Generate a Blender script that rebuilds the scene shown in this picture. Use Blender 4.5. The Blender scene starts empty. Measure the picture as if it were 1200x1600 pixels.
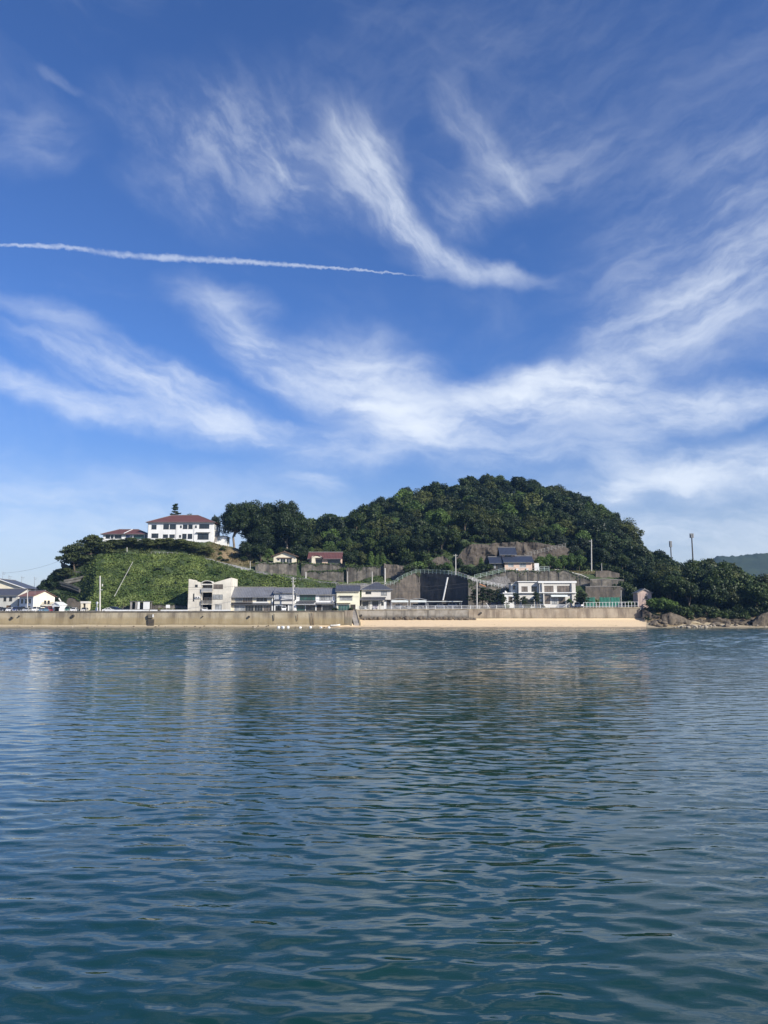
import bpy, math, random
import numpy as np
from mathutils import Vector, Matrix, noise as mnoise

R = math.radians
random.seed(7)
rng = np.random.default_rng(11)
sc = bpy.context.scene
col = sc.collection

# ------------------------------------------------------------------ camera
CAM_H, F_PX, HORIZON = 3.0, 1200.0, 966.0
PITCH = math.atan((HORIZON - 800.0) / F_PX)
CP, SP = math.cos(PITCH), math.sin(PITCH)
cd = bpy.data.cameras.new('camera')
cam = bpy.data.objects.new('camera', cd)
col.objects.link(cam)
cam.location = (0, 0, CAM_H)
cam.rotation_euler = (math.pi / 2 + PITCH, 0, 0)
cd.sensor_fit = 'VERTICAL'
cd.sensor_height = 32.0
cd.lens = 24.0
cd.clip_start = 0.1
cd.clip_end = 12000
sc.camera = cam

# ------------------------------------------------------------------ light
SUN_EL, SUN_AZ = R(31.0), R(128.0)          # azimuth clockwise from +Y (the view direction)
S = Vector((math.sin(SUN_AZ) * math.cos(SUN_EL), math.cos(SUN_AZ) * math.cos(SUN_EL), math.sin(SUN_EL)))
sd = bpy.data.lights.new('sun', 'SUN')
sd.energy = 5.0
sd.angle = R(0.53)
sd.color = (1.0, 0.93, 0.82)
sun = bpy.data.objects.new('sun', sd)
col.objects.link(sun)
sun.rotation_euler = S.to_track_quat('Z', 'Y').to_euler()
sc.view_settings.view_transform = 'Standard'
sc.view_settings.look = 'None'
sc.view_settings.exposure = 0.50
sc.view_settings.gamma = 1.0
sc.view_settings.use_curve_mapping = False
sc.cycles.max_bounces = 6
sc.cycles.diffuse_bounces = 2
sc.cycles.glossy_bounces = 3
sc.cycles.transparent_max_bounces = 6
sc.cycles.volume_bounces = 0


def W(px, py, Y):
    """the point at distance Y that the photograph's pixel looks towards"""
    v = -(py - 800.0) / F_PX
    u = (px - 600.0) / F_PX
    dy = CP - SP * v
    dz = SP + CP * v
    return Vector((u * Y / dy, Y, CAM_H + Y * dz / dy))


def Zof(py, Y):
    return W(600, py, Y).z


# ------------------------------------------------------------------ world
world = bpy.data.worlds.new('World')
sc.world = world
world.use_nodes = True
wn, wl = world.node_tree.nodes, world.node_tree.links
wn.clear()


def wnode(t, **kw):
    n = wn.new(t)
    for k, v in kw.items():
        setattr(n, k, v)
    return n


def wmath(op, a, b=None, c=None, clamp=False):
    n = wn.new('ShaderNodeMath')
    n.operation = op
    n.use_clamp = clamp
    for i, x in enumerate((a, b, c)):
        if x is None:
            continue
        if isinstance(x, (int, float)):
            n.inputs[i].default_value = x
        else:
            wl.new(x, n.inputs[i])
    return n.outputs[0]


def wvmath(op, a, b=None, scale=None):
    n = wn.new('ShaderNodeVectorMath')
    n.operation = op
    for i, x in enumerate((a, b)):
        if x is None:
            continue
        if isinstance(x, (tuple, list)):
            n.inputs[i].default_value = x
        else:
            wl.new(x, n.inputs[i])
    if scale is not None:
        n.inputs[3].default_value = scale
    return n


out = wnode('ShaderNodeOutputWorld')
bg = wnode('ShaderNodeBackground')
SKY_STRENGTH = 0.082
bg.inputs[1].default_value = SKY_STRENGTH
wl.new(bg.outputs[0], out.inputs[0])
sky = wnode('ShaderNodeTexSky', sky_type='NISHITA')
sky.sun_disc = False
sky.sun_elevation = SUN_EL
sky.sun_rotation = SUN_AZ
sky.altitude = 0
sky.air_density = 1.0
sky.dust_density = 0.6
sky.ozone_density = 3.0
# the phone's deeper, more saturated blue

tc = wnode('ShaderNodeTexCoord')
sep = wnode('ShaderNodeSeparateXYZ')
wl.new(tc.outputs['Generated'], sep.inputs[0])
az = wmath('ARCTAN2', sep.outputs[0], sep.outputs[1])
el = wmath('ARCSINE', wmath('MINIMUM', wmath('MAXIMUM', sep.outputs[2], -0.999), 0.999))
tint = wnode('ShaderNodeMix', data_type='RGBA')
tint.inputs[6].default_value = (0.86, 0.84, 0.98, 1)
tint.inputs[7].default_value = (0.57, 0.83, 1.30, 1)
tr_ = wnode('ShaderNodeMapRange')
tr_.interpolation_type = 'SMOOTHSTEP'
tr_.inputs[1].default_value, tr_.inputs[2].default_value = 0.0, 0.34
wl.new(el, tr_.inputs[0])
wl.new(tr_.outputs[0], tint.inputs[0])
skyc = wnode('ShaderNodeMix', data_type='RGBA')
skyc.blend_type = 'MULTIPLY'
skyc.inputs[0].default_value = 1.0
wl.new(sky.outputs[0], skyc.inputs[6])
wl.new(tint.outputs[2], skyc.inputs[7])
cmb = wnode('ShaderNodeCombineXYZ')
wl.new(az, cmb.inputs[0])
wl.new(el, cmb.inputs[1])
AE = cmb.outputs[0]


def wnoise(vec, scale, detail=5.0, rough=0.55, dist=0.0, loc=(0, 0, 0), rot=0.0, stretch=(1, 1, 1), colour=False):
    m = wnode('ShaderNodeMapping')
    if rot:
        r0 = wnode('ShaderNodeMapping')
        r0.inputs['Rotation'].default_value = (0, 0, rot)
        wl.new(vec, r0.inputs[0])
        vec = r0.outputs[0]
    m.inputs['Location'].default_value = loc
    m.inputs['Scale'].default_value = stretch
    m.vector_type = 'POINT'
    wl.new(vec, m.inputs[0])
    n = wnode('ShaderNodeTexNoise')
    n.inputs['Scale'].default_value = scale
    n.inputs['Detail'].default_value = detail
    n.inputs['Roughness'].default_value = rough
    n.inputs['Distortion'].default_value = dist
    wl.new(m.outputs[0], n.inputs[0])
    return n.outputs['Color'] if colour else n.outputs[0]


def wrange(x, a, b, c=0.0, d=1.0):
    n = wnode('ShaderNodeMapRange')
    n.interpolation_type = 'SMOOTHSTEP'
    for i, v in enumerate((a, b, c, d)):
        n.inputs[i + 1].default_value = v
    wl.new(x, n.inputs[0])
    return n.outputs[0]


# domain warp, so that every edge is torn
w1 = wvmath('SUBTRACT', wnoise(AE, 5.0, 3.0, colour=True), (0.5, 0.5, 0.5)).outputs[0]
w2 = wvmath('SUBTRACT', wnoise(AE, 22.0, 5.0, colour=True, loc=(3, 1, 0)), (0.5, 0.5, 0.5)).outputs[0]
AEW = wvmath('ADD', wvmath('ADD', AE, wvmath('SCALE', w1, scale=0.055).outputs[0]).outputs[0],
             wvmath('SCALE', w2, scale=0.028).outputs[0]).outputs[0]


def ael(px, py):
    d = W(px, py, 1.0) - Vector((0, 0, CAM_H))
    d.normalize()
    return math.atan2(d.x, d.y), math.asin(d.z)


def streak(rot_deg, scale, lo, hi, loc, k=4.0, warp=AEW, rough=0.60):
    n = wnoise(warp, scale, 10.0, rough, 0.12, loc=loc, rot=R(rot_deg), stretch=(1.0, k, 1.0))
    return wrange(n, lo, hi)


NS = {
    'flat': streak(4, 7.5, 0.32, 0.79, (1, 2, 0), 3.0),
    'down': streak(24, 9.0, 0.33, 0.80, (5, 3, 0), 3.4),
    'steep': streak(48, 10.0, 0.32, 0.84, (2, 7, 0), 3.4),
    'up': streak(-15, 9.0, 0.33, 0.80, (8, 4, 0), 3.2),
    'mottle': streak(32, 15.0, 0.36, 0.84, (4, 9, 0), 2.0),
}
# cirrus patches: pixel centre, half length, half width, tilt (clockwise), strength, texture
PATCH = [
    (470, 235, 130, 70, 30, 0.34, 'mottle'), (560, 250, 70, 60, 50, 0.30, 'steep'), (760, 428, 110, 14, 8, 0.6, 'flat'), (410, 240, 140, 48, 24, 0.50, 'mottle'), (270, 205, 110, 36, 18, 0.26, 'mottle'),
    (330, 310, 120, 40, 10, 0.24, 'mottle'), (735, 310, 80, 44, -20, 0.40, 'mottle'),
    (870, 258, 110, 48, -5, 0.30, 'up'), (45, 212, 75, 34, -16, 0.32, 'up'), (345, 470, 75, 30, 12, 0.6, 'flat'),
    (425, 572, 105, 34, 30, 0.8, 'down'), (590, 612, 120, 62, 18, 2.0, 'flat'), (650, 660, 90, 30, 12, 1.2, 'flat'), (842, 614, 125, 34, -4, 2.8, 'flat'), (780, 650, 150, 26, -6, 0.5, 'flat'),
    (240, 608, 150, 36, 18, 1.3, 'down'), (70, 622, 150, 20, 11, 1.1, 'flat'), (380, 684, 170, 24, 7, 1.3, 'flat'),
    (1085, 480, 190, 56, -18, 0.72, 'up'), (1060, 452, 60, 14, -5, 0.7, 'flat'), (1050, 560, 170, 44, -8, 0.6, 'flat'), (1085, 636, 160, 26, 1, 1.5, 'flat'),
    (1100, 738, 180, 32, -4, 2.1, 'flat'), (720, 690, 240, 30, -8, 0.75, 'flat'), (900, 706, 170, 26, -6, 0.9, 'flat'),
    (1130, 370, 200, 130, -30, 0.45, 'up'), (150, 800, 420, 62, 0, 0.62, 'flat'), (1100, 830, 300, 44, 0, 1.0, 'flat'),
    (495, 760, 40, 11, 5, 1.0, 'flat'), (962, 782, 30, 22, 0, 2.0, 'flat'), (90, 108, 30, 7, 8, 0.35, 'flat'),
    (820, 90, 330, 120, 0, 0.10, 'up'), (100, 495, 60, 18, 12, 0.45, 'flat'), (10, 465, 30, 12, 20, 0.6, 'down'),
]
# the long curved plumes, traced along their length: px, py, half width, strength
for plume, ns in (([(500, 172, 34, 0.5), (535, 196, 42, 0.7), (563, 226, 44, 0.8), (583, 262, 40, 0.95), (594, 302, 34, 1.15), (612, 340, 28, 1.2), (642, 372, 22, 1.2), (688, 398, 18, 1.1), (742, 417, 14, 0.9), (800, 430, 11, 0.5)], 'steep'),
                  ([(690, 140, 22, 0.25), (722, 178, 20, 0.5), (752, 214, 19, 0.75), (785, 252, 16, 0.75), (815, 285, 13, 0.55), (850, 303, 10, 0.35)], 'steep'),
                  ([(300, 452, 20, 0.4), (345, 480, 20, 0.45), (385, 540, 24, 0.5), (430, 585, 24, 0.8), (470, 610, 20, 0.5)], 'down')):
    for k in range(len(plume) - 1):
        (xa, ya, wa, sa), (xb, yb, wb, sb) = plume[k], plume[k + 1]
        ln_ = math.hypot(xb - xa, yb - ya)
        PATCH.append(((xa + xb) / 2, (ya + yb) / 2, ln_ * 0.78, (wa + wb) / 2 * 1.15, math.degrees(math.atan2(yb - ya, xb - xa)), (sa + sb) / 2 * 0.8, ns))
dens = None
by = {}
for (cx, cy, sl, sw, ang, st, ns) in PATCH:
    a0, e0 = ael(cx, cy)
    m = wnode('ShaderNodeMapping')
    m.vector_type = 'TEXTURE'
    m.inputs['Location'].default_value = (a0, e0, 0)
    m.inputs['Rotation'].default_value = (0, 0, -R(ang))
    m.inputs['Scale'].default_value = (sl / F_PX, sw / F_PX, 1)
    wl.new(AEW, m.inputs[0])
    ln = wvmath('LENGTH', m.outputs[0]).outputs['Value']
    g = wrange(ln, 1.7, 0.0, 0.0, st)
    by[ns] = g if ns not in by else wmath('ADD', by[ns], g)
for ns, g in by.items():
    t = wmath('MULTIPLY', g, wmath('MULTIPLY_ADD', NS[ns], 1.10, 0.20))
    dens = t if dens is None else wmath('ADD', dens, t)
# thin veil over the whole sky
veil = wrange(wnoise(AEW, 2.6, 6.0, 0.6, 0.5, loc=(11, 5, 0), rot=R(12), stretch=(1, 2.6, 1)), 0.48, 0.82, 0.0, 0.20)
dens = wmath('ADD', dens, veil)
dens = wmath('ADD', dens, wrange(el, 0.19, 0.01, 0.0, 0.42))      # the pale layer low over the land, all round
# contrail: a thin torn line on a great arc
cpts = [(-400, 372), (0, 383), (95, 386), (200, 399), (330, 406), (450, 414), (560, 422), (672, 433)]
trail = None
puff = wnoise(AE, 75.0, 4.0, 0.6, loc=(2, 2, 0))
puff2 = wnoise(AE, 190.0, 3.0, 0.6, loc=(6, 2, 0))
wob = wmath('ADD', wmath('MULTIPLY', wmath('SUBTRACT', puff, 0.5), 0.0070), wmath('MULTIPLY', wmath('SUBTRACT', puff2, 0.5), 0.0040))
fc = wnode('ShaderNodeFloatCurve')
A0, A1 = ael(*cpts[0]), ael(*cpts[-1])
cv = fc.mapping.curves[0]
pts = []
for p in cpts:
    a, e = ael(*p)
    pts.append(((a - A0[0]) / (A1[0] - A0[0]), (e - 0.3) / 0.4))
cv.points[0].location, cv.points[1].location = pts[0], pts[-1]
for p in pts[1:-1]:
    cv.points.new(*p)
fc.mapping.update()
ta = wmath('DIVIDE', wmath('SUBTRACT', az, A0[0]), A1[0] - A0[0])
wl.new(ta, fc.inputs[1])
line_el = wmath('MULTIPLY_ADD', fc.outputs[0], 0.4, 0.3)
off = wmath('ABSOLUTE', wmath('ADD', wmath('SUBTRACT', el, line_el), wob))
# widest where it has had time to spread
wid = wmath('ADD', wmath('MULTIPLY', wrange(wmath('ABSOLUTE', wmath('SUBTRACT', ta, 0.56)), 0.40, 0.0), 0.0024), 0.0008)
trail = wmath('MULTIPLY', wrange(wmath('DIVIDE', off, wid), 1.7, 0.0), wmath('MULTIPLY', wrange(ta, 1.01, 0.90, 0.0, 1.0), wrange(ta, -0.02, 0.02)))
trail = wmath('MULTIPLY', trail, wrange(wnoise(AE, 42.0, 3.0, 0.6, loc=(9, 1, 0)), 0.30, 0.62, 0.35, 1.0))
dens = wmath('ADD', dens, wmath('MULTIPLY', trail, 0.80))
up_mask = wrange(el, -0.02, 0.02)
alpha = wmath('MULTIPLY', wmath('SUBTRACT', 1.0, wmath('EXPONENT', wmath('MULTIPLY', dens, -0.74))), up_mask, clamp=True)
mixc = wnode('ShaderNodeMix', data_type='RGBA')
wl.new(alpha, mixc.inputs[0])
wl.new(skyc.outputs[2], mixc.inputs[6])
mixc.inputs[7].default_value = (8.0, 8.6, 9.4, 1)
wl.new(mixc.outputs[2], bg.inputs[0])
world.cycles.sampling_method = 'MANUAL'
world.cycles.sample_map_resolution = 512

# ------------------------------------------------------------------ materials
MATS = {}


def new_mat(name):
    m = bpy.data.materials.new(name)
    m.use_nodes = True
    nt = m.node_tree
    b = nt.nodes['Principled BSDF']
    MATS[name] = m
    return m, nt.nodes, nt.links, b


def nnoise(n, l, vec, scale, detail=4.0, rough=0.55, stretch=None):
    if stretch:
        mp = n.new('ShaderNodeMapping')
        mp.inputs['Scale'].default_value = stretch
        l.new(vec, mp.inputs[0])
        vec = mp.outputs[0]
    t = n.new('ShaderNodeTexNoise')
    t.inputs['Scale'].default_value = scale
    t.inputs['Detail'].default_value = detail
    t.inputs['Roughness'].default_value = rough
    l.new(vec, t.inputs[0])
    return t.outputs[0]


def nrange(n, l, x, a, b, c=0.0, d=1.0):
    t = n.new('ShaderNodeMapRange')
    for i, v in enumerate((a, b, c, d)):
        t.inputs[i + 1].default_value = v
    l.new(x, t.inputs[0])
    return t.outputs[0]


def nmix(n, l, fac, a, b, mode='MIX'):
    t = n.new('ShaderNodeMix')
    t.data_type = 'RGBA'
    t.blend_type = mode
    for i, x in ((0, fac), (6, a), (7, b)):
        if isinstance(x, (int, float)):
            t.inputs[i].default_value = x
        elif isinstance(x, (tuple, list)):
            t.inputs[i].default_value = (*x[:3], 1)
        else:
            l.new(x, t.inputs[i])
    return t.outputs[2]


def surf(name, c, rough=0.8, var=0.18, scale=0.5, fine=5.0, streak=0.0, streak_col=(0.05, 0.045, 0.04), streak_scale=0.6,
         blotch=0.0, blotch_col=(0.06, 0.06, 0.05), bump=0.0, bump_scale=3.0, spec=0.4, metal=0.0, tiles=0.0, tile_dir='x', tide=None):
    """a plain weathered surface: tone variation, rain streaks, blotches and fine relief"""
    m, n, l, b = new_mat(name)
    g = n.new('ShaderNodeNewGeometry')
    pos = g.outputs['Position']
    dark = tuple(x * (1 - var) for x in c)
    lite = tuple(min(1, x * (1 + var)) for x in c)
    f = nnoise(n, l, pos, scale, 5.0)
    cc = nmix(n, l, nrange(n, l, f, 0.3, 0.7), dark, lite)
    f2 = nnoise(n, l, pos, fine, 3.0)
    cc = nmix(n, l, nrange(n, l, f2, 0.35, 0.75, 0.0, var * 1.2), cc, dark)
    if blotch:
        f3 = nnoise(n, l, pos, 0.35, 6.0, 0.65)
        cc = nmix(n, l, nrange(n, l, f3, 0.47, 0.62, 0.0, blotch), cc, blotch_col)
    if streak:
        f4 = nnoise(n, l, pos, streak_scale, 5.0, 0.6, stretch=(1.0, 1.0, 0.13))
        cc = nmix(n, l, nrange(n, l, f4, 0.46, 0.64, 0.0, streak), cc, streak_col)
    if tide:
        sz3 = n.new('ShaderNodeSeparateXYZ')
        l.new(pos, sz3.inputs[0])
        wob = n.new('ShaderNodeMath')
        wob.operation = 'MULTIPLY_ADD'
        wob.inputs[1].default_value = 1.1
        l.new(nnoise(n, l, pos, 0.45, 5.0, 0.65), wob.inputs[0])
        l.new(sz3.outputs[2], wob.inputs[2])
        for (za, zb2, amt, tcol) in tide:
            cc = nmix(n, l, nrange(n, l, wob.outputs[0], zb2 + 0.55, za + 0.55, 0.0, amt), cc, tcol)
    hgt = None
    if tiles:
        t = n.new('ShaderNodeTexCoord')
        wv = n.new('ShaderNodeTexWave')
        wv.bands_direction = 'X' if tile_dir == 'x' else 'Y'
        wv.inputs['Scale'].default_value = 0.314 / tiles
        wv.inputs['Distortion'].default_value = 0.15
        l.new(t.outputs['Object'], wv.inputs[0])
        hgt = wv.outputs['Fac']
        cc = nmix(n, l, nrange(n, l, hgt, 0.0, 0.45, 0.45, 0.0), cc, tuple(x * 0.45 for x in c))
    oi = n.new('ShaderNodeObjectInfo')
    gr_ = n.new('ShaderNodeCombineColor')
    v_ = nrange(n, l, oi.outputs['Random'], 0.0, 1.0, 1 - 0.6 * var, 1.0)
    for q_ in range(3):
        l.new(v_, gr_.inputs[q_])
    cc = nmix(n, l, 1.0, cc, gr_.outputs[0], 'MULTIPLY')
    l.new(cc, b.inputs['Base Color'])
    b.inputs['Roughness'].default_value = rough
    b.inputs['Specular IOR Level'].default_value = spec
    b.inputs['Metallic'].default_value = metal
    if bump or tiles:
        bp = n.new('ShaderNodeBump')
        bp.inputs['Strength'].default_value = 0.7
        bp.inputs['Distance'].default_value = bump if bump else 0.06
        if tiles:
            l.new(hgt, bp.inputs['Height'])
        else:
            l.new(nnoise(n, l, pos, bump_scale, 6.0, 0.6), bp.inputs['Height'])
        l.new(bp.outputs[0], b.inputs['Normal'])
    return m


surf('white_plaster', (0.74, 0.74, 0.72), 0.75, 0.07, streak=0.22, streak_col=(0.42, 0.41, 0.38), bump=0.01)
surf('white_render', (0.60, 0.575, 0.52), 0.7, 0.06, streak=0.16, streak_col=(0.45, 0.44, 0.41), bump=0.01)
surf('cream_plaster', (0.68, 0.62, 0.48), 0.75, 0.08, streak=0.22, streak_col=(0.46, 0.41, 0.30), bump=0.01)
surf('pale_yellow_plaster', (0.70, 0.68, 0.53), 0.75, 0.07, streak=0.2, streak_col=(0.46, 0.43, 0.30), bump=0.01)
surf('pink_plaster', (0.62, 0.46, 0.37), 0.75, 0.08, streak=0.15, streak_col=(0.38, 0.30, 0.25), bump=0.01)
surf('grey_siding', (0.56, 0.55, 0.49), 0.75, 0.08, streak=0.2, streak_col=(0.33, 0.32, 0.28), bump=0.01)
surf('pink_boards', (0.50, 0.38, 0.33), 0.8, 0.14, streak=0.35, streak_col=(0.27, 0.20, 0.18), bump=0.01)
surf('building_concrete', (0.66, 0.62, 0.53), 0.8, 0.10, streak=0.35, streak_col=(0.30, 0.27, 0.22), blotch=0.25, blotch_col=(0.36, 0.33, 0.27), bump=0.015)
surf('seawall_concrete', (0.36, 0.31, 0.22), 0.9, 0.20, 0.25, 3.0, streak=0.80, streak_col=(0.13, 0.105, 0.075), streak_scale=0.40, blotch=0.45, blotch_col=(0.27, 0.22, 0.14), bump=0.05, tide=[(2.6, 3.5, 0.62, (0.27, 0.205, 0.10)), (0.9, 1.7, 0.6, (0.16, 0.13, 0.075))])
surf('seawall_concrete_dark', (0.15, 0.13, 0.10), 0.9, 0.3, 0.6, 3.0, streak=0.6, streak_col=(0.05, 0.045, 0.035), blotch=0.5, bump=0.04)
surf('seawall_grey', (0.29, 0.265, 0.225), 0.9, 0.18, 0.3, 3.0, streak=0.85, streak_col=(0.09, 0.08, 0.065), streak_scale=0.5, blotch=0.6, blotch_col=(0.15, 0.12, 0.085), bump=0.05, tide=[(3.3, 4.1, 0.75, (0.085, 0.075, 0.06))])
surf('seawall_tan', (0.34, 0.285, 0.215), 0.9, 0.18, 0.3, 3.0, streak=0.75, streak_col=(0.13, 0.10, 0.075), streak_scale=0.5, blotch=0.5, blotch_col=(0.22, 0.165, 0.11), bump=0.05, tide=[(2.9, 3.6, 0.5, (0.13, 0.12, 0.07))])
surf('wet_stain', (0.085, 0.07, 0.05), 0.6, 0.35, 0.9, 4.0, blotch=0.4, bump=0.03)
surf('wall_stone', (0.19, 0.17, 0.14), 0.9, 0.35, 0.9, 4.0, streak=0.9, streak_col=(0.045, 0.04, 0.035), streak_scale=0.35, blotch=0.8, blotch_col=(0.06, 0.056, 0.045), bump=0.12, bump_scale=1.6)
surf('shotcrete', (0.155, 0.13, 0.105), 0.9, 0.28, 0.3, 2.5, streak=0.7, streak_col=(0.05, 0.045, 0.04), blotch=0.6, blotch_col=(0.07, 0.065, 0.055), bump=0.15, bump_scale=1.0)
surf('shotcrete_black', (0.058, 0.055, 0.053), 0.85, 0.35, 0.3, 2.5, streak=0.4, streak_col=(0.012, 0.013, 0.016), bump=0.08, bump_scale=1.0)
surf('rock', (0.115, 0.095, 0.075), 0.9, 0.35, 0.35, 2.0, streak=0.6, streak_col=(0.055, 0.045, 0.04), blotch=0.5, blotch_col=(0.07, 0.06, 0.045), bump=0.35, bump_scale=0.8)
surf('shore_rock', (0.14, 0.112, 0.08), 0.85, 0.35, 0.7, 3.0, blotch=0.6, blotch_col=(0.07, 0.06, 0.045), bump=0.2, bump_scale=1.3)
surf('pale_rock', (0.42, 0.37, 0.29), 0.85, 0.3, 1.1, 4.0, blotch=0.4, blotch_col=(0.17, 0.14, 0.10), bump=0.1, bump_scale=2.0)
surf('brown_soil', (0.27, 0.19, 0.10), 0.95, 0.3, 0.5, 2.5, blotch=0.4, blotch_col=(0.15, 0.12, 0.055), bump=0.3, bump_scale=1.2)
surf('path_concrete', (0.30, 0.28, 0.26), 0.9, 0.15, 0.8, 4.0, blotch=0.3, bump=0.02)
surf('shade_and_rib_concrete', (0.12, 0.115, 0.105), 0.9, 0.25, 0.8, 4.0, blotch=0.6, blotch_col=(0.05, 0.052, 0.04), bump=0.03)  # zigzag path: hillside shade put into a darker colour; joint ribs are simply dark
surf('asphalt', (0.055, 0.055, 0.056), 0.9, 0.2, 0.3, 6.0, blotch=0.3, blotch_col=(0.09, 0.088, 0.083), bump=0.01)
surf('roof_grey_tile', (0.17, 0.175, 0.19), 0.45, 0.15, 0.6, 3.0, tiles=0.55, blotch=0.25, blotch_col=(0.10, 0.10, 0.10), spec=0.5)
surf('roof_dark_tile', (0.075, 0.078, 0.09), 0.45, 0.15, 0.6, 3.0, tiles=0.5, spec=0.5)
surf('roof_blue_tile', (0.034, 0.042, 0.065), 0.4, 0.15, 0.6, 3.0, tiles=0.5, spec=0.6)
surf('roof_red_tile', (0.125, 0.052, 0.046), 0.6, 0.16, 0.6, 3.0, tiles=0.6, blotch=0.25, blotch_col=(0.11, 0.05, 0.04))
surf('roof_rust', (0.23, 0.115, 0.085), 0.7, 0.2, 0.5, 3.0, tiles=0.5, blotch=0.4, blotch_col=(0.11, 0.07, 0.06))
surf('roof_trim', (0.20, 0.19, 0.18), 0.6, 0.1)
surf('dark_wood', (0.05, 0.042, 0.035), 0.7, 0.25, 1.0, 5.0, streak=0.3, bump=0.01)
surf('brown_wood', (0.17, 0.10, 0.06), 0.7, 0.25, 1.0, 5.0, streak=0.3)
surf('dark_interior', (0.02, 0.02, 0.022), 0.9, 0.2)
surf('white_paint', (0.70, 0.70, 0.68), 0.45, 0.05, streak=0.12, streak_col=(0.45, 0.42, 0.38))
surf('frame_white', (0.70, 0.71, 0.71), 0.4, 0.05)
surf('frame_dark', (0.06, 0.058, 0.055), 0.4, 0.1)
surf('frame_alu', (0.42, 0.42, 0.41), 0.35, 0.06, metal=0.4)
surf('rail_white', (0.72, 0.73, 0.72), 0.4, 0.08, 1.0, streak=0.15, streak_col=(0.35, 0.27, 0.20))
surf('rail_green', (0.50, 0.60, 0.55), 0.4, 0.08, 1.0, streak=0.15, streak_col=(0.30, 0.30, 0.24))
surf('rail_grey', (0.40, 0.39, 0.36), 0.5, 0.12, 1.0)
surf('pole_concrete', (0.50, 0.48, 0.44), 0.85, 0.08, 1.0)
surf('pole_dark', (0.07, 0.065, 0.06), 0.6, 0.15, 1.0)
surf('antenna_grey', (0.22, 0.225, 0.23), 0.5, 0.1)
surf('wire_black', (0.03, 0.03, 0.032), 0.7, 0.1)
surf('green_net', (0.025, 0.15, 0.105), 0.8, 0.2, 1.0, streak=0.3, streak_col=(0.02, 0.10, 0.07))
surf('grey_tarp', (0.42, 0.43, 0.44), 0.6, 0.15, 0.8, streak=0.4, streak_col=(0.25, 0.25, 0.25))
surf('poly_white', (0.66, 0.70, 0.68), 0.35, 0.06, 0.8, streak=0.2, streak_col=(0.45, 0.47, 0.44))
surf('foam_white', (0.78, 0.78, 0.76), 0.6, 0.1, 2.0, blotch=0.3, blotch_col=(0.5, 0.48, 0.42))
surf('rust', (0.10, 0.05, 0.03), 0.9, 0.4, 1.5, 5.0, bump=0.03)
surf('tyre', (0.02, 0.02, 0.02), 0.85, 0.1)
surf('rim', (0.45, 0.45, 0.46), 0.35, 0.05, metal=0.7)
surf('plastic_black', (0.03, 0.03, 0.03), 0.5, 0.1)
surf('lamp_clear', (0.75, 0.76, 0.78), 0.15, 0.03)
surf('lamp_red', (0.35, 0.02, 0.02), 0.2, 0.05)
surf('bark', (0.11, 0.085, 0.06), 0.9, 0.3, 1.5, 5.0, streak=0.4, bump=0.03)
surf('bark_pale', (0.26, 0.215, 0.165), 0.9, 0.25, 1.5, 5.0, streak=0.4, bump=0.03)
surf('blue_sheet', (0.06, 0.09, 0.30), 0.6, 0.1)
surf('orange_pipe', (0.50, 0.22, 0.10), 0.6, 0.1)


def glass(name, c, rough=0.06, spec=0.6):
    m, n, l, b = new_mat(name)
    g = n.new('ShaderNodeNewGeometry')
    f = nnoise(n, l, g.outputs['Position'], 0.55, 3.0)
    cc = nmix(n, l, nrange(n, l, f, 0.35, 0.65), tuple(x * 0.65 for x in c), tuple(min(1, x * 1.35) for x in c))
    l.new(cc, b.inputs['Base Color'])
    b.inputs['Roughness'].default_value = rough
    b.inputs['Specular IOR Level'].default_value = spec
    return m


glass('glass_dark', (0.022, 0.027, 0.032))
glass('glass_green', (0.03, 0.085, 0.075))
glass('glass_curtain', (0.30, 0.31, 0.31), 0.15)
glass('glass_brown', (0.14, 0.115, 0.095), 0.15)
glass('glass_blue', (0.06, 0.08, 0.20))
glass('glass_car', (0.02, 0.024, 0.028), 0.04)


def carpaint(name, c):
    m, n, l, b = new_mat(name)
    g = n.new('ShaderNodeNewGeometry')
    f = nnoise(n, l, g.outputs['Position'], 3.0, 4.0)
    l.new(nmix(n, l, nrange(n, l, f, 0.3, 0.7), tuple(x * 0.93 for x in c), c), b.inputs['Base Color'])
    b.inputs['Roughness'].default_value = 0.32
    b.inputs['Coat Weight'].default_value = 0.6
    b.inputs['Coat Roughness'].default_value = 0.06


for nm, c in dict(white=(0.74, 0.74, 0.73), silver=(0.42, 0.43, 0.44), black=(0.02, 0.02, 0.022), navy=(0.03, 0.045, 0.12), blue=(0.10, 0.19, 0.28),
                  green=(0.05, 0.13, 0.09), beige=(0.52, 0.49, 0.42), purple=(0.11, 0.07, 0.13), grey=(0.20, 0.21, 0.22), red=(0.22, 0.04, 0.06)).items():
    carpaint('paint_' + nm, c)


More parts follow.
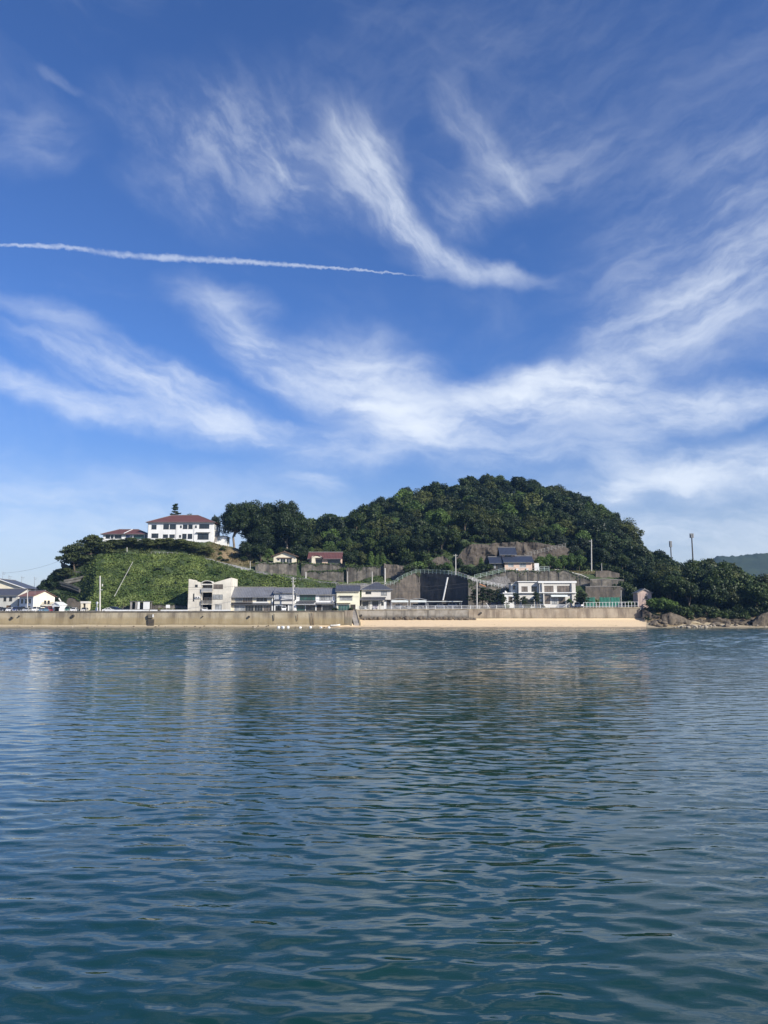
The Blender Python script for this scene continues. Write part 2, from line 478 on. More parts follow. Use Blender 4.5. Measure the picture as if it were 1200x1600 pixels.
def leafmat(name, c, c2, trans=0.22, patchy=1.0, patch_scale=0.16):
    """leaves: each leaf clump, each crown and each stretch of wood has a slightly different green"""
    m, n, l, b = new_mat(name)
    a = n.new('ShaderNodeAttribute')
    a.attribute_name = 'tint'
    oi = n.new('ShaderNodeObjectInfo')
    g = n.new('ShaderNodeNewGeometry')
    f = nnoise(n, l, g.outputs['Position'], patch_scale, 4.0)
    ad = n.new('ShaderNodeMath')
    ad.operation = 'MULTIPLY_ADD'
    ad.inputs[1].default_value = 0.50
    l.new(a.outputs['Fac'], ad.inputs[0])
    ad2 = n.new('ShaderNodeMath')
    ad2.operation = 'MULTIPLY_ADD'
    ad2.inputs[1].default_value = 0.42
    l.new(oi.outputs['Random'], ad2.inputs[0])
    l.new(nrange(n, l, f, 0.3, 0.7, -0.14 * patchy, 0.20 * patchy), ad2.inputs[2])
    l.new(ad2.outputs[0], ad.inputs[2])
    cc = nmix(n, l, nrange(n, l, ad.outputs[0], 0.05, 0.95), c, c2)
    l.new(cc, b.inputs['Base Color'])
    b.inputs['Roughness'].default_value = 0.55
    b.inputs['Specular IOR Level'].default_value = 0.25
    tr = n.new('ShaderNodeBsdfTranslucent')
    l.new(nmix(n, l, 1.0, cc, (1.1, 1.25, 0.5), 'MULTIPLY'), tr.inputs['Color'])
    mx = n.new('ShaderNodeMixShader')
    mx.inputs[0].default_value = trans
    l.new(b.outputs[0], mx.inputs[1])
    l.new(tr.outputs[0], mx.inputs[2])
    l.new(mx.outputs[0], n['Material Output'].inputs[0])
    return m


leafmat('leaf_wood', (0.006, 0.014, 0.004), (0.062, 0.094, 0.020), 0.12)
leafmat('leaf_olive', (0.011, 0.019, 0.005), (0.098, 0.115, 0.030), 0.13)
leafmat('leaf_dark', (0.004, 0.011, 0.004), (0.036, 0.058, 0.016), 0.10)
leafmat('leaf_pine', (0.020, 0.034, 0.011), (0.110, 0.125, 0.036), 0.16)
leafmat('leaf_bright', (0.045, 0.082, 0.018), (0.120, 0.185, 0.045))
leafmat('leaf_slope', (0.030, 0.058, 0.014), (0.180, 0.225, 0.062), 0.2, 2.4, 0.11)
leafmat('leaf_dry', (0.10, 0.085, 0.035), (0.20, 0.17, 0.075))


# ------------------------------------------------------------------ mesh helpers
def mesh_obj(name, verts, faces, mat, parent=None, smooth=False):
    me = bpy.data.meshes.new(name)
    me.from_pydata([tuple(v) for v in verts], [], faces)
    if smooth:
        me.polygons.foreach_set('use_smooth', [True] * len(me.polygons))
    me.materials.append(MATS[mat])
    o = bpy.data.objects.new(name, me)
    col.objects.link(o)
    if parent is not None:
        o.parent = parent
    return o


class MB:
    def __init__(s):
        s.v, s.f = [], []

    def box(s, x0, x1, y0, y1, z0, z1):
        i = len(s.v)
        s.v += [(x0, y0, z0), (x1, y0, z0), (x1, y1, z0), (x0, y1, z0), (x0, y0, z1), (x1, y0, z1), (x1, y1, z1), (x0, y1, z1)]
        s.f += [(i, i + 3, i + 2, i + 1), (i + 4, i + 5, i + 6, i + 7), (i, i + 1, i + 5, i + 4), (i + 1, i + 2, i + 6, i + 5),
                (i + 2, i + 3, i + 7, i + 6), (i + 3, i, i + 4, i + 7)]
        return s

    def hexa(s, p):
        i = len(s.v)
        s.v += [tuple(q) for q in p]
        s.f += [(i, i + 3, i + 2, i + 1), (i + 4, i + 5, i + 6, i + 7), (i, i + 1, i + 5, i + 4), (i + 1, i + 2, i + 6, i + 5),
                (i + 2, i + 3, i + 7, i + 6), (i + 3, i, i + 4, i + 7)]
        return s

    def tube(s, p0, p1, r0, r1=None, n=8, caps=True):
        r1 = r0 if r1 is None else r1
        p0, p1 = Vector(p0), Vector(p1)
        d = (p1 - p0).normalized()
        a = d.orthogonal().normalized()
        b = d.cross(a)
        i = len(s.v)
        for p, r in ((p0, r0), (p1, r1)):
            for k in range(n):
                t = 2 * math.pi * k / n
                s.v.append(tuple(p + r * (math.cos(t) * a + math.sin(t) * b)))
        for k in range(n):
            j = (k + 1) % n
            s.f.append((i + k, i + j, i + n + j, i + n + k))
        if caps:
            s.f.append(tuple(i + n - 1 - k for k in range(n)))
            s.f.append(tuple(i + n + k for k in range(n)))
        return s

    def prism(s, poly, y0, y1):
        """polygon in x,z pushed along y"""
        i, n = len(s.v), len(poly)
        s.v += [(x, y0, z) for x, z in poly] + [(x, y1, z) for x, z in poly]
        s.f.append(tuple(i + k for k in range(n)))
        s.f.append(tuple(i + n + n - 1 - k for k in range(n)))
        for k in range(n):
            j = (k + 1) % n
            s.f.append((i + j, i + k, i + n + k, i + n + j))
        return s

    def slab(s, quad, t):
        """a flat or bent four-cornered sheet thickened downwards"""
        q = [Vector(p) for p in quad]
        return s.hexa([p - Vector((0, 0, t)) for p in q] + q)

    def poly(s, pts):
        i = len(s.v)
        s.v += [tuple(p) for p in pts]
        s.f.append(tuple(range(i, i + len(pts))))
        return s

    def build(s, name, mat, parent=None, smooth=False):
        return mesh_obj(name, s.v, s.f, mat, parent, smooth)


def tag(o, label, cat, group=None):
    o['label'] = label
    o['category'] = cat
    if group:
        o['group'] = group
    return o


def thing(name, label, cat, loc=(0, 0, 0), rotz=0.0, group=None):
    o = bpy.data.objects.new(name, None)
    o.empty_display_size = 0.5
    col.objects.link(o)
    o.location = loc
    o.rotation_euler = (0, 0, rotz)
    return tag(o, label, cat, group)


def struct(o):
    o['kind'] = 'structure'
    return o


def copy_child(src, parent, loc=None):
    c = src.copy()
    col.objects.link(c)
    c.parent = parent
    if loc is not None:
        c.location = loc
    return c


def grid_mesh(name, P, mat, parent=None, smooth=True):
    """P: array rows x cols x 3"""
    r, c = P.shape[:2]
    me = bpy.data.meshes.new(name)
    me.vertices.add(r * c)
    me.vertices.foreach_set('co', P.reshape(-1).astype(np.float32))
    i = np.arange(r * c).reshape(r, c)
    q = np.stack([i[:-1, :-1], i[:-1, 1:], i[1:, 1:], i[1:, :-1]], -1).reshape(-1, 4)
    me.loops.add(q.size)
    me.polygons.add(len(q))
    me.loops.foreach_set('vertex_index', q.reshape(-1).astype(np.int32))
    me.polygons.foreach_set('loop_start', (np.arange(len(q)) * 4).astype(np.int32))
    me.polygons.foreach_set('loop_total', np.full(len(q), 4, np.int32))
    me.polygons.foreach_set('use_smooth', np.full(len(q), smooth))
    me.update(calc_edges=True)
    me.validate()
    me.materials.append(MATS[mat] if isinstance(mat, str) else mat)
    o = bpy.data.objects.new(name, me)
    col.objects.link(o)
    if parent is not None:
        o.parent = parent
    return o


# ------------------------------------------------------------------ terrain
def road_z(px):
    return float(np.interp(px, [-300, 200, 545, 552, 800, 1000, 1300], [4.9, 4.9, 5.25, 5.8, 6.15, 6.55, 6.6]))


COLS = {
    -700: [(262, 5), (330, 5.2), (600, 6), (900, 6)],
    -150: [(262, 5), (330, 5.2), (600, 6), (900, 6)],
    40: [(262, 5), (330, 5.2), (600, 8), (900, 8)],
    62: [(274, 5), (288, 12), (302, 12), (330, 6), (600, 8)],
    100: [(275, 5), (281, 6), (294, 20.5), (312, 22), (340, 8), (600, 8)],
    127: [(274, 5), (280, 6.5), (297, 25), (303, 28), (330, 30), (360, 10), (600, 8)],
    150: [(258, 5), (264, 6), (297, 27.5), (303, 31), (307, 33.2), (340, 33.5), (375, 10), (600, 8)],
    190: [(256, 5), (263, 6), (298, 28), (303, 31), (308, 33.8), (340, 33.8), (380, 12), (600, 8)],
    290: [(256, 5), (262.5, 6), (298, 27.8), (303, 31), (308, 33.8), (340, 33.8), (385, 15), (600, 8)],
    330: [(258, 5), (266, 6), (296.5, 25.2), (299, 25.3), (306, 29.5), (311, 33.5), (340, 33.8), (390, 20), (600, 8)],
    360: [(258, 5), (270, 7), (293.5, 22.8), (296.5, 23), (304, 27), (312, 31.5), (340, 33), (390, 30), (600, 8)],
    400: [(258, 5), (272, 7), (289, 20.2), (292, 20.3), (300, 24.5), (312, 29), (330, 32), (380, 40), (430, 40), (600, 10)],
    430: [(258, 5.1), (274, 7), (286, 19), (289, 19), (294.8, 19.5), (296, 23.9), (312, 24.3), (320, 27), (380, 41), (430, 43), (600, 12)],
    480: [(262, 5.2), (275, 7.5), (284, 17), (287, 17.2), (294.8, 18.5), (296, 23.3), (312, 24), (325, 28), (400, 45), (440, 45), (600, 14)],
    540: [(266, 5.4), (276, 7.5), (282, 15), (285, 15.2), (292.5, 16), (293.8, 22.3), (310, 24), (330, 31), (400, 48), (440, 49), (600, 16)],
    600: [(268, 6.2), (283.4, 7), (284, 14.9), (288, 15.6), (292, 21), (310, 27), (340, 37), (410, 60), (450, 60), (600, 25)],
    650: [(270, 6.3), (284.2, 7), (285.6, 19.8), (290, 20.3), (300, 26), (320, 34), (410, 62), (450, 62), (600, 28)],
    700: [(266, 6.3), (277.4, 7), (279, 18.9), (290, 20.5), (305, 27), (330, 40), (415, 66), (450, 66), (620, 28)],
    731: [(264, 6.3), (272.4, 6.5), (274, 16.8), (288, 19), (300, 25), (310, 34), (340, 44), (418, 70), (455, 70), (620, 28)],
    760: [(264, 6.4), (271.8, 6.8), (273.4, 14.8), (280, 15.2), (282.8, 18.8), (288, 20.6), (301, 21.3), (306, 30), (312, 33), (350, 46), (420, 72), (455, 71), (620, 28)],
    800: [(264, 6.5), (278.5, 6.8), (281, 20), (300, 21.1), (306, 30), (312, 33), (350, 46), (420, 71), (460, 69), (620, 28)],
    860: [(264, 6.6), (278.5, 7), (281, 19.9), (300, 21.1), (309, 29), (350, 44), (420, 67), (460, 65), (620, 28)],
    900: [(264, 6.7), (276, 7), (280, 15), (285, 17.5), (289, 19.8), (302, 21.5), (320, 28), (350, 40), (420, 64), (460, 62), (620, 28)],
    940: [(266, 6.8), (269, 7), (270.6, 13.2), (276, 13.7), (277.6, 16.7), (284, 17.3), (285.6, 19.8), (300, 21), (320, 27), (350, 38), (420, 57), (460, 55), (620, 24)],
    980: [(262, 6.8), (266, 7), (270, 10.5), (285, 17), (300, 20), (350, 32), (420, 44), (460, 42), (620, 16)],
    1008: [(262, 7), (275, 9), (300, 17), (340, 23), (390, 28), (430, 26), (560, 10)],
    1035: [(252, 5), (262, 7), (300, 16), (340, 21), (380, 19), (520, 6)],
    1100: [(247, 1.2), (250, 4.2), (260, 7), (290, 12), (330, 12), (400, 5), (600, 4)],
    1200: [(247, 1.0), (250, 3.2), (262, 5.5), (280, 7), (330, 5), (420, 3), (600, 3)],
    1400: [(247, 1.0), (250, 3.0), (262, 5), (280, 6), (330, 4), (420, 3), (600, 3)],
    2400: [(247, 1.0), (250, 3.0), (262, 5), (280, 6), (330, 4), (420, 3), (600, 3)],
}


def full_col(px, c):
    head = [(150, -8), (232, -1.6), (240, 0.0)]
    if px < 548:
        head += [(243.3, 0.9), (243.9, road_z(px) - 0.05)]
        tail = [(256, road_z(px))]
    elif px < 1003:
        head += [(254.3, 2.6), (255.0, road_z(px) - 0.05)]
        tail = [(262, road_z(px) + 0.05)]
    elif px < 1030:
        head += [(250, 2.0), (253.0, 5.0)]
        tail = []
    else:
        head += [(243, 0.5)]
        tail = []
    y0 = max(h[0] for h in head + tail)
    return head + tail + [p for p in c if p[0] > y0] + [(6000, c[-1][1])]


# along the slanting black wall the steps of the ground follow the wall's own line
for _px in range(603, 732, 3):
    yw = float(np.interp(_px, [598, 622, 636, 650, 657, 676, 700, 716, 731], [283.4, 284.4, 284.6, 284.9, 285.0, 282.0, 278.0, 275.3, 272.6]))
    zt = float(np.interp(_px, [598, 622, 636, 650, 657, 676, 700, 716, 731], [14.8, 16.5, 18.1, 19.6, 19.7, 19.2, 18.6, 17.8, 16.6]))
    back = 600 if _px < 625 else 650 if _px < 675 else (700 if _px < 718 else 731)
    COLS[_px] = [(262.5, 6.3), (yw + 0.35, 6.7), (yw + 0.75, zt)] + [p for p in COLS[back] if p[0] >= 288]
COLX = sorted(list(COLS) + [546, 550, 1001, 1005])
for extra, src in ((546, 540), (550, 540), (1001, 1008), (1005, 1008)):
    COLS[extra] = COLS[src]
COLP = {k: full_col(k, COLS[k]) for k in COLX}


def gz_arr(X, Y):
    X, Y = np.asarray(X, float), np.asarray(Y, float)
    px = 600 + 1200 * X / np.maximum(Y, 60.0)
    tab = np.stack([np.interp(Y, [p[0] for p in COLP[k]], [p[1] for p in COLP[k]]) for k in COLX], -1)
    cx = np.array(COLX, float)
    pc = np.clip(px, cx[0], cx[-1])
    i = np.clip(np.searchsorted(cx, pc) - 1, 0, len(cx) - 2)
    t = (pc - cx[i]) / (cx[i + 1] - cx[i])
    a = np.take_along_axis(tab, i[..., None], -1)[..., 0]
    b = np.take_along_axis(tab, (i + 1)[..., None], -1)[..., 0]
    return a + (b - a) * t


def gz(x, y):
    return float(gz_arr(np.array([x]), np.array([y]))[0])


def gpx(px, Y):
    """ground point under picture column px at distance Y"""
    x = (px - 600) / 1200.0 * Y
    for _ in range(3):
        z = gz(x, Y)
        x = (px - 600) / 1200.0 * (Y * CP + (z - CAM_H) * SP)
    return Vector((x, Y, gz(x, Y)))


m, n, l, b = new_mat('ground')
at = n.new('ShaderNodeAttribute')
at.attribute_name = 'soil'
g = n.new('ShaderNodeNewGeometry')
f1 = nnoise(n, l, g.outputs['Position'], 0.35, 6.0, 0.6)
f2 = nnoise(n, l, g.outputs['Position'], 1.7, 5.0, 0.6)
green = nmix(n, l, nrange(n, l, f1, 0.3, 0.7), (0.022, 0.042, 0.012), (0.060, 0.085, 0.026))
brown = nmix(n, l, nrange(n, l, f2, 0.3, 0.7), (0.13, 0.09, 0.05), (0.30, 0.22, 0.12))
grey = nmix(n, l, nrange(n, l, f2, 0.3, 0.7), (0.13, 0.125, 0.12), (0.20, 0.19, 0.18))
sp = n.new('ShaderNodeSeparateColor')
l.new(at.outputs['Color'], sp.inputs[0])
cc = nmix(n, l, sp.outputs[0], green, brown)
cc = nmix(n, l, sp.outputs[1], cc, grey)
l.new(cc, b.inputs['Base Color'])
b.inputs['Roughness'].default_value = 0.95
bp = n.new('ShaderNodeBump')
bp.inputs['Distance'].default_value = 0.4
l.new(f2, bp.inputs['Height'])
l.new(bp.outputs[0], b.inputs['Normal'])

xs = np.concatenate([-np.geomspace(3500, 175, 26), np.arange(-170, 170.5, 1.0), np.geomspace(175, 3500, 26)])
ys = np.concatenate([[150, 200, 225], np.arange(232, 330, 0.8), np.arange(330, 470, 2.5), np.geomspace(475, 5500, 30)])
GX, GY = np.meshgrid(xs, ys)
GZ = gz_arr(GX, GY)
rough = np.clip((GY - 262) / 20, 0, 1) * 0.45
GZ = GZ + rough * (np.sin(GX * 0.61 + 1.3 * np.sin(GY * 0.33)) * np.sin(GY * 0.53 + 0.7) + 0.5 * np.sin(GX * 1.7 + GY * 1.1))
_gp = 600 + 1200 * GX / np.maximum(GY, 60)
GZ = np.where((GY < 243) | ((_gp > 549) & (_gp < 1003) & (GY < 254)), GZ - 0.35, GZ)
ground = struct(grid_mesh('ground', np.stack([GX, GY, GZ], -1), 'ground'))
GPX = 600 + 1200 * GX / np.maximum(GY, 60)
soil = np.zeros(GX.shape + (4,), np.float32)
soil[..., 3] = 1
soil[..., 0] = np.clip(1.3 - np.hypot((GPX - 365) / 42, (GY - 304) / 9), 0, 1)
soil[..., 0] = np.maximum(soil[..., 0], np.clip(1.0 - np.hypot((GPX - 905) / 40, (GY - 291) / 6), 0, 1))
soil[..., 0] = np.maximum(soil[..., 0], ((GPX > 1000) & (GY < 256)) * 0.9)
soil[..., 0] = np.maximum(soil[..., 0], (GY < 242) * 0.9)
soil[..., 1] = ((GY > 243) & (GY < 262) & (GPX < 1003)) | ((GPX < 45) & (GY < 600))
lane = (np.abs(GY - np.interp(GPX, [318, 345, 370, 391, 436, 500, 540, 601], [298, 296.2, 294.4, 291.4, 288, 285.6, 284.5, 285])) < 1.7) & (GPX > 316) & (GPX < 602)
lane = lane | ((GPX > 733) & (GPX < 812) & (GY > 272.5) & (GY < 281.5))
lane = lane | ((GPX > 552) & (GPX < 985) & (GY > 261) & (GY < 285) & (GZ < 8.5))
soil[..., 1] = np.maximum(soil[..., 1], lane)
ca = ground.data.color_attributes.new('soil', 'FLOAT_COLOR', 'POINT')
ca.data.foreach_set('color', soil.reshape(-1))


def patch(name, mat, px0, px1, Y0, Y1, dz, step=1.2, smooth=True, amp=0.0):
    nx = max(2, int((px1 - px0) / 1200 * Y0 / step))
    ny = max(2, int((Y1 - Y0) / step) + 1)
    y = np.linspace(Y0, Y1, ny)
    p = np.linspace(px0, px1, nx)
    PX, PY = np.meshgrid(p, y)
    X = (PX - 600) / 1200 * PY
    Z = gz_arr(X, PY) + dz
    if amp:
        Z = Z + amp * np.sin(X * 0.7 + PY) * np.sin(PY * 0.9 + X * 0.23) + amp * 0.6 * np.sin(X * 0.19)
    return struct(grid_mesh(name, np.stack([X, PY, Z], -1), mat, smooth=smooth))


def sand_mat(name, dry, wet, z0, z1, speck):
    m, n, l, b = new_mat(name)
    g = n.new('ShaderNodeNewGeometry')
    s3 = n.new('ShaderNodeSeparateXYZ')
    l.new(g.outputs['Position'], s3.inputs[0])
    f = nnoise(n, l, g.outputs['Position'], 0.5, 5.0)
    ad = n.new('ShaderNodeMath')
    ad.operation = 'MULTIPLY_ADD'
    ad.inputs[1].default_value = 0.5
    l.new(f, ad.inputs[0])
    l.new(s3.outputs[2], ad.inputs[2])
    cc = nmix(n, l, nrange(n, l, ad.outputs[0], z0 + 0.25, z1 + 0.25), wet, dry)
    f2 = nnoise(n, l, g.outputs['Position'], 2.2, 6.0, 0.7)
    cc = nmix(n, l, nrange(n, l, f2, 0.55, 0.75, 0.0, speck), cc, tuple(x * 0.45 for x in wet))
    l.new(cc, b.inputs['Base Color'])
    b.inputs['Roughness'].default_value = 0.9
    bp = n.new('ShaderNodeBump')
    bp.inputs['Distance'].default_value = 0.06
    l.new(f2, bp.inputs['Height'])
    l.new(bp.outputs[0], b.inputs['Normal'])


sand_mat('sand', (0.63, 0.48, 0.30), (0.22, 0.17, 0.11), 0.12, 0.55, 0.25)
sand_mat('shingle', (0.36, 0.30, 0.20), (0.17, 0.14, 0.09), 0.05, 0.6, 0.8)
patch('beach', 'sand', 500, 1006, 236, 254.4, 0.03, 0.8, amp=0.03)
patch('shore_strip', 'shingle', -300, 500, 236, 243.4, 0.03, 0.8, amp=0.05)
patch('rocky_shore', 'shingle', 1006, 1420, 236, 247.5, 0.03, 0.8, amp=0.12)
patch('road', 'asphalt', -260, 545, 244.6, 255.5, 0.02)
patch('road', 'asphalt', 551, 1001, 255.8, 261.5, 0.02)

# far hill beyond the cape
m, n, l, b = new_mat('far_wood')
g = n.new('ShaderNodeNewGeometry')
f = nnoise(n, l, g.outputs['Position'], 0.03, 6.0, 0.65)
l.new(nmix(n, l, nrange(n, l, f, 0.35, 0.65), (0.009, 0.020, 0.012), (0.030, 0.048, 0.022)), b.inputs['Base Color'])
b.inputs['Roughness'].default_value = 0.9
fx = np.arange(350, 2600, 6.0)
fy = np.arange(1350, 2300, 7.0)
FX, FY = np.meshgrid(fx, fy)
prof = np.interp(600 + 1200 * FX / FY, [900, 1040, 1090, 1120, 1150, 1200, 1300, 1600, 2200], [0, 22, 102, 122, 119, 122, 134, 105, 50])
FZ = prof * np.clip((FY - 1350) / 160, 0, 1) ** 0.7 * np.clip((2300 - FY) / 500, 0, 1)
FZ = FZ + 7 * np.sin(FX * 0.021 + 2 * np.sin(FY * 0.011)) * np.sin(FY * 0.017)
bl = np.zeros_like(FZ)
for k, (a, sx_, sy_, ph) in enumerate([(2.6, 0.21, 0.13, 0.3), (2.2, 0.34, 0.27, 1.1), (1.6, 0.13, 0.41, 2.0), (1.6, 0.51, 0.19, 0.8)]):
    bl += a * np.abs(np.sin(FX * sx_ + ph + 1.7 * np.sin(FY * sy_ * 0.6)) * np.sin(FY * sy_ + ph * 2))
FZ = np.where(prof > 1, FZ + bl - 8 + np.clip(FY - 1350, 0, 8), -2)
struct(grid_mesh('hill', np.stack([FX, FY, FZ], -1), 'far_wood'))

# ------------------------------------------------------------------ water
m, n, l, b = new_mat('sea_water')
g = n.new('ShaderNodeNewGeometry')
pos = g.outputs['Position']
f = nnoise(n, l, pos, 0.05, 3.0)
l.new(nmix(n, l, nrange(n, l, f, 0.3, 0.7), (0.0035, 0.029, 0.0225), (0.007, 0.040, 0.029)), b.inputs['Base Color'])
b.inputs['Roughness'].default_value = 0.03
b.inputs['IOR'].default_value = 1.52
b.inputs['Specular IOR Level'].default_value = 0.5
h1 = nnoise(n, l, pos, 1.5, 3.0, 0.5, stretch=(0.40, 1.4, 1.0))
h2 = nnoise(n, l, pos, 4.2, 3.0, 0.5, stretch=(0.6, 1.2, 1.0))
gust = nnoise(n, l, pos, 0.035, 3.0, 0.5, stretch=(0.6, 1.6, 1.0))
bp1 = n.new('ShaderNodeBump')
sy_ = n.new('ShaderNodeSeparateXYZ')      # open water is more ruffled than the sheltered water by the quay
l.new(pos, sy_.inputs[0])
fcv = n.new('ShaderNodeFloatCurve')
for _p in ((0.05, 0.05), (0.12, 0.10), (0.22, 0.32), (0.36, 0.85)):
    fcv.mapping.curves[0].points.new(*_p)
fcv.mapping.curves[0].points[0].location = (0.0, 0.04)
fcv.mapping.curves[0].points[-1].location = (1.0, 1.0)
fcv.mapping.update()
l.new(nrange(n, l, sy_.outputs[1], 0, 240), fcv.inputs[1])
l.new(fcv.outputs[0], bp1.inputs['Strength'])
bp1.inputs['Distance'].default_value = 0.32
l.new(h1, bp1.inputs['Height'])
bp2 = n.new('ShaderNodeBump')
bp2.inputs['Distance'].default_value = 0.007
l.new(nrange(n, l, gust, 0.3, 0.7, 0.45, 1.0), bp2.inputs['Strength'])
l.new(h2, bp2.inputs['Height'])
l.new(bp1.outputs[0], bp2.inputs['Normal'])
l.new(bp2.outputs[0], b.inputs['Normal'])

nr, nc = 1300, 400
wy = np.concatenate([[-400, -60, -12, -2], np.geomspace(2.6, 252, nr), [320, 900, 5800]])
tt = np.linspace(-1, 1, nc)
outer = np.array([1.25, 2, 4, 10, 40])
rows = []
for y in wy:
    half = 0.62 * max(y, 2.6) + 3.5
    inner = tt * half
    k = half * outer + np.array([0, 20, 120, 600, 4000])
    rows.append(np.concatenate([-k[::-1], inner, k]))
WX = np.array(rows)
WY = np.repeat(wy[:, None], WX.shape[1], 1)
dxs = np.gradient(WX, axis=1)
dys = np.abs(np.gradient(WY, axis=0))
WZ = np.zeros_like(WX)
DX = np.zeros_like(WX)
DY = np.zeros_like(WX)
wr = np.random.default_rng(5)
QX = WX + 0.35 * np.sin(WY * 0.31 + 0.8 * np.sin(WX * 0.17)) + 0.12 * np.sin(WY * 1.1 + WX * 0.4)
QY = WY + 0.30 * np.sin(WX * 0.27 + 1.0 * np.sin(WY * 0.13)) + 0.10 * np.sin(WX * 0.9 - WY * 0.5)
NW = 120
for k in range(NW):
    lam = math.exp(wr.uniform(math.log(0.17), math.log(1.6)))
    th = R(82) + wr.normal(0, R(26))
    kx, ky = math.cos(th) * 2 * math.pi / lam, math.sin(th) * 2 * math.pi / lam
    slope = 0.0072 * (lam / 0.45) ** (0.0 if lam < 0.45 else -0.85)
    amp = slope * lam / (2 * math.pi) * 1.41
    att = np.clip((2.4 - abs(kx) * dxs - abs(ky) * dys) / 1.2, 0, 1)
    ph = kx * QX + ky * QY + wr.uniform(0, 6.28)
    WZ += att * amp * np.sin(ph)
    c_ = att * amp * 0.9 * np.cos(ph)
    DX += math.cos(th) * c_
    DY += math.sin(th) * c_
far_ = np.clip((WY - 38) / 60, 0, 1)
for k in range(60):      # the longer chop of the open water beyond the shelter of the quay
    lam = math.exp(wr.uniform(math.log(1.1), math.log(4.5)))
    th = R(84) + wr.normal(0, R(24))
    kx, ky = math.cos(th) * 2 * math.pi / lam, math.sin(th) * 2 * math.pi / lam
    att = np.clip((2.4 - abs(kx) * dxs - abs(ky) * dys) / 1.2, 0, 1) * far_
    amp = 0.0150 * lam / (2 * math.pi) * 1.41
    WZ += att * amp * np.sin(kx * QX + ky * QY + wr.uniform(0, 6.28))
water = struct(grid_mesh('sea', np.stack([WX + DX, WY + DY, WZ], -1), 'sea_water'))

# ------------------------------------------------------------------ building kit
PANE = {'dark': 'glass_dark', 'green': 'glass_green', 'curtain': 'glass_curtain', 'brown': 'glass_brown', 'blue': 'glass_blue'}


def hexa_uv(mb, xf, u0, u1, d0, d1, z0, z1):
    mb.hexa([xf(u0, d0, z0), xf(u1, d0, z0), xf(u1, d1, z0), xf(u0, d1, z0), xf(u0, d0, z1), xf(u1, d0, z1), xf(u1, d1, z1), xf(u0, d1, z1)])


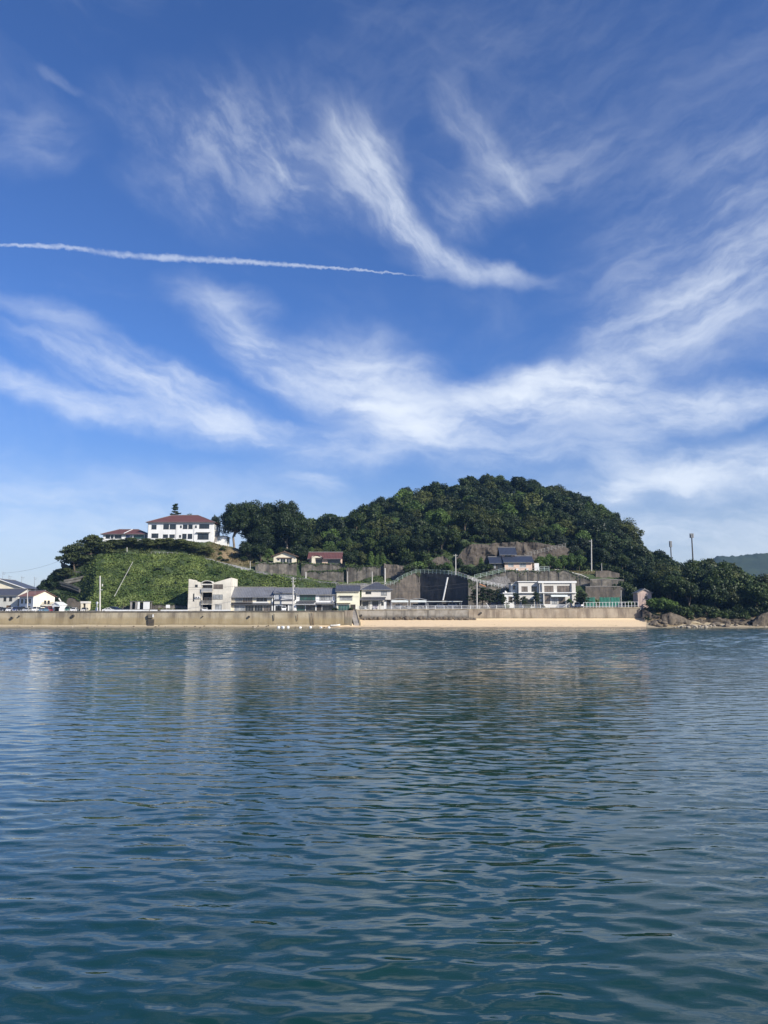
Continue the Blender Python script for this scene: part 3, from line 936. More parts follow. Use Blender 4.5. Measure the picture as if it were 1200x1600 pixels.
class Bld:
    """a building: local x along the front, y into the depth, z up; pixels of the front are turned into metres on its plane"""

    def __init__(s, name, label, cat, px0, px1, Y, z0, D, pym=935, rot=0.0, width=None, group=None):
        a, b_ = W(px0, pym, Y), W(px1, pym, Y)
        s.x0, s.Y, s.z0, s.pym = a.x, Y, z0, pym
        s.w = (b_.x - a.x) if width is None else width
        s.D = D
        s.rot = rot
        s.root = thing(name, label, cat, (a.x, Y, z0), rot, group)

    def u(s, px):
        return W(px, s.pym, s.Y).x - s.x0

    def z(s, py, dY=0.0):
        return Zof(py, s.Y + dY) - s.z0

    def xf(s, side, x0=0.0, y0=0.0, w=None, D=None):
        w = s.w if w is None else w
        D = s.D if D is None else D
        return {'front': lambda u, d, z: (x0 + u, y0 + d, z), 'right': lambda u, d, z: (x0 + w - d, y0 + u, z),
                'left': lambda u, d, z: (x0 + d, y0 + D - u, z), 'back': lambda u, d, z: (x0 + w - u, y0 + D - d, z)}[side]

    def wall(s, mat, xf, u0, u1, z0, z1, ops=(), t=0.18, frame='frame_alu'):
        us = sorted({u0, u1, *[min(max(o[0], u0), u1) for o in ops], *[min(max(o[1], u0), u1) for o in ops]})
        zs = sorted({z0, z1, *[min(max(o[2], z0), z1) for o in ops], *[min(max(o[3], z0), z1) for o in ops]})
        mb = MB()
        for i in range(len(zs) - 1):
            run = None
            for j in range(len(us) - 1):
                cu, cz = (us[j] + us[j + 1]) / 2, (zs[i] + zs[i + 1]) / 2
                solid = not any(o[0] < cu < o[1] and o[2] < cz < o[3] for o in ops)
                if solid and run is None:
                    run = us[j]
                if run is not None and (not solid or j == len(us) - 2):
                    hexa_uv(mb, xf, run, us[j] if not solid else us[j + 1], 0, t, zs[i], zs[i + 1])
                    run = None
        o_ = mb.build('wall', mat, s.root)
        for o in ops:
            s.opening(xf, *o, frame=frame)
        return o_

    def opening(s, xf, u0, u1, z0, z1, kind='dark', n=2, frame='frame_alu'):
        if kind == 'void':
            return
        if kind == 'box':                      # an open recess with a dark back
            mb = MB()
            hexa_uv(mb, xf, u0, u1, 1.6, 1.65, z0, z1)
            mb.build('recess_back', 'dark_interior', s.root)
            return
        if kind.startswith('door'):
            mb = MB()
            hexa_uv(mb, xf, u0 + 0.01, u1 - 0.01, 0.07, 0.12, z0, z1 - 0.01)
            d = mb.build('door', {'door': 'brown_wood', 'doorw': 'white_paint', 'doord': 'dark_wood', 'doorg': 'frame_alu'}[kind], s.root)
            hb = MB()
            hexa_uv(hb, xf, u1 - 0.16, u1 - 0.10, 0.02, 0.06, (z0 + z1) / 2 - 0.15, (z0 + z1) / 2 + 0.1)
            hb.build('handle', 'frame_alu', d)
            return
        f = 0.06
        mb = MB()
        hexa_uv(mb, xf, u0, u1, 0.03, 0.12, z0, z0 + f)
        hexa_uv(mb, xf, u0, u1, 0.03, 0.12, z1 - f, z1)
        hexa_uv(mb, xf, u0, u0 + f, 0.032, 0.118, z0 + f, z1 - f)
        hexa_uv(mb, xf, u1 - f, u1, 0.032, 0.118, z0 + f, z1 - f)
        for k in range(1, n):
            c = u0 + (u1 - u0) * k / n
            hexa_uv(mb, xf, c - 0.035, c + 0.035, 0.034, 0.116, z0 + f, z1 - f)
        wnd = mb.build('window', frame, s.root)
        sb = MB()
        hexa_uv(sb, xf, u0 - 0.05, u1 + 0.05, -0.06, 0.03, z0 - 0.05, z0)
        sb.build('sill', frame, wnd)
        for k in range(n):
            a, c = u0 + (u1 - u0) * k / n, u0 + (u1 - u0) * (k + 1) / n
            pb = MB()
            hexa_uv(pb, xf, a + 0.03, c - 0.03, 0.07 + 0.012 * (k % 2), 0.078 + 0.012 * (k % 2), z0 + f * 0.6, z1 - f * 0.6)
            pb.build('pane', PANE[kind], wnd)

    def px_ops(s, ops):
        return [(s.u(a), s.u(c), max(0.0, s.z(d)), s.z(b_), *rest) for (a, b_, c, d, *rest) in ops]

    def body(s, mat, H, front=(), right=(), left=(), frame='frame_alu', x0=0.0, w=None, y0=0.0, D=None, zb=-1.5, side_mat=None):
        w = s.w - x0 if w is None else w
        D = s.D if D is None else D
        k = dict(x0=x0, y0=y0, w=w, D=D)
        s.wall(mat, s.xf('front', **k), 0, w, zb, H, [(o[0] - x0, o[1] - x0, *o[2:]) for o in front], frame=frame)
        s.wall(side_mat or mat, s.xf('right', **k), 0.18, D - 0.18, zb, H, right, frame=frame)
        s.wall(side_mat or mat, s.xf('left', **k), 0.18, D - 0.18, zb, H, left, frame=frame)
        s.wall(mat, s.xf('back', **k), 0, w, zb, H)

    def gable_x(s, mat, H, rise, over=0.5, x0=0.0, w=None, y0=0.0, D=None, wallmat='white_plaster', gover=0.3, ridge='roof_trim', ridge_at=0.5):
        """ridge along the front"""
        w = s.w if w is None else w
        D = s.D if D is None else D
        yr = y0 + D * ridge_at
        sl1, sl2 = rise / (D * ridge_at), rise / (D * (1 - ridge_at))
        A = [(x0 - gover, y0 - over, H - over * sl1), (x0 + w + gover, y0 - over, H - over * sl1), (x0 + w + gover, yr, H + rise), (x0 - gover, yr, H + rise)]
        B = [(x0 - gover, yr, H + rise), (x0 + w + gover, yr, H + rise), (x0 + w + gover, y0 + D + over, H - over * sl2), (x0 - gover, y0 + D + over, H - over * sl2)]
        up = Vector((0, 0, 0.16))
        r = MB().slab([Vector(p) + up for p in A], 0.14).slab([Vector(p) + up for p in B], 0.14).build('roof', mat, s.root)
        MB().tube((x0 - gover - 0.02, yr, H + rise + 0.2), (x0 + w + gover + 0.02, yr, H + rise + 0.2), 0.16, n=8).build('ridge_cap', ridge, r)
        MB().tube((x0 - gover, y0 - over - 0.06, H - over * sl1 + 0.02), (x0 + w + gover, y0 - over - 0.06, H - over * sl1 + 0.02), 0.06, n=6).build('gutter', 'frame_alu', r)
        for sx, nm in ((x0 + 0.002, 'l'), (x0 + w - 0.182, 'r')):
            g_ = MB()
            g_.v = [(sx, y0, H), (sx, y0 + D, H), (sx, yr, H + rise), (sx + 0.18, y0, H), (sx + 0.18, y0 + D, H), (sx + 0.18, yr, H + rise)]
            g_.f = [(0, 2, 1), (3, 4, 5), (0, 1, 4, 3), (1, 2, 5, 4), (2, 0, 3, 5)]
            g_.build('gable_wall', wallmat, s.root)
        return r

    def gable_y(s, mat, H, rise, over=0.4, x0=0.0, w=None, y0=0.0, D=None, wallmat='white_plaster', fover=0.5, barge='white_paint'):
        """ridge runs away from the front: the gable shows"""
        w = s.w if w is None else w
        D = s.D if D is None else D
        xm, sl = x0 + w / 2, rise / (w / 2)
        up = Vector((0, 0, 0.16))
        A = [(x0 - over, y0 - fover, H - over * sl), (xm, y0 - fover, H + rise), (xm, y0 + D + fover, H + rise), (x0 - over, y0 + D + fover, H - over * sl)]
        B = [(xm, y0 - fover, H + rise), (x0 + w + over, y0 - fover, H - over * sl), (x0 + w + over, y0 + D + fover, H - over * sl), (xm, y0 + D + fover, H + rise)]
        r = MB().slab([Vector(p) + up for p in A], 0.14).slab([Vector(p) + up for p in B], 0.14).build('roof', mat, s.root)
        MB().tube((xm, y0 - fover - 0.03, H + rise + 0.18), (xm, y0 + D + fover, H + rise + 0.18), 0.14, n=8).build('ridge_cap', 'roof_trim', r)
        for A_ in ((x0 - over, H - over * sl, xm, H + rise), (xm, H + rise, x0 + w + over, H - over * sl)):
            yb = y0 - fover - 0.05
            q = MB().hexa([(A_[0], yb, A_[1] - 0.12), (A_[2], yb, A_[3] - 0.12), (A_[2], yb + 0.06, A_[3] - 0.12), (A_[0], yb + 0.06, A_[1] - 0.12),
                           (A_[0], yb, A_[1] + 0.17), (A_[2], yb, A_[3] + 0.17), (A_[2], yb + 0.06, A_[3] + 0.17), (A_[0], yb + 0.06, A_[1] + 0.17)])
            q.build('bargeboard', barge, r)
        for sy in (y0 + 0.002, y0 + D - 0.182):
            g_ = MB().prism([(x0, H), (x0 + w, H), (xm, H + rise)], sy, sy + 0.18)
            g_.build('gable_wall', wallmat, s.root)
        return r

    def hip(s, mat, H, rise, over=0.6, x0=0.0, w=None, y0=0.0, D=None, inset=None, trim='roof_trim'):
        w = s.w if w is None else w
        D = s.D if D is None else D
        inset = D / 2 if inset is None else inset
        k = rise / (D / 2)
        z = H - over * k + 0.14
        a = (x0 - over, y0 - over, z)
        b_ = (x0 + w + over, y0 - over, z)
        c = (x0 + w + over, y0 + D + over, z)
        d = (x0 - over, y0 + D + over, z)
        e = (x0 + inset, y0 + D / 2, H + rise + 0.14)
        f = (x0 + w - inset, y0 + D / 2, H + rise + 0.14)
        g_ = MB()
        dn = [(p[0], p[1], p[2] - 0.16) for p in (a, b_, c, d)]
        g_.v = [a, b_, c, d, e, f] + dn
        g_.f = [(0, 1, 5, 4), (1, 2, 5), (2, 3, 4, 5), (3, 0, 4), (6, 9, 8, 7), (0, 6, 7, 1), (1, 7, 8, 2), (2, 8, 9, 3), (3, 9, 6, 0)]
        r = g_.build('roof', mat, s.root)
        MB().tube(e, f, 0.15, n=8).build('ridge_cap', trim, r)
        for p, q in ((a, e), (b_, f), (c, f), (d, e)):
            MB().tube(p, q, 0.10, n=6).build('hip_cap', trim, r)
        MB().tube((a[0], a[1] - 0.07, z - 0.08), (b_[0], b_[1] - 0.07, z - 0.08), 0.06, n=6).build('gutter', 'frame_alu', r)
        return r

    def pent(s, mat, u0, u1, z_low, depth=0.9, rise=0.35, y0=0.0, name='pent_roof', t=0.1):
        return MB().slab([(u0, y0 - depth, z_low), (u1, y0 - depth, z_low), (u1, y0, z_low + rise), (u0, y0, z_low + rise)], t).build(name, mat, s.root)

    def flat(s, mat, H, over=0.5, x0=0.0, w=None, y0=0.0, D=None, t=0.35, name='roof'):
        w = s.w if w is None else w
        D = s.D if D is None else D
        return MB().box(x0 - over, x0 + w + over, y0 - over, y0 + D + over, H, H + t).build(name, mat, s.root)

    def balcony(s, u0, u1, z, depth=1.0, h=1.0, mat='frame_alu', bars=True, slab='building_concrete'):
        b_ = MB().box(u0, u1, -depth, -0.005, z - 0.15, z).build('balcony', slab, s.root)
        MB().box(u0, u1, -depth, -depth + 0.05, z + h - 0.06, z + h).build('rail', mat, b_)
        n_ = max(3, int((u1 - u0) / 0.35))
        q = MB()
        for k in range(n_ + 1):
            u = u0 + 0.03 + (u1 - u0 - 0.06) * k / n_
            q.box(u - 0.03, u + 0.03, -depth + 0.005, -depth + 0.045, z, z + h - 0.06)
        q.build('bars', mat, b_)

    def aircon(s, u, z, y0=0.0):
        a = MB().box(u, u + 0.8, y0 - 0.35, y0 - 0.03, z, z + 0.6).build('air_conditioner', 'frame_white', s.root)
        MB().tube((u + 0.3, y0 - 0.36, z + 0.3), (u + 0.3, y0 - 0.345, z + 0.3), 0.22, n=10).build('fan_grille', 'plastic_black', a)


# ------------------------------------------------------------------ the hilltop building
b1 = Bld('hilltop_building', 'long white two-storey building with a red hipped roof on the hilltop', 'building', 231, 334, 312, 33.8, 12.0, pym=825)
H1 = b1.z(815)
w1_ = lambda x0, y0, x1, y1, k='dark', n=1: (x0, y0, x1, y1, k, n)
b1.body('white_plaster', H1, frame='frame_dark', right=[(1.2, 3.2, H1 - 3.0, H1 - 1.2, 'dark', 1), (4.6, 6.4, H1 - 2.8, H1 - 1.4, 'dark', 1), (8.3, 10.2, H1 - 3.0, H1 - 1.2, 'dark', 1), (5.2, 6.4, 0.6, 2.4, 'dark', 1)],
        front=b1.px_ops([w1_(236.5, 820, 244.5, 827), w1_(255, 819, 264, 827), w1_(265, 819, 274.5, 827), w1_(281, 821, 284, 825), w1_(285.5, 819.5, 293, 826.5), w1_(294, 819.5, 301, 826.5), w1_(304.5, 821, 307.5, 825), w1_(311, 819, 327, 826, 'dark', 2),
                         w1_(237, 833.5, 248, 840.5), w1_(255, 835, 263, 840.5), w1_(265, 835, 273.5, 840.5), w1_(280, 836, 283.5, 840), w1_(285, 834, 292, 842), w1_(293.5, 834, 301, 842), w1_(309, 833.5, 326.5, 843, 'dark', 2)]))
b1.hip('roof_red_tile', H1, 3.3, over=0.8, inset=8.0)
b1.pent('roof_trim', b1.u(307), b1.u(329), b1.z(832), 0.8, 0.15, name='canopy')
for q in (231.4, 275, 303):
    MB().tube((b1.u(q) + 0.1, -0.08, 0), (b1.u(q) + 0.1, -0.08, H1 - 0.2), 0.06, n=6).build('downpipe', 'frame_alu', b1.root)
ex = MB().box(b1.w + 0.002, b1.w + 4.6, 4.0, 10.0, -1.5, 3.0).build('annex', 'white_plaster', b1.root)
MB().slab([(b1.w, 3.6, 3.1), (b1.w + 5.0, 3.6, 2.7), (b1.w + 5.0, 10.4, 2.7), (b1.w, 10.4, 3.1)], 0.12).build('annex_roof', 'roof_trim', ex)
st = MB()
for k in range(12):
    st.box(b1.w + 0.15, b1.w + 1.2, 0.4 + 0.26 * k, 0.66 + 0.26 * k, 0.27 * k, 0.27 * (k + 1))
st.build('outside_stair', 'path_concrete', b1.root)

b2 = Bld('hilltop_annex', 'low single-storey white wing with a red roof beside the hilltop building', 'building', 161, 230, 314, 34.0, 8.0, pym=838)
H2 = b2.z(833.5)
b2.body('white_plaster', H2, frame='frame_dark', front=b2.px_ops([w1_(165, 836, 172, 841.5), w1_(173, 836, 177.5, 841.5), w1_(179, 836, 190, 841.5, 'dark', 2), w1_(196.5, 835.5, 203, 843, 'blue'), w1_(203.5, 835.5, 206.5, 843, 'curtain'), w1_(209, 836, 225, 842, 'green', 3), w1_(226, 835.5, 229.5, 842)]))
b2.hip('roof_red_tile', H2, 2.0, over=0.9, inset=5.0)
MB().slab([(b2.u(194), -0.95, H2 + 0.02), (b2.u(195.5), -0.95, H2 + 0.02), (b2.u(202.5), 4, H2 + 2.3), (b2.u(201), 4, H2 + 2.3)], 0.1).build('flashing', 'white_paint', b2.root)

# ------------------------------------------------------------------ houses at the left end
bA = Bld('cream_house', 'tall cream gabled house standing behind the car park houses', 'house', -44, 39, 286, 5.0, 12.0, pym=925)
HA = bA.z(919)
bA.body('cream_plaster', HA, front=bA.px_ops([(-4, 921, 6, 926, 'curtain', 2), (10, 940, 20, 947, 'dark', 2), (-30, 921, -20, 926, 'dark', 2)]), frame='frame_white')
bA.gable_y('roof_dark_tile', HA, bA.z(905) - HA, over=0.7, wallmat='cream_plaster', fover=0.9, barge='white_paint')
bA.aircon(bA.u(7), bA.z(926))

bB = Bld('grey_house', 'grey two-storey house with a dark tiled roof left of the red roofed house', 'house', -26, 33, 270.5, 4.95, 9.0, pym=935, rot=R(-9))
HB = bB.z(929.5)
bB.body('grey_siding', HB, frame='frame_dark', front=bB.px_ops([(8.5, 933, 13.5, 939.5, 'dark', 2), (18, 933, 23.5, 939.5, 'dark', 2), (-12, 933, -5, 939.5, 'dark', 2), (-10, 946, -2, 952, 'curtain', 2), (14, 946, 22, 953, 'door', 1)]))
bB.gable_x('roof_dark_tile', HB, 2.0, over=0.6, wallmat='grey_siding')
bC = Bld('red_roof_house', 'white two-storey house with a faded red roof and a cream gable end', 'house', 30.5, 61, 266, 4.95, 8.0, pym=935, rot=R(-33), width=8.1)
HC = 5.55
bC.root.location.y = 266.0
bC.body('white_plaster', HC, frame='frame_dark', side_mat='cream_plaster',
        front=[(0.9, 2.3, 3.1, 4.6, 'dark', 2), (3.4, 4.6, 3.1, 4.6, 'dark', 1), (5.4, 6.9, 3.1, 4.6, 'dark', 2), (0.8, 2.4, 0.8, 2.1, 'curtain', 2), (5.2, 6.6, 0.6, 2.1, 'dark', 2)],
        right=[(4.0, 4.9, 2.9, 4.1, 'dark', 1), (5.3, 6.2, 2.9, 4.1, 'dark', 1), (2.2, 3.6, 0.5, 2.2, 'doorw', 1)])
bC.gable_x('roof_rust', HC, 1.75, over=0.6, wallmat='cream_plaster', gover=0.5)
# balcony on the gable end
bal = MB().box(bC.w + 0.005, bC.w + 0.95, 2.6, 7.4, 2.35, 2.5).build('balcony', 'white_paint', bC.root)
MB().box(bC.w + 0.88, bC.w + 0.95, 2.6, 7.4, 3.35, 3.43).build('rail', 'frame_dark', bal)
q = MB()
for k in range(17):
    q.box(bC.w + 0.885, bC.w + 0.945, 2.62 + 0.29 * k, 2.70 + 0.29 * k, 2.5, 3.35)
q.build('bars', 'frame_dark', bal)
MB().tube((bC.w + 0.3, 0.3, HC + 0.6), (bC.w + 0.3, 0.3, HC + 2.6), 0.03, n=5).build('aerial', 'frame_alu', bC.root)

hut = Bld('white_hut', 'small white gabled hut between the parked cars and the hill', 'hut', 81, 95, 260, 4.95, 3.6, pym=948, rot=R(-14))
HH = hut.z(945)
hut.body('white_paint', HH, front=hut.px_ops([(86, 948.5, 94.0, 956, 'box', 1)]))
hut.gable_y('poly_white', HH, 0.8, over=0.2, wallmat='white_paint', fover=0.25)
hut.pent('poly_white', hut.u(88), hut.u(99), hut.z(947.5), 1.6, 0.25, name='awning')

gate = Bld('concrete_portal', 'cream concrete portal frame with a dark opening at the foot of the hill', 'gate', 126, 137, 262, 5.0, 2.6, pym=947)
HG = gate.z(939.5)
MB().box(0, 0.75, 0, 2.6, -0.3, HG - 0.7).build('jamb', 'cream_plaster', gate.root)
MB().box(gate.w - 0.75, gate.w, 0, 2.6, -0.3, HG - 0.7).build('jamb', 'cream_plaster', gate.root)
MB().box(-0.1, gate.w + 0.1, -0.1, 2.6, HG - 0.7, HG).build('lintel', 'white_render', gate.root)
MB().box(0.75, gate.w - 0.75, 2.2, 2.35, -0.3, HG - 0.7).build('shutter', 'rust', gate.root)

# ------------------------------------------------------------------ concrete building with the butterfly roofline
cb = Bld('concrete_building', 'three-storey concrete building with a V shaped roofline and round vault', 'building', 294, 361, 257, 5.0, 11.0, pym=930)
t_, wl_ = 0.25, cb.w
uL, uR = cb.u(314.5), cb.u(331.5)
zT = lambda px, py: (cb.u(px), cb.z(py))


def sloped_block(u0, u1, z0a, z1a, ops, nm):
    """a front whose top edge is sloped: square wall up to the low side, a triangle above it"""
    zl = min(z0a, z1a)
    cb.wall('building_concrete', cb.xf('front'), u0, u1, -0.5, zl, ops, t=t_, frame='frame_dark')
    MB().prism([(u0, zl), (u1, zl), (u0, z0a) if z0a > z1a else (u1, z1a)], 0, t_).build('parapet', 'building_concrete', cb.root)
    bk = MB()
    ua, ub, dd = u0 + 0.28, u1 - 0.28, cb.D - 0.28
    bk.hexa([(ua, 0.4, zl - 0.4), (ub, 0.4, zl - 0.4), (ub, dd, zl - 0.4), (ua, dd, zl - 0.4), (ua, 0.4, z0a - 0.3), (ub, 0.4, z1a - 0.3), (ub, dd, z1a - 0.3), (ua, dd, z0a - 0.3)])
    bk.build('roof', 'roof_grey_tile', cb.root)


sloped_block(0, uL, cb.z(904.5), cb.z(910.5), cb.px_ops([(304, 913.5, 308.5, 917.5, 'dark', 2), (301.5, 927.5, 303.8, 939.5, 'dark', 1)]), 'l')
sloped_block(uR, wl_, cb.z(911), cb.z(902.5), cb.px_ops([(333, 913, 348, 920, 'brown', 3), (331.9, 929, 348, 936.5, 'curtain', 3), (336.5, 944.5, 347, 953, 'curtain', 2)]), 'r')
cb.aircon(cb.u(306), cb.z(935))
cb.aircon(cb.u(309.5), cb.z(935))
# side and back walls with the roof's slope
for nm, u, h in (('left', 0.0, cb.z(904.5)), ('right', wl_ - t_, cb.z(902.5))):
    MB().box(u, u + t_, t_ + 0.002, cb.D, -0.5, h - 0.02).build('wall', 'building_concrete', cb.root)
MB().box(t_, wl_ - t_, cb.D - t_, cb.D - 0.003, -0.5, cb.z(912)).build('wall', 'building_concrete', cb.root)
for u in (uL - t_, uR):
    MB().box(u + 0.002, u + t_ - 0.002, t_ + 0.001, 5.0, -0.5, cb.z(911.2)).build('wall', 'building_concrete', cb.root)
# the recessed balcony bay
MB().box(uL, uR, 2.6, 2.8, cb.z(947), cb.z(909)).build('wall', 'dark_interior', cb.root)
for py in (924.5, 943.5):
    z = cb.z(py)
    fl = MB().box(uL + 0.004, uR - 0.004, -0.45, 2.6, z - 0.22, z).build('balcony', 'building_concrete', cb.root)
    MB().box(uL + 0.01, uR - 0.01, -0.45, -0.37, z + 0.001, z + 1.15).build('balustrade', 'frame_alu' if py < 930 else 'dark_wood', fl)
    q = MB()
    for k in range(9):
        u = uL + 0.15 + (uR - uL - 0.3) * k / 8
        q.box(u - 0.05, u + 0.05, -0.5, -0.452, z, z + 1.15)
    q.build('balusters', 'rail_grey', fl)
    cb.opening(lambda u, d, zz: (u, 2.5 + d, zz), uL + 0.4, uR - 0.4, z + 0.1, z + 2.2, 'brown', 3, 'frame_alu')
# vault
vb = MB()
NV = 12
um, ru, zv = (uL + uR) / 2, (uR - uL) / 2 + 0.1, cb.z(911.5)
arc = [(um + ru * math.cos(math.pi * k / NV), zv + 0.95 * math.sin(math.pi * k / NV)) for k in range(NV + 1)]
arc2 = [(um + (ru - 0.2) * math.cos(math.pi * k / NV), zv + 0.78 * math.sin(math.pi * k / NV)) for k in range(NV + 1)]
for k in range(NV):
    a, b_, c, d = arc[k], arc[k + 1], arc2[k + 1], arc2[k]
    vb.hexa([(d[0], -0.2, d[1]), (a[0], -0.2, a[1]), (a[0], 4, a[1]), (d[0], 4, d[1]), (c[0], -0.2, c[1]), (b_[0], -0.2, b_[1]), (b_[0], 4, b_[1]), (c[0], 4, c[1])])
vb.build('vault', 'white_render', cb.root)
MB().prism(arc2 + [(um - ru + 0.2, zv - 0.5), (um + ru - 0.2, zv - 0.5)], 1.4, 1.5).build('vault_back', 'dark_wood', cb.root)
MB().box(uL + 0.003, uR - 0.003, -0.1, 0.3, cb.z(914), cb.z(912.2)).build('lintel', 'white_render', cb.root)
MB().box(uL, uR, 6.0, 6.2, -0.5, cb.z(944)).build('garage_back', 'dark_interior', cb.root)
MB().tube((cb.u(317), -0.5, -0.4), (cb.u(317), -0.5, cb.z(922)), 0.07, n=6).build('downpipe', 'frame_alu', cb.root)
for py in (921.5, 936.5):
    MB().box(0.003, uL - 0.003, -0.012, 0.0, cb.z(py), cb.z(py) + 0.06).build('shadow_gap', 'roof_trim', cb.root)

# ------------------------------------------------------------------ the row of houses behind the sea wall
Zr = 5.1
b8 = Bld('tiled_house', 'dark timber two-storey house with a long ribbed grey tile roof', 'house', 361.5, 426.5, 258, Zr, 9.0, pym=935)
H8 = b8.z(931)
zb8 = b8.z(943.2)
b8.body('cream_plaster', H8, frame='frame_alu', front=b8.px_ops([(367.5, 932.3, 379, 941.5, 'curtain', 3), (379.3, 932.3, 394.5, 941.5, 'brown', 4), (400.5, 932.3, 417.5, 940, 'dark', 3),
                                                            (366.5, 945.5, 374, 955, 'curtain', 2), (374.3, 945.5, 383, 955, 'curtain', 2), (383.3, 945.8, 397, 955, 'dark', 3), (397.5, 945.8, 411, 955, 'dark', 3), (411.5, 945.8, 424.5, 955, 'brown', 3)]))
b8.gable_x('roof_grey_tile', H8, b8.z(917.5, 4.5) - H8 - 0.2, over=0.9, wallmat='cream_plaster', gover=0.5)
b8.pent('roof_dark_tile', -0.2, b8.w + 0.2, zb8 - 0.3, 1.0, 0.45)
b8.balcony(b8.u(362), b8.u(395), b8.z(942), 0.7, 0.9, mat='dark_wood', slab='dark_wood')
MB().box(b8.u(395.3), b8.u(420), -0.10, -0.004, b8.z(942), b8.z(940.3)).build('window_box', 'white_paint', b8.root)
MB().box(b8.u(425), b8.u(426.8), -0.35, -0.003, -0.5, H8).build('side_post', 'white_plaster', b8.root)

b9 = Bld('white_shopfront', 'white house front with a big grey tarpaulin over its upper storey', 'house', 428.5, 463, 257.5, Zr, 9.0, pym=935)
H9 = b9.z(926)
b9.body('white_plaster', H9, frame='frame_dark', front=b9.px_ops([(430.5, 946.5, 440.5, 955, 'dark', 2), (441.5, 944.8, 450, 956, 'box', 1), (452, 945.5, 459.5, 955, 'curtain', 2), (460, 930, 462.5, 937, 'dark', 1)]))
b9.gable_x('roof_grey_tile', H9, b9.z(918.5, 4.5) - H9 - 0.2, over=0.6, wallmat='white_plaster')
tp = MB()
for k in range(6):      # tarpaulin hung in slack folds
    ua, ub = b9.u(430) + (b9.u(458.5) - b9.u(430)) * k / 6, b9.u(430) + (b9.u(458.5) - b9.u(430)) * (k + 1) / 6
    da, db = 0.14 + 0.09 * (k % 2), 0.14 + 0.09 * ((k + 1) % 2)
    za, zb_ = b9.z(936.2 - (0.9 if k in (2, 3) else 0)), b9.z(936.2 - (0.9 if k + 1 in (3,) else 0))
    tp.hexa([(ua, -da, za), (ub, -db, zb_), (ub, -0.02, zb_), (ua, -0.02, za), (ua, -da * 0.5, b9.z(927.2)), (ub, -db * 0.5, b9.z(927.2)), (ub, -0.02, b9.z(927.2)), (ua, -0.02, b9.z(927.2))])
tp.build('tarpaulin', 'grey_tarp', b9.root)
MB().box(b9.u(429), b9.u(461), -0.5, -0.02, b9.z(943.8), b9.z(938.5)).build('fascia', 'white_render', b9.root)
MB().slab([(b9.u(429), -0.7, b9.z(938.4)), (b9.u(461), -0.7, b9.z(938.4)), (b9.u(461), -0.02, b9.z(937)), (b9.u(429), -0.02, b9.z(937))], 0.08).build('pent_roof', 'roof_dark_tile', b9.root)

b10 = Bld('shop_house', 'two-storey shop house with green glazing and grey tiled roof', 'house', 463.5, 524, 258, Zr, 9.0, pym=935)
H10 = b10.z(927.8)
b10.body('white_plaster', H10, frame='frame_dark', front=b10.px_ops([(468, 929, 493, 938.3, 'green', 4), (499, 931, 518.5, 938, 'curtain', 5), (463.8, 945.8, 477, 956, 'green', 3), (478, 945.8, 493, 956, 'dark', 3), (494.5, 945, 503, 956, 'doord', 1), (503.5, 945.5, 521, 955, 'dark', 4)]))
b10.gable_x('roof_grey_tile', H10, b10.z(919, 4.5) - H10 - 0.2, over=0.7, wallmat='white_plaster')
b10.pent('roof_dark_tile', 0.05, b10.u(493.5), b10.z(941.2), 1.0, 0.4)
b10.pent('grey_tarp', 0.0, b10.u(494), b10.z(944.5), 1.5, 0.3, name='awning')
b10.pent('roof_grey_tile', b10.u(494), b10.w, b10.z(943.5), 1.1, 0.5)
MB().box(b10.u(467), b10.u(494), -0.35, -0.01, b10.z(940.5), b10.z(939)).build('window_ledge', 'frame_dark', b10.root)
b10.aircon(b10.u(518.6), b10.z(941))

b11 = Bld('pale_yellow_house', 'pale yellow two-storey house with a dark roof beside the beach stairs', 'house', 525.2, 561, 257, Zr + 0.1, 9.0, pym=935)
H11 = b11.z(923.3)
b11.body('pale_yellow_plaster', H11, frame='frame_alu', front=b11.px_ops([(530.5, 931, 550.5, 938.2, 'curtain', 3), (528.5, 945.0, 546.5, 954.5, 'green', 4), (547.3, 944.5, 555.5, 955, 'doord', 1)]))
b11.gable_x('roof_dark_tile', H11, b11.z(914, 4.5) - H11 - 0.2, over=0.5, wallmat='pale_yellow_plaster')
b11.pent('roof_dark_tile', b11.u(529), b11.u(552), b11.z(931.2), 0.5, 0.12, name='canopy', t=0.06)
b11.pent('pale_yellow_plaster', b11.u(526), b11.u(549), b11.z(941.5), 1.0, 0.15, name='canopy', t=0.14)
MB().tube((b11.u(526.4), -0.07, -0.5), (b11.u(526.4), -0.07, H11), 0.06, n=6).build('downpipe', 'frame_alu', b11.root)

b12 = Bld('hip_roof_house', 'white house with a dark hipped roof and a tiled porch above the beach', 'house', 565, 610.5, 264, 6.0, 9.5, pym=935)
H12 = b12.z(920.3)
b12.body('white_render', H12, frame='frame_dark', front=b12.px_ops([(571, 924, 580, 928.2, 'dark', 2), (595.2, 923.5, 604.5, 930.3, 'curtain', 2), (566, 939.5, 576, 951, 'dark', 2), (581.5, 939.5, 591.5, 947, 'dark', 3), (595.5, 940, 599.5, 946, 'dark', 1), (600, 939.5, 604, 951, 'doorw', 1)]))
b12.hip('roof_dark_tile', H12, b12.z(910.5, 4.75) - H12, over=0.7, inset=4.4)
b12.pent('roof_dark_tile', b12.u(560), b12.u(602), b12.z(937.8), 1.4, 0.9)
b12.pent('roof_dark_tile', b12.u(566), b12.u(603), b12.z(934), 0.5, 0.3, name='upper_pent_roof')
MB().box(b12.u(604.3), b12.u(609.5), -0.06, -0.003, -0.5, b12.z(938)).build('cladding', 'dark_wood', b12.root)
MB().box(b12.u(602.3), b12.u(610.5), -0.5, -0.004, b12.z(938), b12.z(937)).build('porch_edge', 'dark_wood', b12.root)
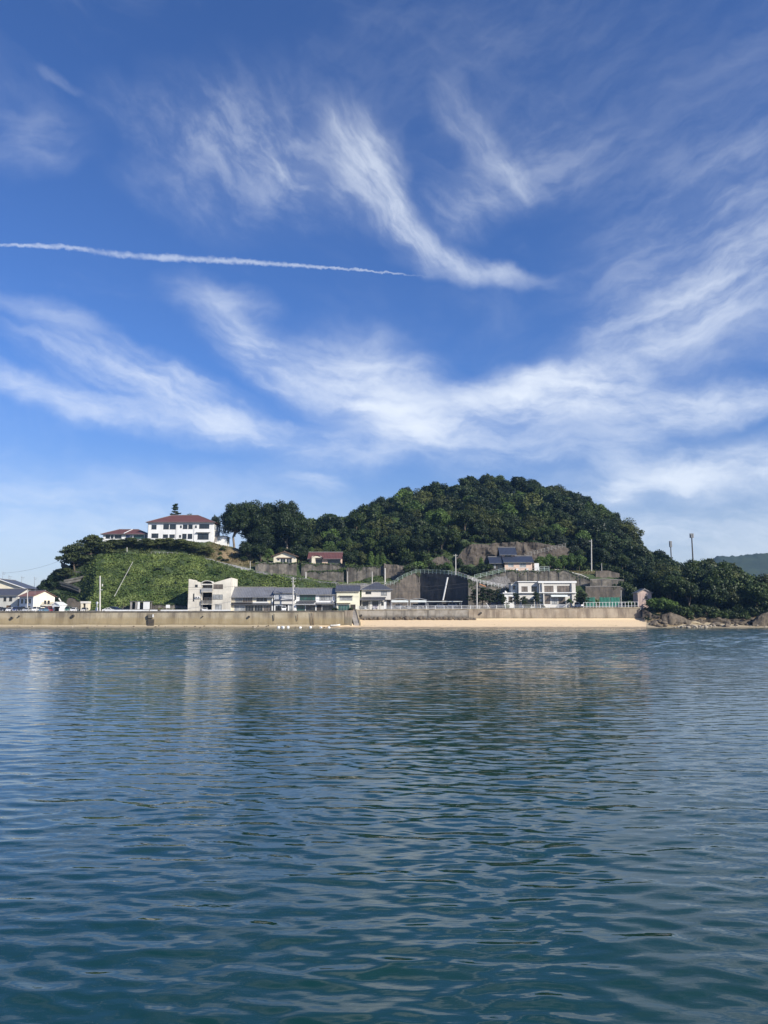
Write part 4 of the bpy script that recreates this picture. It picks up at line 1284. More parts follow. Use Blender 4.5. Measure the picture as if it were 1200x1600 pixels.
for q in (561, 577, 593):
    MB().box(b12.u(q), b12.u(q) + 0.14, -1.3, -1.16, -0.5, b12.z(938)).build('porch_post', 'dark_wood', b12.root)
MB().box(b12.u(560), -0.002, 0.3, 8.5, -1.0, b12.z(936)).build('side_wing', 'dark_wood', b12.root)

# ------------------------------------------------------------------ the upper terrace houses
b18 = Bld('cream_gable_house', 'small cream house with a low gable on the upper retaining wall', 'house', 427.5, 462, 298.5, 23.9, 8.0, pym=872)
H18 = b18.z(868.5)
b18.body('cream_plaster', H18, frame='frame_white', front=b18.px_ops([(432.8, 873, 437, 876, 'dark', 1), (438, 872.5, 446.2, 881, 'dark', 2), (447.4, 872.5, 456, 881, 'dark', 2)]))
b18.gable_y('roof_rust', H18, b18.z(862) - H18, over=0.9, wallmat='cream_plaster', fover=0.8, barge='brown_wood')
MB().box(b18.u(433), b18.u(457), -0.35, -0.005, b18.z(872.4), b18.z(871.2)).build('canopy', 'brown_wood', b18.root)

b19 = Bld('red_tile_bungalow', 'low bungalow with a red tiled roof on the retaining wall', 'house', 482.5, 533, 299, 23.4, 8.0, pym=874)
H19 = b19.z(871.5)
b19.body('pink_plaster', H19, frame='frame_dark', front=b19.px_ops([(493.5, 873.5, 503.5, 881, 'dark', 2), (512, 873.5, 532, 881, 'dark', 4)]))
b19.gable_x('roof_red_tile', H19, b19.z(863.5, 4) - H19, over=1.0, wallmat='pink_plaster', gover=0.5)
pg = MB().prism([(b19.u(486), b19.z(872)), (b19.u(504.5), b19.z(872)), (b19.u(502), b19.z(869.2)), (b19.u(488.5), b19.z(869.2))], -1.3, -1.15).build('porch_gable', 'cream_plaster', b19.root)
MB().slab([(b19.u(485), -1.5, b19.z(872)), (b19.u(495.5), -1.5, b19.z(867.3)), (b19.u(495.5), 2.0, b19.z(867.3)), (b19.u(485), 2.0, b19.z(872))], 0.1).slab(
    [(b19.u(495.5), -1.5, b19.z(867.3)), (b19.u(506), -1.5, b19.z(872)), (b19.u(506), 2.0, b19.z(872)), (b19.u(495.5), 2.0, b19.z(867.3))], 0.1).build('porch_roof', 'roof_red_tile', pg)
MB().box(b19.u(487.5), b19.u(493), -1.2, -0.003, -0.5, b19.z(872)).build('bay', 'cream_plaster', b19.root)
MB().box(b19.u(482.5), b19.u(484), -0.25, -0.003, -0.5, H19 - 0.1).build('side_post', 'brown_wood', b19.root)

# the blue-roofed house: three roofs at different heights
b16 = Bld('blue_roof_house', 'pinkish house with three stepped blue tiled roofs below the rock face', 'house', 788.5, 831.5, 290, 21.0, 7.5, pym=882)
H16 = b16.z(877.2)
b16.body('pink_plaster', H16, frame='frame_white', front=b16.px_ops([(794, 879.5, 802.5, 886, 'curtain', 2), (811.5, 879.5, 822, 886.5, 'curtain', 2)]))
b16.gable_x('roof_blue_tile', H16, b16.z(869.5, 3.75) - H16, over=0.8, wallmat='pink_plaster', gover=0.6)
x0_, w0_ = b16.u(786), b16.u(806.5) - b16.u(786)
b16.body('pink_plaster', b16.z(864.5, 3.5), frame='frame_white', x0=x0_, w=w0_, y0=3.5, D=5.0, zb=H16 - 0.5, front=[(x0_ + 1.2, x0_ + 3.8, b16.z(870, 3.5), b16.z(866.7, 3.5), 'dark', 2)])
b16.gable_x('roof_blue_tile', b16.z(864.5, 3.5), b16.z(856, 6) - b16.z(864.5, 3.5), over=0.8, x0=x0_, w=w0_, y0=3.5, D=5.0, wallmat='pink_plaster', gover=0.9)
x1_, w1w = b16.u(767.5), b16.u(787.5) - b16.u(767.5)
b16.body('dark_wood', b16.z(878, -0.5), frame='frame_dark', x0=x1_, w=w1w, y0=0.6, D=6.0, side_mat='dark_wood', front=[(x1_ + 1.0, x1_ + 1.9, 0.6, 2.2, 'curtain', 1), (x1_ + 2.4, x1_ + 4.0, 0.0, 2.3, 'dark', 2)])
b16.gable_x('roof_blue_tile', b16.z(878, -0.5), b16.z(870.5, 3) - b16.z(878, -0.5), over=0.8, x0=x1_, w=w1w, y0=0.6, D=6.0, wallmat='pink_plaster', gover=0.7)
for q in (806, 822):
    MB().box(b16.u(q), b16.u(q) + 0.8, -0.4, -0.05, 0.0, 0.6).build('air_conditioner', 'frame_white', b16.root)
MB().box(b16.u(835), b16.u(842), 0.0, 1.8, -0.3, b16.z(880)).build('shed', 'white_paint', b16.root)

# ------------------------------------------------------------------ the white flat-roofed house
b15 = Bld('flat_roof_house', 'wide white two-storey house with flat roofs and big windows behind the seawall', 'house', 843, 899, 266, 6.5, 8.5, pym=925)
H15 = b15.z(911)
uS = b15.u(843)
b15.body('white_render', H15, frame='frame_dark', front=b15.px_ops([(850.5, 915.2, 865, 925, 'brown', 3), (870.5, 915.2, 891, 925, 'brown', 4), (850, 929, 859.5, 943.5, 'brown', 2), (861.5, 933, 870.5, 944, 'curtain', 2), (872, 933, 883, 944, 'brown', 3)]))
b15.flat('white_paint', H15, over=0.45, t=b15.z(908) - H15)
# eave line, lower canopy, wing walls
MB().box(-0.35, b15.w + 0.1, -1.0, -0.004, b15.z(926.8), b15.z(925.5)).build('canopy', 'white_paint', b15.root)
MB().box(b15.u(846.5), b15.u(849.3), -0.5, -0.005, b15.z(925.2), b15.z(911.5)).build('fin', 'white_render', b15.root)
MB().box(b15.u(893), b15.u(899), -0.5, -0.005, -0.5, b15.z(911.5)).build('fin', 'white_render', b15.root)
MB().box(b15.u(848), b15.u(849.6), -0.8, -0.006, -0.5, b15.z(927)).build('fin', 'white_render', b15.root)
MB().slab([(b15.u(860), -1.5, b15.z(932.2)), (b15.u(886), -1.5, b15.z(932.2)), (b15.u(886), -0.01, b15.z(929)), (b15.u(860), -0.01, b15.z(929))], 0.1).build('awning', 'poly_white', b15.root)
b15.balcony(b15.u(850), b15.u(891), 0.25, 1.6, 0.9, mat='frame_white')
x2, w2w = b15.u(811.5), b15.u(842.9) - b15.u(811.5)
b15.body('white_render', b15.z(910, 1.2), frame='frame_dark', x0=x2, w=w2w - 0.02, y0=1.2, D=7.0, front=[(x2 + 0.95, x2 + 3.1, b15.z(924.5, 1.2), b15.z(916.2, 1.2), 'brown', 2), (x2 + 4.4, x2 + 6.3, b15.z(924.5, 1.2), b15.z(916.2, 1.2), 'dark', 2), (x2 + 1.0, x2 + 5.2, 0.5, 3.0, 'dark', 3)])
b15.flat('white_paint', b15.z(909.5, 1.2), over=0.35, x0=x2, w=w2w - 0.42, y0=1.2, D=7.0, t=0.3)
MB().box(x2 - 0.2, x2 + w2w - 0.03, 0.5, 1.195, b15.z(926.6), b15.z(925.6)).build('canopy', 'white_paint', b15.root)
x3, w3 = b15.u(801), b15.u(811) - b15.u(801)
b15.body('grey_siding', b15.z(911.5, 3), frame='frame_dark', x0=x3, w=w3, y0=3.0, D=5.0, front=[(x3 + 0.6, x3 + 1.5, b15.z(921, 3), b15.z(915, 3), 'dark', 1)])
b15.flat('roof_trim', b15.z(911.5, 3), over=0.2, x0=x3, w=w3 - 0.25, y0=3.0, D=5.0, t=0.25)

b14 = Bld('low_white_annex', 'low flat-roofed white outbuilding half hidden by garden pines', 'outbuilding', 787.5, 803, 268, 6.4, 5.0, pym=938)
H14 = b14.z(927.5)
b14.body('white_plaster', H14, frame='frame_dark', front=b14.px_ops([(794.5, 932, 800.5, 941, 'brown', 2), (789.5, 938, 792, 945, 'doorw', 1)]))
b14.flat('white_paint', H14, over=0.4, t=0.35)
ob = MB().tube((b14.u(790.5), 1.0, H14 + 0.35), (b14.u(790.5), 1.0, H14 + 1.0), 0.25, n=10)
ob.tube((b14.u(792.5), 1.4, H14 + 0.35), (b14.u(792.5), 1.4, H14 + 0.75), 0.2, n=10)
ob.build('roof_vents', 'white_paint', b14.root)

b21 = Bld('pink_shed', 'narrow pinkish gabled shed at the right end of the seawall', 'shed', 996.8, 1018.2, 258, 6.7, 5.0, pym=935)
H21 = b21.z(926)
b21.body('pink_boards', H21, frame='frame_dark', front=b21.px_ops([(1007.5, 931.2, 1012, 935.5, 'dark', 1)]))
b21.gable_y('roof_grey_tile', H21, b21.z(920.5) - H21, over=0.35, wallmat='pink_boards', fover=0.3, barge='roof_trim')
for k in range(1, 9):
    u = b21.w * k / 9
    MB().box(u - 0.03, u + 0.03, -0.03, -0.002, 0, H21 - 0.1).build('batten', 'pink_boards', b21.root)
MB().slab([(b21.u(1012), -0.1, b21.z(935)), (b21.u(1013), -0.1, b21.z(935)), (b21.u(1017), -0.1, b21.z(940)), (b21.u(1016), -0.1, b21.z(940))], 0.08).build('brace', 'dark_wood', b21.root)


# ------------------------------------------------------------------ carports
def carport(label, px0, px1, Y, z0, py_top, D, arched, pym=942):
    b_ = Bld('carport', label, 'carport', px0, px1, Y, z0, D, pym=pym)
    zt = b_.z(py_top)
    for u in (0.1, b_.w - 0.2):
        for y in (0.1, D - 0.2):
            MB().box(u, u + 0.1, y, y + 0.1, -0.2, zt - (0.5 if arched else 0.0)).build('post', 'frame_white', b_.root)
    if arched:
        N = 10
        rf = MB()
        pt = [(-0.15 + (b_.w + 0.3) * k / N, zt - 0.55 + 0.55 * math.sin(math.pi * k / N)) for k in range(N + 1)]
        for k in range(N):
            (ua, za), (ub, zb_) = pt[k], pt[k + 1]
            rf.slab([(ua, -0.2, za), (ub, -0.2, zb_), (ub, D + 0.2, zb_), (ua, D + 0.2, za)], 0.05)
        r_ = rf.build('roof', 'poly_white', b_.root)
        ed = MB()
        for k in range(N):
            (ua, za), (ub, zb_) = pt[k], pt[k + 1]
            ed.slab([(ua, -0.28, za + 0.06), (ub, -0.28, zb_ + 0.06), (ub, -0.205, zb_ + 0.06), (ua, -0.205, za + 0.06)], 0.14)
        ed.build('edge', 'frame_alu', r_)
        MB().box(0, b_.w, -0.1, 0.0, zt - 1.3, zt - 0.62).build('fascia', 'poly_white', b_.root)
    else:
        r_ = MB().slab([(-0.2, -0.4, zt), (b_.w + 0.2, -0.4, zt), (b_.w + 0.2, D, zt - 0.15), (-0.2, D, zt - 0.15)], 0.18).build('roof', 'poly_white', b_.root)
    return b_


carport('arched translucent carport next to the hip roofed house', 611.5, 638, 263.5, 6.05, 935, 6, True)
carport('arched translucent carport next to the flat carport', 640.5, 666.5, 263.5, 6.05, 935, 6, True)
carport('long flat white carport in front of the black retaining wall', 668, 721.5, 264.5, 6.1, 939.3, 5.5, False)


# ------------------------------------------------------------------ sea walls
def seawall(name, label, joints, Y, top_py, z_base, mats, cap, batter=0.5, cap_h=0.45):
    a = W(joints[0], top_py(joints[0]), Y)
    root = thing(name, label, 'seawall', (a.x, Y, z_base))
    loc = lambda p: (p.x - a.x, p.y - Y, p.z - z_base)
    for k in range(len(joints) - 1):
        p0, p1 = joints[k] + 0.12, joints[k + 1] - 0.12
        dy = random.uniform(-0.03, 0.03)
        N, M_ = 6, 5
        g_ = MB()
        P = []
        for i in range(N + 1):
            px = p0 + (p1 - p0) * i / N
            t = W(px, top_py(px), Y)
            for j in range(M_ + 1):
                f = j / M_
                z = z_base - 0.6 + (t.z - cap_h - z_base + 0.6) * f
                wob = 0.05 * mnoise.noise((t.x * 0.4, z * 0.7, k)) if 0 < j < M_ and 0 < i < N else 0
                P.append((t.x - a.x, dy + wob - batter * (1 - f), z - z_base))
        g_.v = P
        g_.f = [(i * (M_ + 1) + j, (i + 1) * (M_ + 1) + j, (i + 1) * (M_ + 1) + j + 1, i * (M_ + 1) + j + 1) for i in range(N) for j in range(M_)]
        nv = len(P)
        # ends and back
        g_.v += [(P[0][0], 1.0, P[0][2]), (P[M_][0], 1.0, P[M_][2]), (P[-M_ - 1][0], 1.0, P[-M_ - 1][2]), (P[-1][0], 1.0, P[-1][2])]
        g_.f += [tuple([nv] + [nv + 1] + [j for j in range(M_, -1, -1)]), tuple([nv + 3, nv + 2] + [N * (M_ + 1) + j for j in range(M_ + 1)]),
                 (nv + 1, nv + 3, N * (M_ + 1) + M_, M_) if True else ()]
        g_.build('panel', mats[k % len(mats)], root)
        t0, t1 = W(joints[k], top_py(joints[k]), Y), W(joints[k + 1], top_py(joints[k + 1]), Y)
        x0, x1 = t0.x - a.x + 0.01, t1.x - a.x - 0.01
        MB().hexa([(x0, -0.12, t0.z - cap_h - z_base + 0.003), (x1, -0.12, t1.z - cap_h - z_base + 0.003), (x1, 0.9, t1.z - cap_h - z_base + 0.003), (x0, 0.9, t0.z - cap_h - z_base + 0.003),
                   (x0, -0.10, t0.z - z_base), (x1, -0.10, t1.z - z_base), (x1, 0.85, t1.z - z_base), (x0, 0.85, t0.z - z_base)]).build('coping', cap, root)
    return root, (lambda px, py, dy=0.0: tuple(W(px, py, Y + dy) - Vector((a.x, Y, z_base))))


ltop = lambda px: float(np.interp(px, [-300, 0, 300, 545], [955.2, 955.0, 954.6, 953.8]))
jl = [-250, -180, -120, -62, 0, 40, 83, 115, 150, 215, 280, 343, 405, 427, 466, 505, 538]
swl, sl = seawall('seawall', 'long low tan concrete seawall in front of the road and car park', jl, 243.2, ltop, 0.6, ['seawall_concrete'], 'seawall_concrete_dark')
rtop = lambda px: float(np.interp(px, [550, 740, 1000], [952.6, 951.2, 948.6]))
jr = [552, 562, 581, 604, 637, 668, 700, 732, 772, 798, 818, 862, 902, 926, 965, 1000]
swr, sr = seawall('beach_wall', 'streaked concrete wall standing behind the sandy beach', jr, 254.5, rtop, 2.3,
                  ['seawall_grey'] * 7 + ['seawall_tan'] * 8, 'seawall_concrete', cap_h=0.3)
# drains in the walls
def drain(root, conv, px, py, r, mat='wet_stain'):
    p = Vector(conv(px, py, -0.45))
    d = MB().tube(p + Vector((0, 0.5, 0)), p + Vector((0, -0.35, 0)), r, n=12).build('drain_pipe', 'seawall_concrete_dark', root)
    MB().tube(p + Vector((0, -0.30, 0)), p + Vector((0, -0.36, 0)), r * 0.75, n=12).build('mouth', 'dark_interior', d)
for px, py, r in ((18.5, 965.5, 0.42), (30, 962.5, 0.2), (114, 962.5, 0.45), (389, 963.7, 0.35), (317, 963, 0.18)):
    drain(swl, sl, px, py, r)
for px, py, r in ((564.5, 961.5, 0.38), (751.5, 957.8, 0.33)):
    drain(swr, sr, px, py, r)
# outfall chamber
q = Vector(sl(236, 966, -0.6))
oc = MB().box(q.x - 0.95, q.x + 0.95, q.y - 0.25, q.y + 0.6, 0.0, 2.1).build('outfall', 'wet_stain', swl)
MB().prism([(q.x - 1.0, 3.6), (q.x - 0.8, 2.5), (q.x + 0.5, 2.5), (q.x + 0.9, 3.6)], q.y - 0.45, q.y + 0.5).build('chute', 'seawall_concrete_dark', oc)
MB().box(q.x + 0.55, q.x + 0.95, q.y - 0.5, q.y - 0.452, 2.7, 3.6).build('marker_board', 'white_paint', oc)
# rusty ladder and creeper by the shop house
for px, z1 in ((477.5, 3.9),):
    p = Vector(sl(488, 960, -0.62))
    ld = MB()
    ld.box(p.x - 0.5, p.x - 0.42, p.y, p.y + 0.08, 0.1, 4.5).box(p.x + 0.42, p.x + 0.5, p.y, p.y + 0.08, 0.1, 4.5)
    for k in range(12):
        ld.box(p.x - 0.42, p.x + 0.42, p.y + 0.01, p.y + 0.07, 0.3 + 0.36 * k, 0.36 + 0.36 * k)
    ld.build('ladder', 'rust', swl)
MB().box(sl(465, 960)[0] - 0.06, sl(465, 960)[0] + 0.06, -0.62, -0.5, 1.6, 3.6).build('gauge_pipe', 'rust', swl)
MB().box(sl(427, 960)[0] + 0.2, sl(427, 960)[0] + 0.42, -0.6, -0.46, 1.7, 3.7).build('gauge_board', 'wet_stain', swl)

# beach stairs where the two walls meet
stx = W(538, 960, 243.2)
ste = thing('beach_stairs', 'concrete stairs running down from the road to the sand between the two walls', 'stairs', (stx.x, 243.2, 0.6))
MB().hexa([(0.05, -0.25, -0.5), (2.4, -0.1, -0.5), (2.4, 11.2, -0.5), (0.05, 11.2, -0.5), (0.05, -0.02, 4.85), (2.4, -0.02, 4.85), (2.4, 11.2, 4.95), (0.05, 11.2, 4.95)]).build('return_wall', 'seawall_tan', ste)
for k in range(15):     # each step a slab of its own
    f = k / 15
    MB().box(3.9 - 1.5 * f - 0.9, 3.9 - 1.5 * f + 0.9, 0.6 + 10.2 * f, 0.6 + 10.2 * (f + 1 / 15) + 0.05, -0.4, 0.55 + 4.3 * (f + 1 / 15)).build('step', 'path_concrete', ste)
MB().hexa([(4.75, 0.5, -0.4), (5.15, 0.5, -0.4), (3.6, 11.0, -0.4), (3.2, 11.0, -0.4), (4.75, 0.5, 0.9), (5.15, 0.5, 0.9), (3.6, 11.0, 5.4), (3.2, 11.0, 5.4)]).build('stringer', 'seawall_concrete', ste)

# footing stones under the beach wall
def stone_mesh(seed, sx=1.0, sy=0.8, sz=0.6):
    r = random.Random(seed)
    me = bpy.data.meshes.new('stone')
    import bmesh
    bm = bmesh.new()
    bmesh.ops.create_icosphere(bm, subdivisions=2, radius=0.5)
    for v in bm.verts:
        n_ = mnoise.noise(v.co * 1.6 + Vector((seed * 3.7, 0, 0)))
        n2 = mnoise.noise(v.co * 4.0 + Vector((0, seed * 2.1, 0)))
        v.co *= 1.0 + 0.42 * n_ + 0.15 * n2
        v.co = Vector((v.co.x * sx, v.co.y * sy, v.co.z * sz))
    bm.to_mesh(me)
    bm.free()
    return me


STONES = [stone_mesh(k, random.uniform(0.9, 1.3), random.uniform(0.7, 1.0), random.uniform(0.55, 0.8)) for k in range(7)]
for me in STONES:
    me.materials.append(MATS['pale_rock'])
STONES_D = []
for me in STONES:
    m2 = me.copy()
    m2.materials.clear()
    m2.materials.append(MATS['shore_rock'])
    STONES_D.append(m2)


def put_stone(name, me, x, y, z, s, label, group, parent=None, i=0):
    o = bpy.data.objects.new(name, me)
    col.objects.link(o)
    o.location = (x, y, z)
    o.rotation_euler = (random.uniform(-0.3, 0.3), random.uniform(-0.3, 0.3), random.uniform(0, 6.3))
    o.scale = (s, s, s)
    if parent is None:
        tag(o, label, 'rock', group)
    else:
        o.parent = parent
    return o


px = 552.0
k = 0
while px < 742:
    p = Vector(sr(px, 962, -0.75))
    put_stone('footing_stone', STONES_D[k % 7], p.x, p.y + random.uniform(-0.25, 0.1), random.uniform(0.35, 0.75), random.uniform(1.1, 1.9), '', '', parent=swr)
    px += random.uniform(3.0, 5.5)
    k += 1
# pale rocks at the right shore, darker ones around them
for k in range(46):
    px = random.gauss(1092, 20) if k < 34 else random.uniform(1035, 1190)
    Y = random.uniform(239.6, 243.5)
    x = (px - 600) / 1200 * Y
    s_ = random.uniform(0.45, 1.25)
    put_stone('rock', STONES[k % 7], x, Y, gz(x, Y) + 0.18 * s_, s_, 'pale boulder in the rubble at the foot of the wooded shore', 'pale boulders on the shore')
for k in range(60):
    px = random.uniform(1012, 1225)
    Y = random.uniform(241.5, 250.0)
    x = (px - 600) / 1200 * Y
    s_ = random.uniform(0.8, 2.6)
    put_stone('rock', STONES_D[k % 7], x, Y, gz(x, Y) + 0.15 * s_, s_, 'brown rock lying under the trees along the wooded shore', 'brown rocks along the wooded shore')
for k in range(46):
    px = random.uniform(-20, 520)
    Y = random.uniform(240.3, 242.4)
    x = (px - 600) / 1200 * Y
    s_ = random.uniform(0.25, 0.7)
    put_stone('rock', (STONES_D if k % 3 else STONES)[k % 7], x, Y, gz(x, Y) + 0.1, s_, 'small stone on the narrow strip below the tan seawall', 'small stones below the seawall')


# low cliffs of the wooded shore
def rockface(name, label, pts, mat, amp=0.5, rows=14, cols=40, depth=3.0, scale=0.5, kind='thing', cat='rock face'):
    """pts: (px, py_top, py_bottom, Y); an uneven sheet with a top that turns back into the slope"""
    pxs = [p[0] for p in pts]
    P = np.zeros((rows + 4, cols, 3))
    for j in range(cols):
        px = pxs[0] + (pxs[-1] - pxs[0]) * j / (cols - 1)
        yt, yb, Y = (float(np.interp(px, pxs, [p[i] for p in pts])) for i in (1, 2, 3))
        for i in range(rows):
            f = i / (rows - 1)
            yy = Y + 0.25 * depth * f ** 1.5
            p = W(px, yb + (yt - yb) * f, yy)
            nz = mnoise.fractal(p * scale, 0.7, 2.1, 5)
            e = min(1, 4 * min(j, cols - 1 - j) / cols + 0.15)
            P[i, j] = (p.x, p.y - amp * nz * e, p.z + 0.4 * amp * nz * f)
        for i in range(4):
            q = P[rows - 1, j]
            P[rows + i, j] = (q[0], q[1] + depth * (i + 1) / 4, q[2] - 0.05 * (i + 1) - (i == 3) * 2.0)
    o = grid_mesh(name, P, mat, smooth=False)
    if kind == 'structure':
        return struct(o)
    return tag(o, label, cat)


rockface('shore_cliff', '', [(1004, 951, 976, 252), (1030, 964, 976, 249), (1050, 963, 977, 248), (1090, 968, 978, 246.5), (1140, 967, 979, 246.5), (1200, 968, 980, 247), (1330, 968, 980, 247)], 'shore_rock', 0.9, 10, 90, kind='structure')
rockface('shore_cliff', '', [(1034, 961, 977, 245), (1048, 956.5, 978, 244), (1064, 962, 979, 244.5), (1080, 970, 979, 245)], 'shore_rock', 0.4, 10, 24, 2.0, kind='structure')
rockface('shore_cliff', '', [(1176, 972, 980, 243.5), (1190, 960, 981, 243), (1215, 952, 981, 243), (1260, 955, 981, 244)], 'shore_rock', 0.5, 10, 30, 2.5, kind='structure')
rockface('rock_face', '', [(703, 884, 893, 297), (715, 870, 893, 297), (726, 856, 892, 297.5), (740, 850, 892, 297.5), (752, 849, 892, 298), (764, 851, 892, 298.5), (780, 848, 892, 299), (820, 847, 892, 299.5), (850, 849, 888, 301), (876, 853, 884, 302), (890, 858, 882, 303)], 'rock', 1.1, 20, 90, 5.0, 0.22, kind='structure')
rockface('rock_face', '', [(600, 880, 912, 289.5), (612, 882, 911, 289.5), (640, 886, 903, 289), (652, 888, 897, 289)], 'shotcrete', 0.5, 12, 36, 3.0, 0.3, kind='structure')
rockface('rock_face', '', [(668, 882, 896, 291), (680, 872, 896, 292), (692, 868, 896, 293), (703, 876, 897, 293)], 'rock', 0.8, 12, 26, 3.0, 0.3, kind='structure')


# ------------------------------------------------------------------ retaining walls
WALLTOPS = []


def retaining(name, label, pts, mat, thick=0.7, rows=8, cols_per=10, amp=0.06, cap=None, coff=0.0):
    """pts: (px, py_top, py_bottom, Y) corners of the face from left to right"""
    a = W(pts[0][0], pts[0][2], pts[0][3])
    root = thing(name, label, 'retaining wall', a)
    L = []
    for k in range(len(pts) - 1):
        for i in range(cols_per + (k == len(pts) - 2)):
            t = i / cols_per
            L.append(tuple(pts[k][q] + (pts[k + 1][q] - pts[k][q]) * t for q in range(4)))
    P = np.zeros((rows + 2, len(L), 3))
    for j, (px, yt, yb, Y) in enumerate(L):
        top, bot = W(px, yt, Y + 0.5), W(px, yb, Y)
        for i in range(rows):
            p = bot.lerp(top, i / (rows - 1))
            nz = mnoise.fractal(p * 0.35, 0.8, 2.0, 4) * amp
            P[i, j] = (p.x, p.y - nz, p.z)
        P[rows, j] = (top.x, top.y + thick, top.z)
        P[rows + 1, j] = (top.x, top.y + thick, top.z - 1.5)
    P -= np.array(a)
    grid_mesh('face', P, mat, root, smooth=False)
    WALLTOPS.append((root, np.array(P), label))
    if mat == 'wall_stone' and 'road beside' not in label:
        last = None
        for j in range(1, len(L) - 1):          # the cast joints of the wall, slightly proud
            p = Vector(P[0, j])
            if last is None or (p - last).length > 3.4:
                last = p
                t_ = Vector(P[rows - 1, j])
                o_ = Vector((0, -0.10, 0))
                w_ = Vector((0.11, 0, 0))
                MB().hexa([p - w_ + o_, p + w_ + o_, p + w_ - o_, p - w_ - o_, t_ - w_ + o_, t_ + w_ + o_, t_ + w_ - o_, t_ - w_ - o_]).build('joint_rib', 'shade_and_rib_concrete', root)
    if cap:
        cb_ = MB()
        for j in range(len(L) - 1):
            p, q = Vector(P[rows - 1, j]), Vector(P[rows - 1, j + 1])
            cb_.hexa([p + Vector((0, -0.12, 0.01)), q + Vector((0, -0.12, 0.01)), q + Vector((0, 0.5, 0.01)), p + Vector((0, 0.5, 0.01)),
                      p + Vector((0, -0.12, 0.22)), q + Vector((0, -0.12, 0.22)), q + Vector((0, 0.5, 0.22)), p + Vector((0, 0.5, 0.22))])
        cb_.build('coping', cap, root)
    return root


retaining('retaining_wall', 'stained grey retaining wall carrying the small cream gabled house', [(399, 879, 893, 293.5), (432, 880, 898, 294), (463.5, 880, 902, 294.3)], 'wall_stone', cap='path_concrete')
retaining('retaining_wall', 'stained grey retaining wall carrying the red tiled bungalow', [(471, 881, 903, 294.5), (500, 881.5, 906, 294.5), (539, 882, 911, 294)], 'wall_stone', cap='path_concrete')
retaining('retaining_wall', 'low paler stone wall below the bungalow terrace', [(480, 893, 905, 291), (510, 892.5, 909, 290.5), (537, 893, 912, 290)], 'wall_stone')
retaining('retaining_wall', 'rough stone retaining wall under the row of clipped conifers', [(541, 886, 914, 291.5), (570, 886, 915, 291), (602, 884, 914, 290.5)], 'wall_stone')
bw = retaining('retaining_wall', 'tall brown sprayed concrete wall behind the arched carports', [(598, 914, 947, 283), (622, 907, 947, 284), (636, 900, 947, 284.2), (650, 894, 946, 284.4), (657, 894, 946, 284.6)], 'shotcrete', amp=0.25)
bw2 = retaining('retaining_wall', 'almost black sprayed concrete wall behind the flat carport', [(657, 894, 946, 284.5), (676, 895, 945, 281.5), (700, 896, 945, 277.5), (716, 899, 945, 274.8), (731, 903.5, 946, 272)], 'shotcrete_black', amp=0.12)
retaining('retaining_wall', 'grey wall with a sloping top below the descending railing', [(731.3, 903.5, 946, 271.8), (738, 908, 945, 271.8), (762, 913.5, 945, 272), (790, 919, 945, 273.5), (806, 921, 946, 276)], 'wall_stone', amp=0.08)
retaining('retaining_wall', 'mottled stone retaining wall under the blue roofed house', [(742, 904, 917, 281.5), (770, 898, 918, 281), (790, 892.5, 920, 280.5), (800, 892.5, 922, 280), (825, 892.5, 922, 280), (858, 892, 922, 280), (880, 890.5, 922, 280), (900, 898, 925, 279.5), (924, 907, 928, 278.5)], 'wall_stone', amp=0.15, cap='path_concrete')
retaining('retaining_wall', 'lower dark wall behind the green nets', [(915, 917.5, 945, 269.5), (945, 916.5, 945, 269.5), (968, 917, 945, 269.5), (982, 924, 945, 269.5)], 'shotcrete', amp=0.06, cap='path_concrete')
retaining('retaining_wall', 'middle pale step of the walls above the green nets', [(922, 906, 918, 276.5), (945, 905, 917, 276.5), (975, 907, 918, 276)], 'wall_stone', amp=0.1, cap='path_concrete')
retaining('retaining_wall', 'topmost dark step of the walls above the green nets', [(931, 892, 905, 284.5), (950, 891.5, 905, 284.5), (968, 896, 908, 284.5)], 'shotcrete', amp=0.1)
retaining('retaining_wall', 'dark low wall along the road beside the concrete building', [(190, 947.5, 956, 261), (236, 945, 956, 261), (268, 944, 956, 261), (293, 946, 956, 261)], 'wall_stone', amp=0.08)
retaining('retaining_wall', 'shaded grey wall at the foot of the zigzag path', [(104, 934, 952, 270), (114, 933, 952, 269.5), (125, 938, 952, 269)], 'shotcrete', amp=0.08)
# drain pipe down the black wall
pa, pb = W(699.5, 902, 277.0), W(692, 938, 277.8)
tag(MB().tube(pa, pb, 0.28, n=8).build('drain_pipe', 'white_paint'), 'white drainpipe slanting down the black retaining wall', 'pipe')
tag(MB().box(W(690, 938, 277).x, W(697, 938, 277).x, 276.2, 277.2, W(600, 943, 277).z, W(600, 938, 277).z).build('drain_box', 'wall_stone'), 'small concrete box at the foot of the white drainpipe', 'drain')
# pipe on the green slope
p0, p1 = gpx(213, 297.5), gpx(178.5, 266)
p0, p1 = W(213, 869, 297.0), W(178.5, 936, 264.5)
tag(MB().tube(p0 + Vector((0, 0, 0.35)), p1 + Vector((0, 0, 0.9)), 0.10, n=6).build('slope_pipe', 'rail_grey'), 'long thin pale pipe running down the green slope', 'pipe')


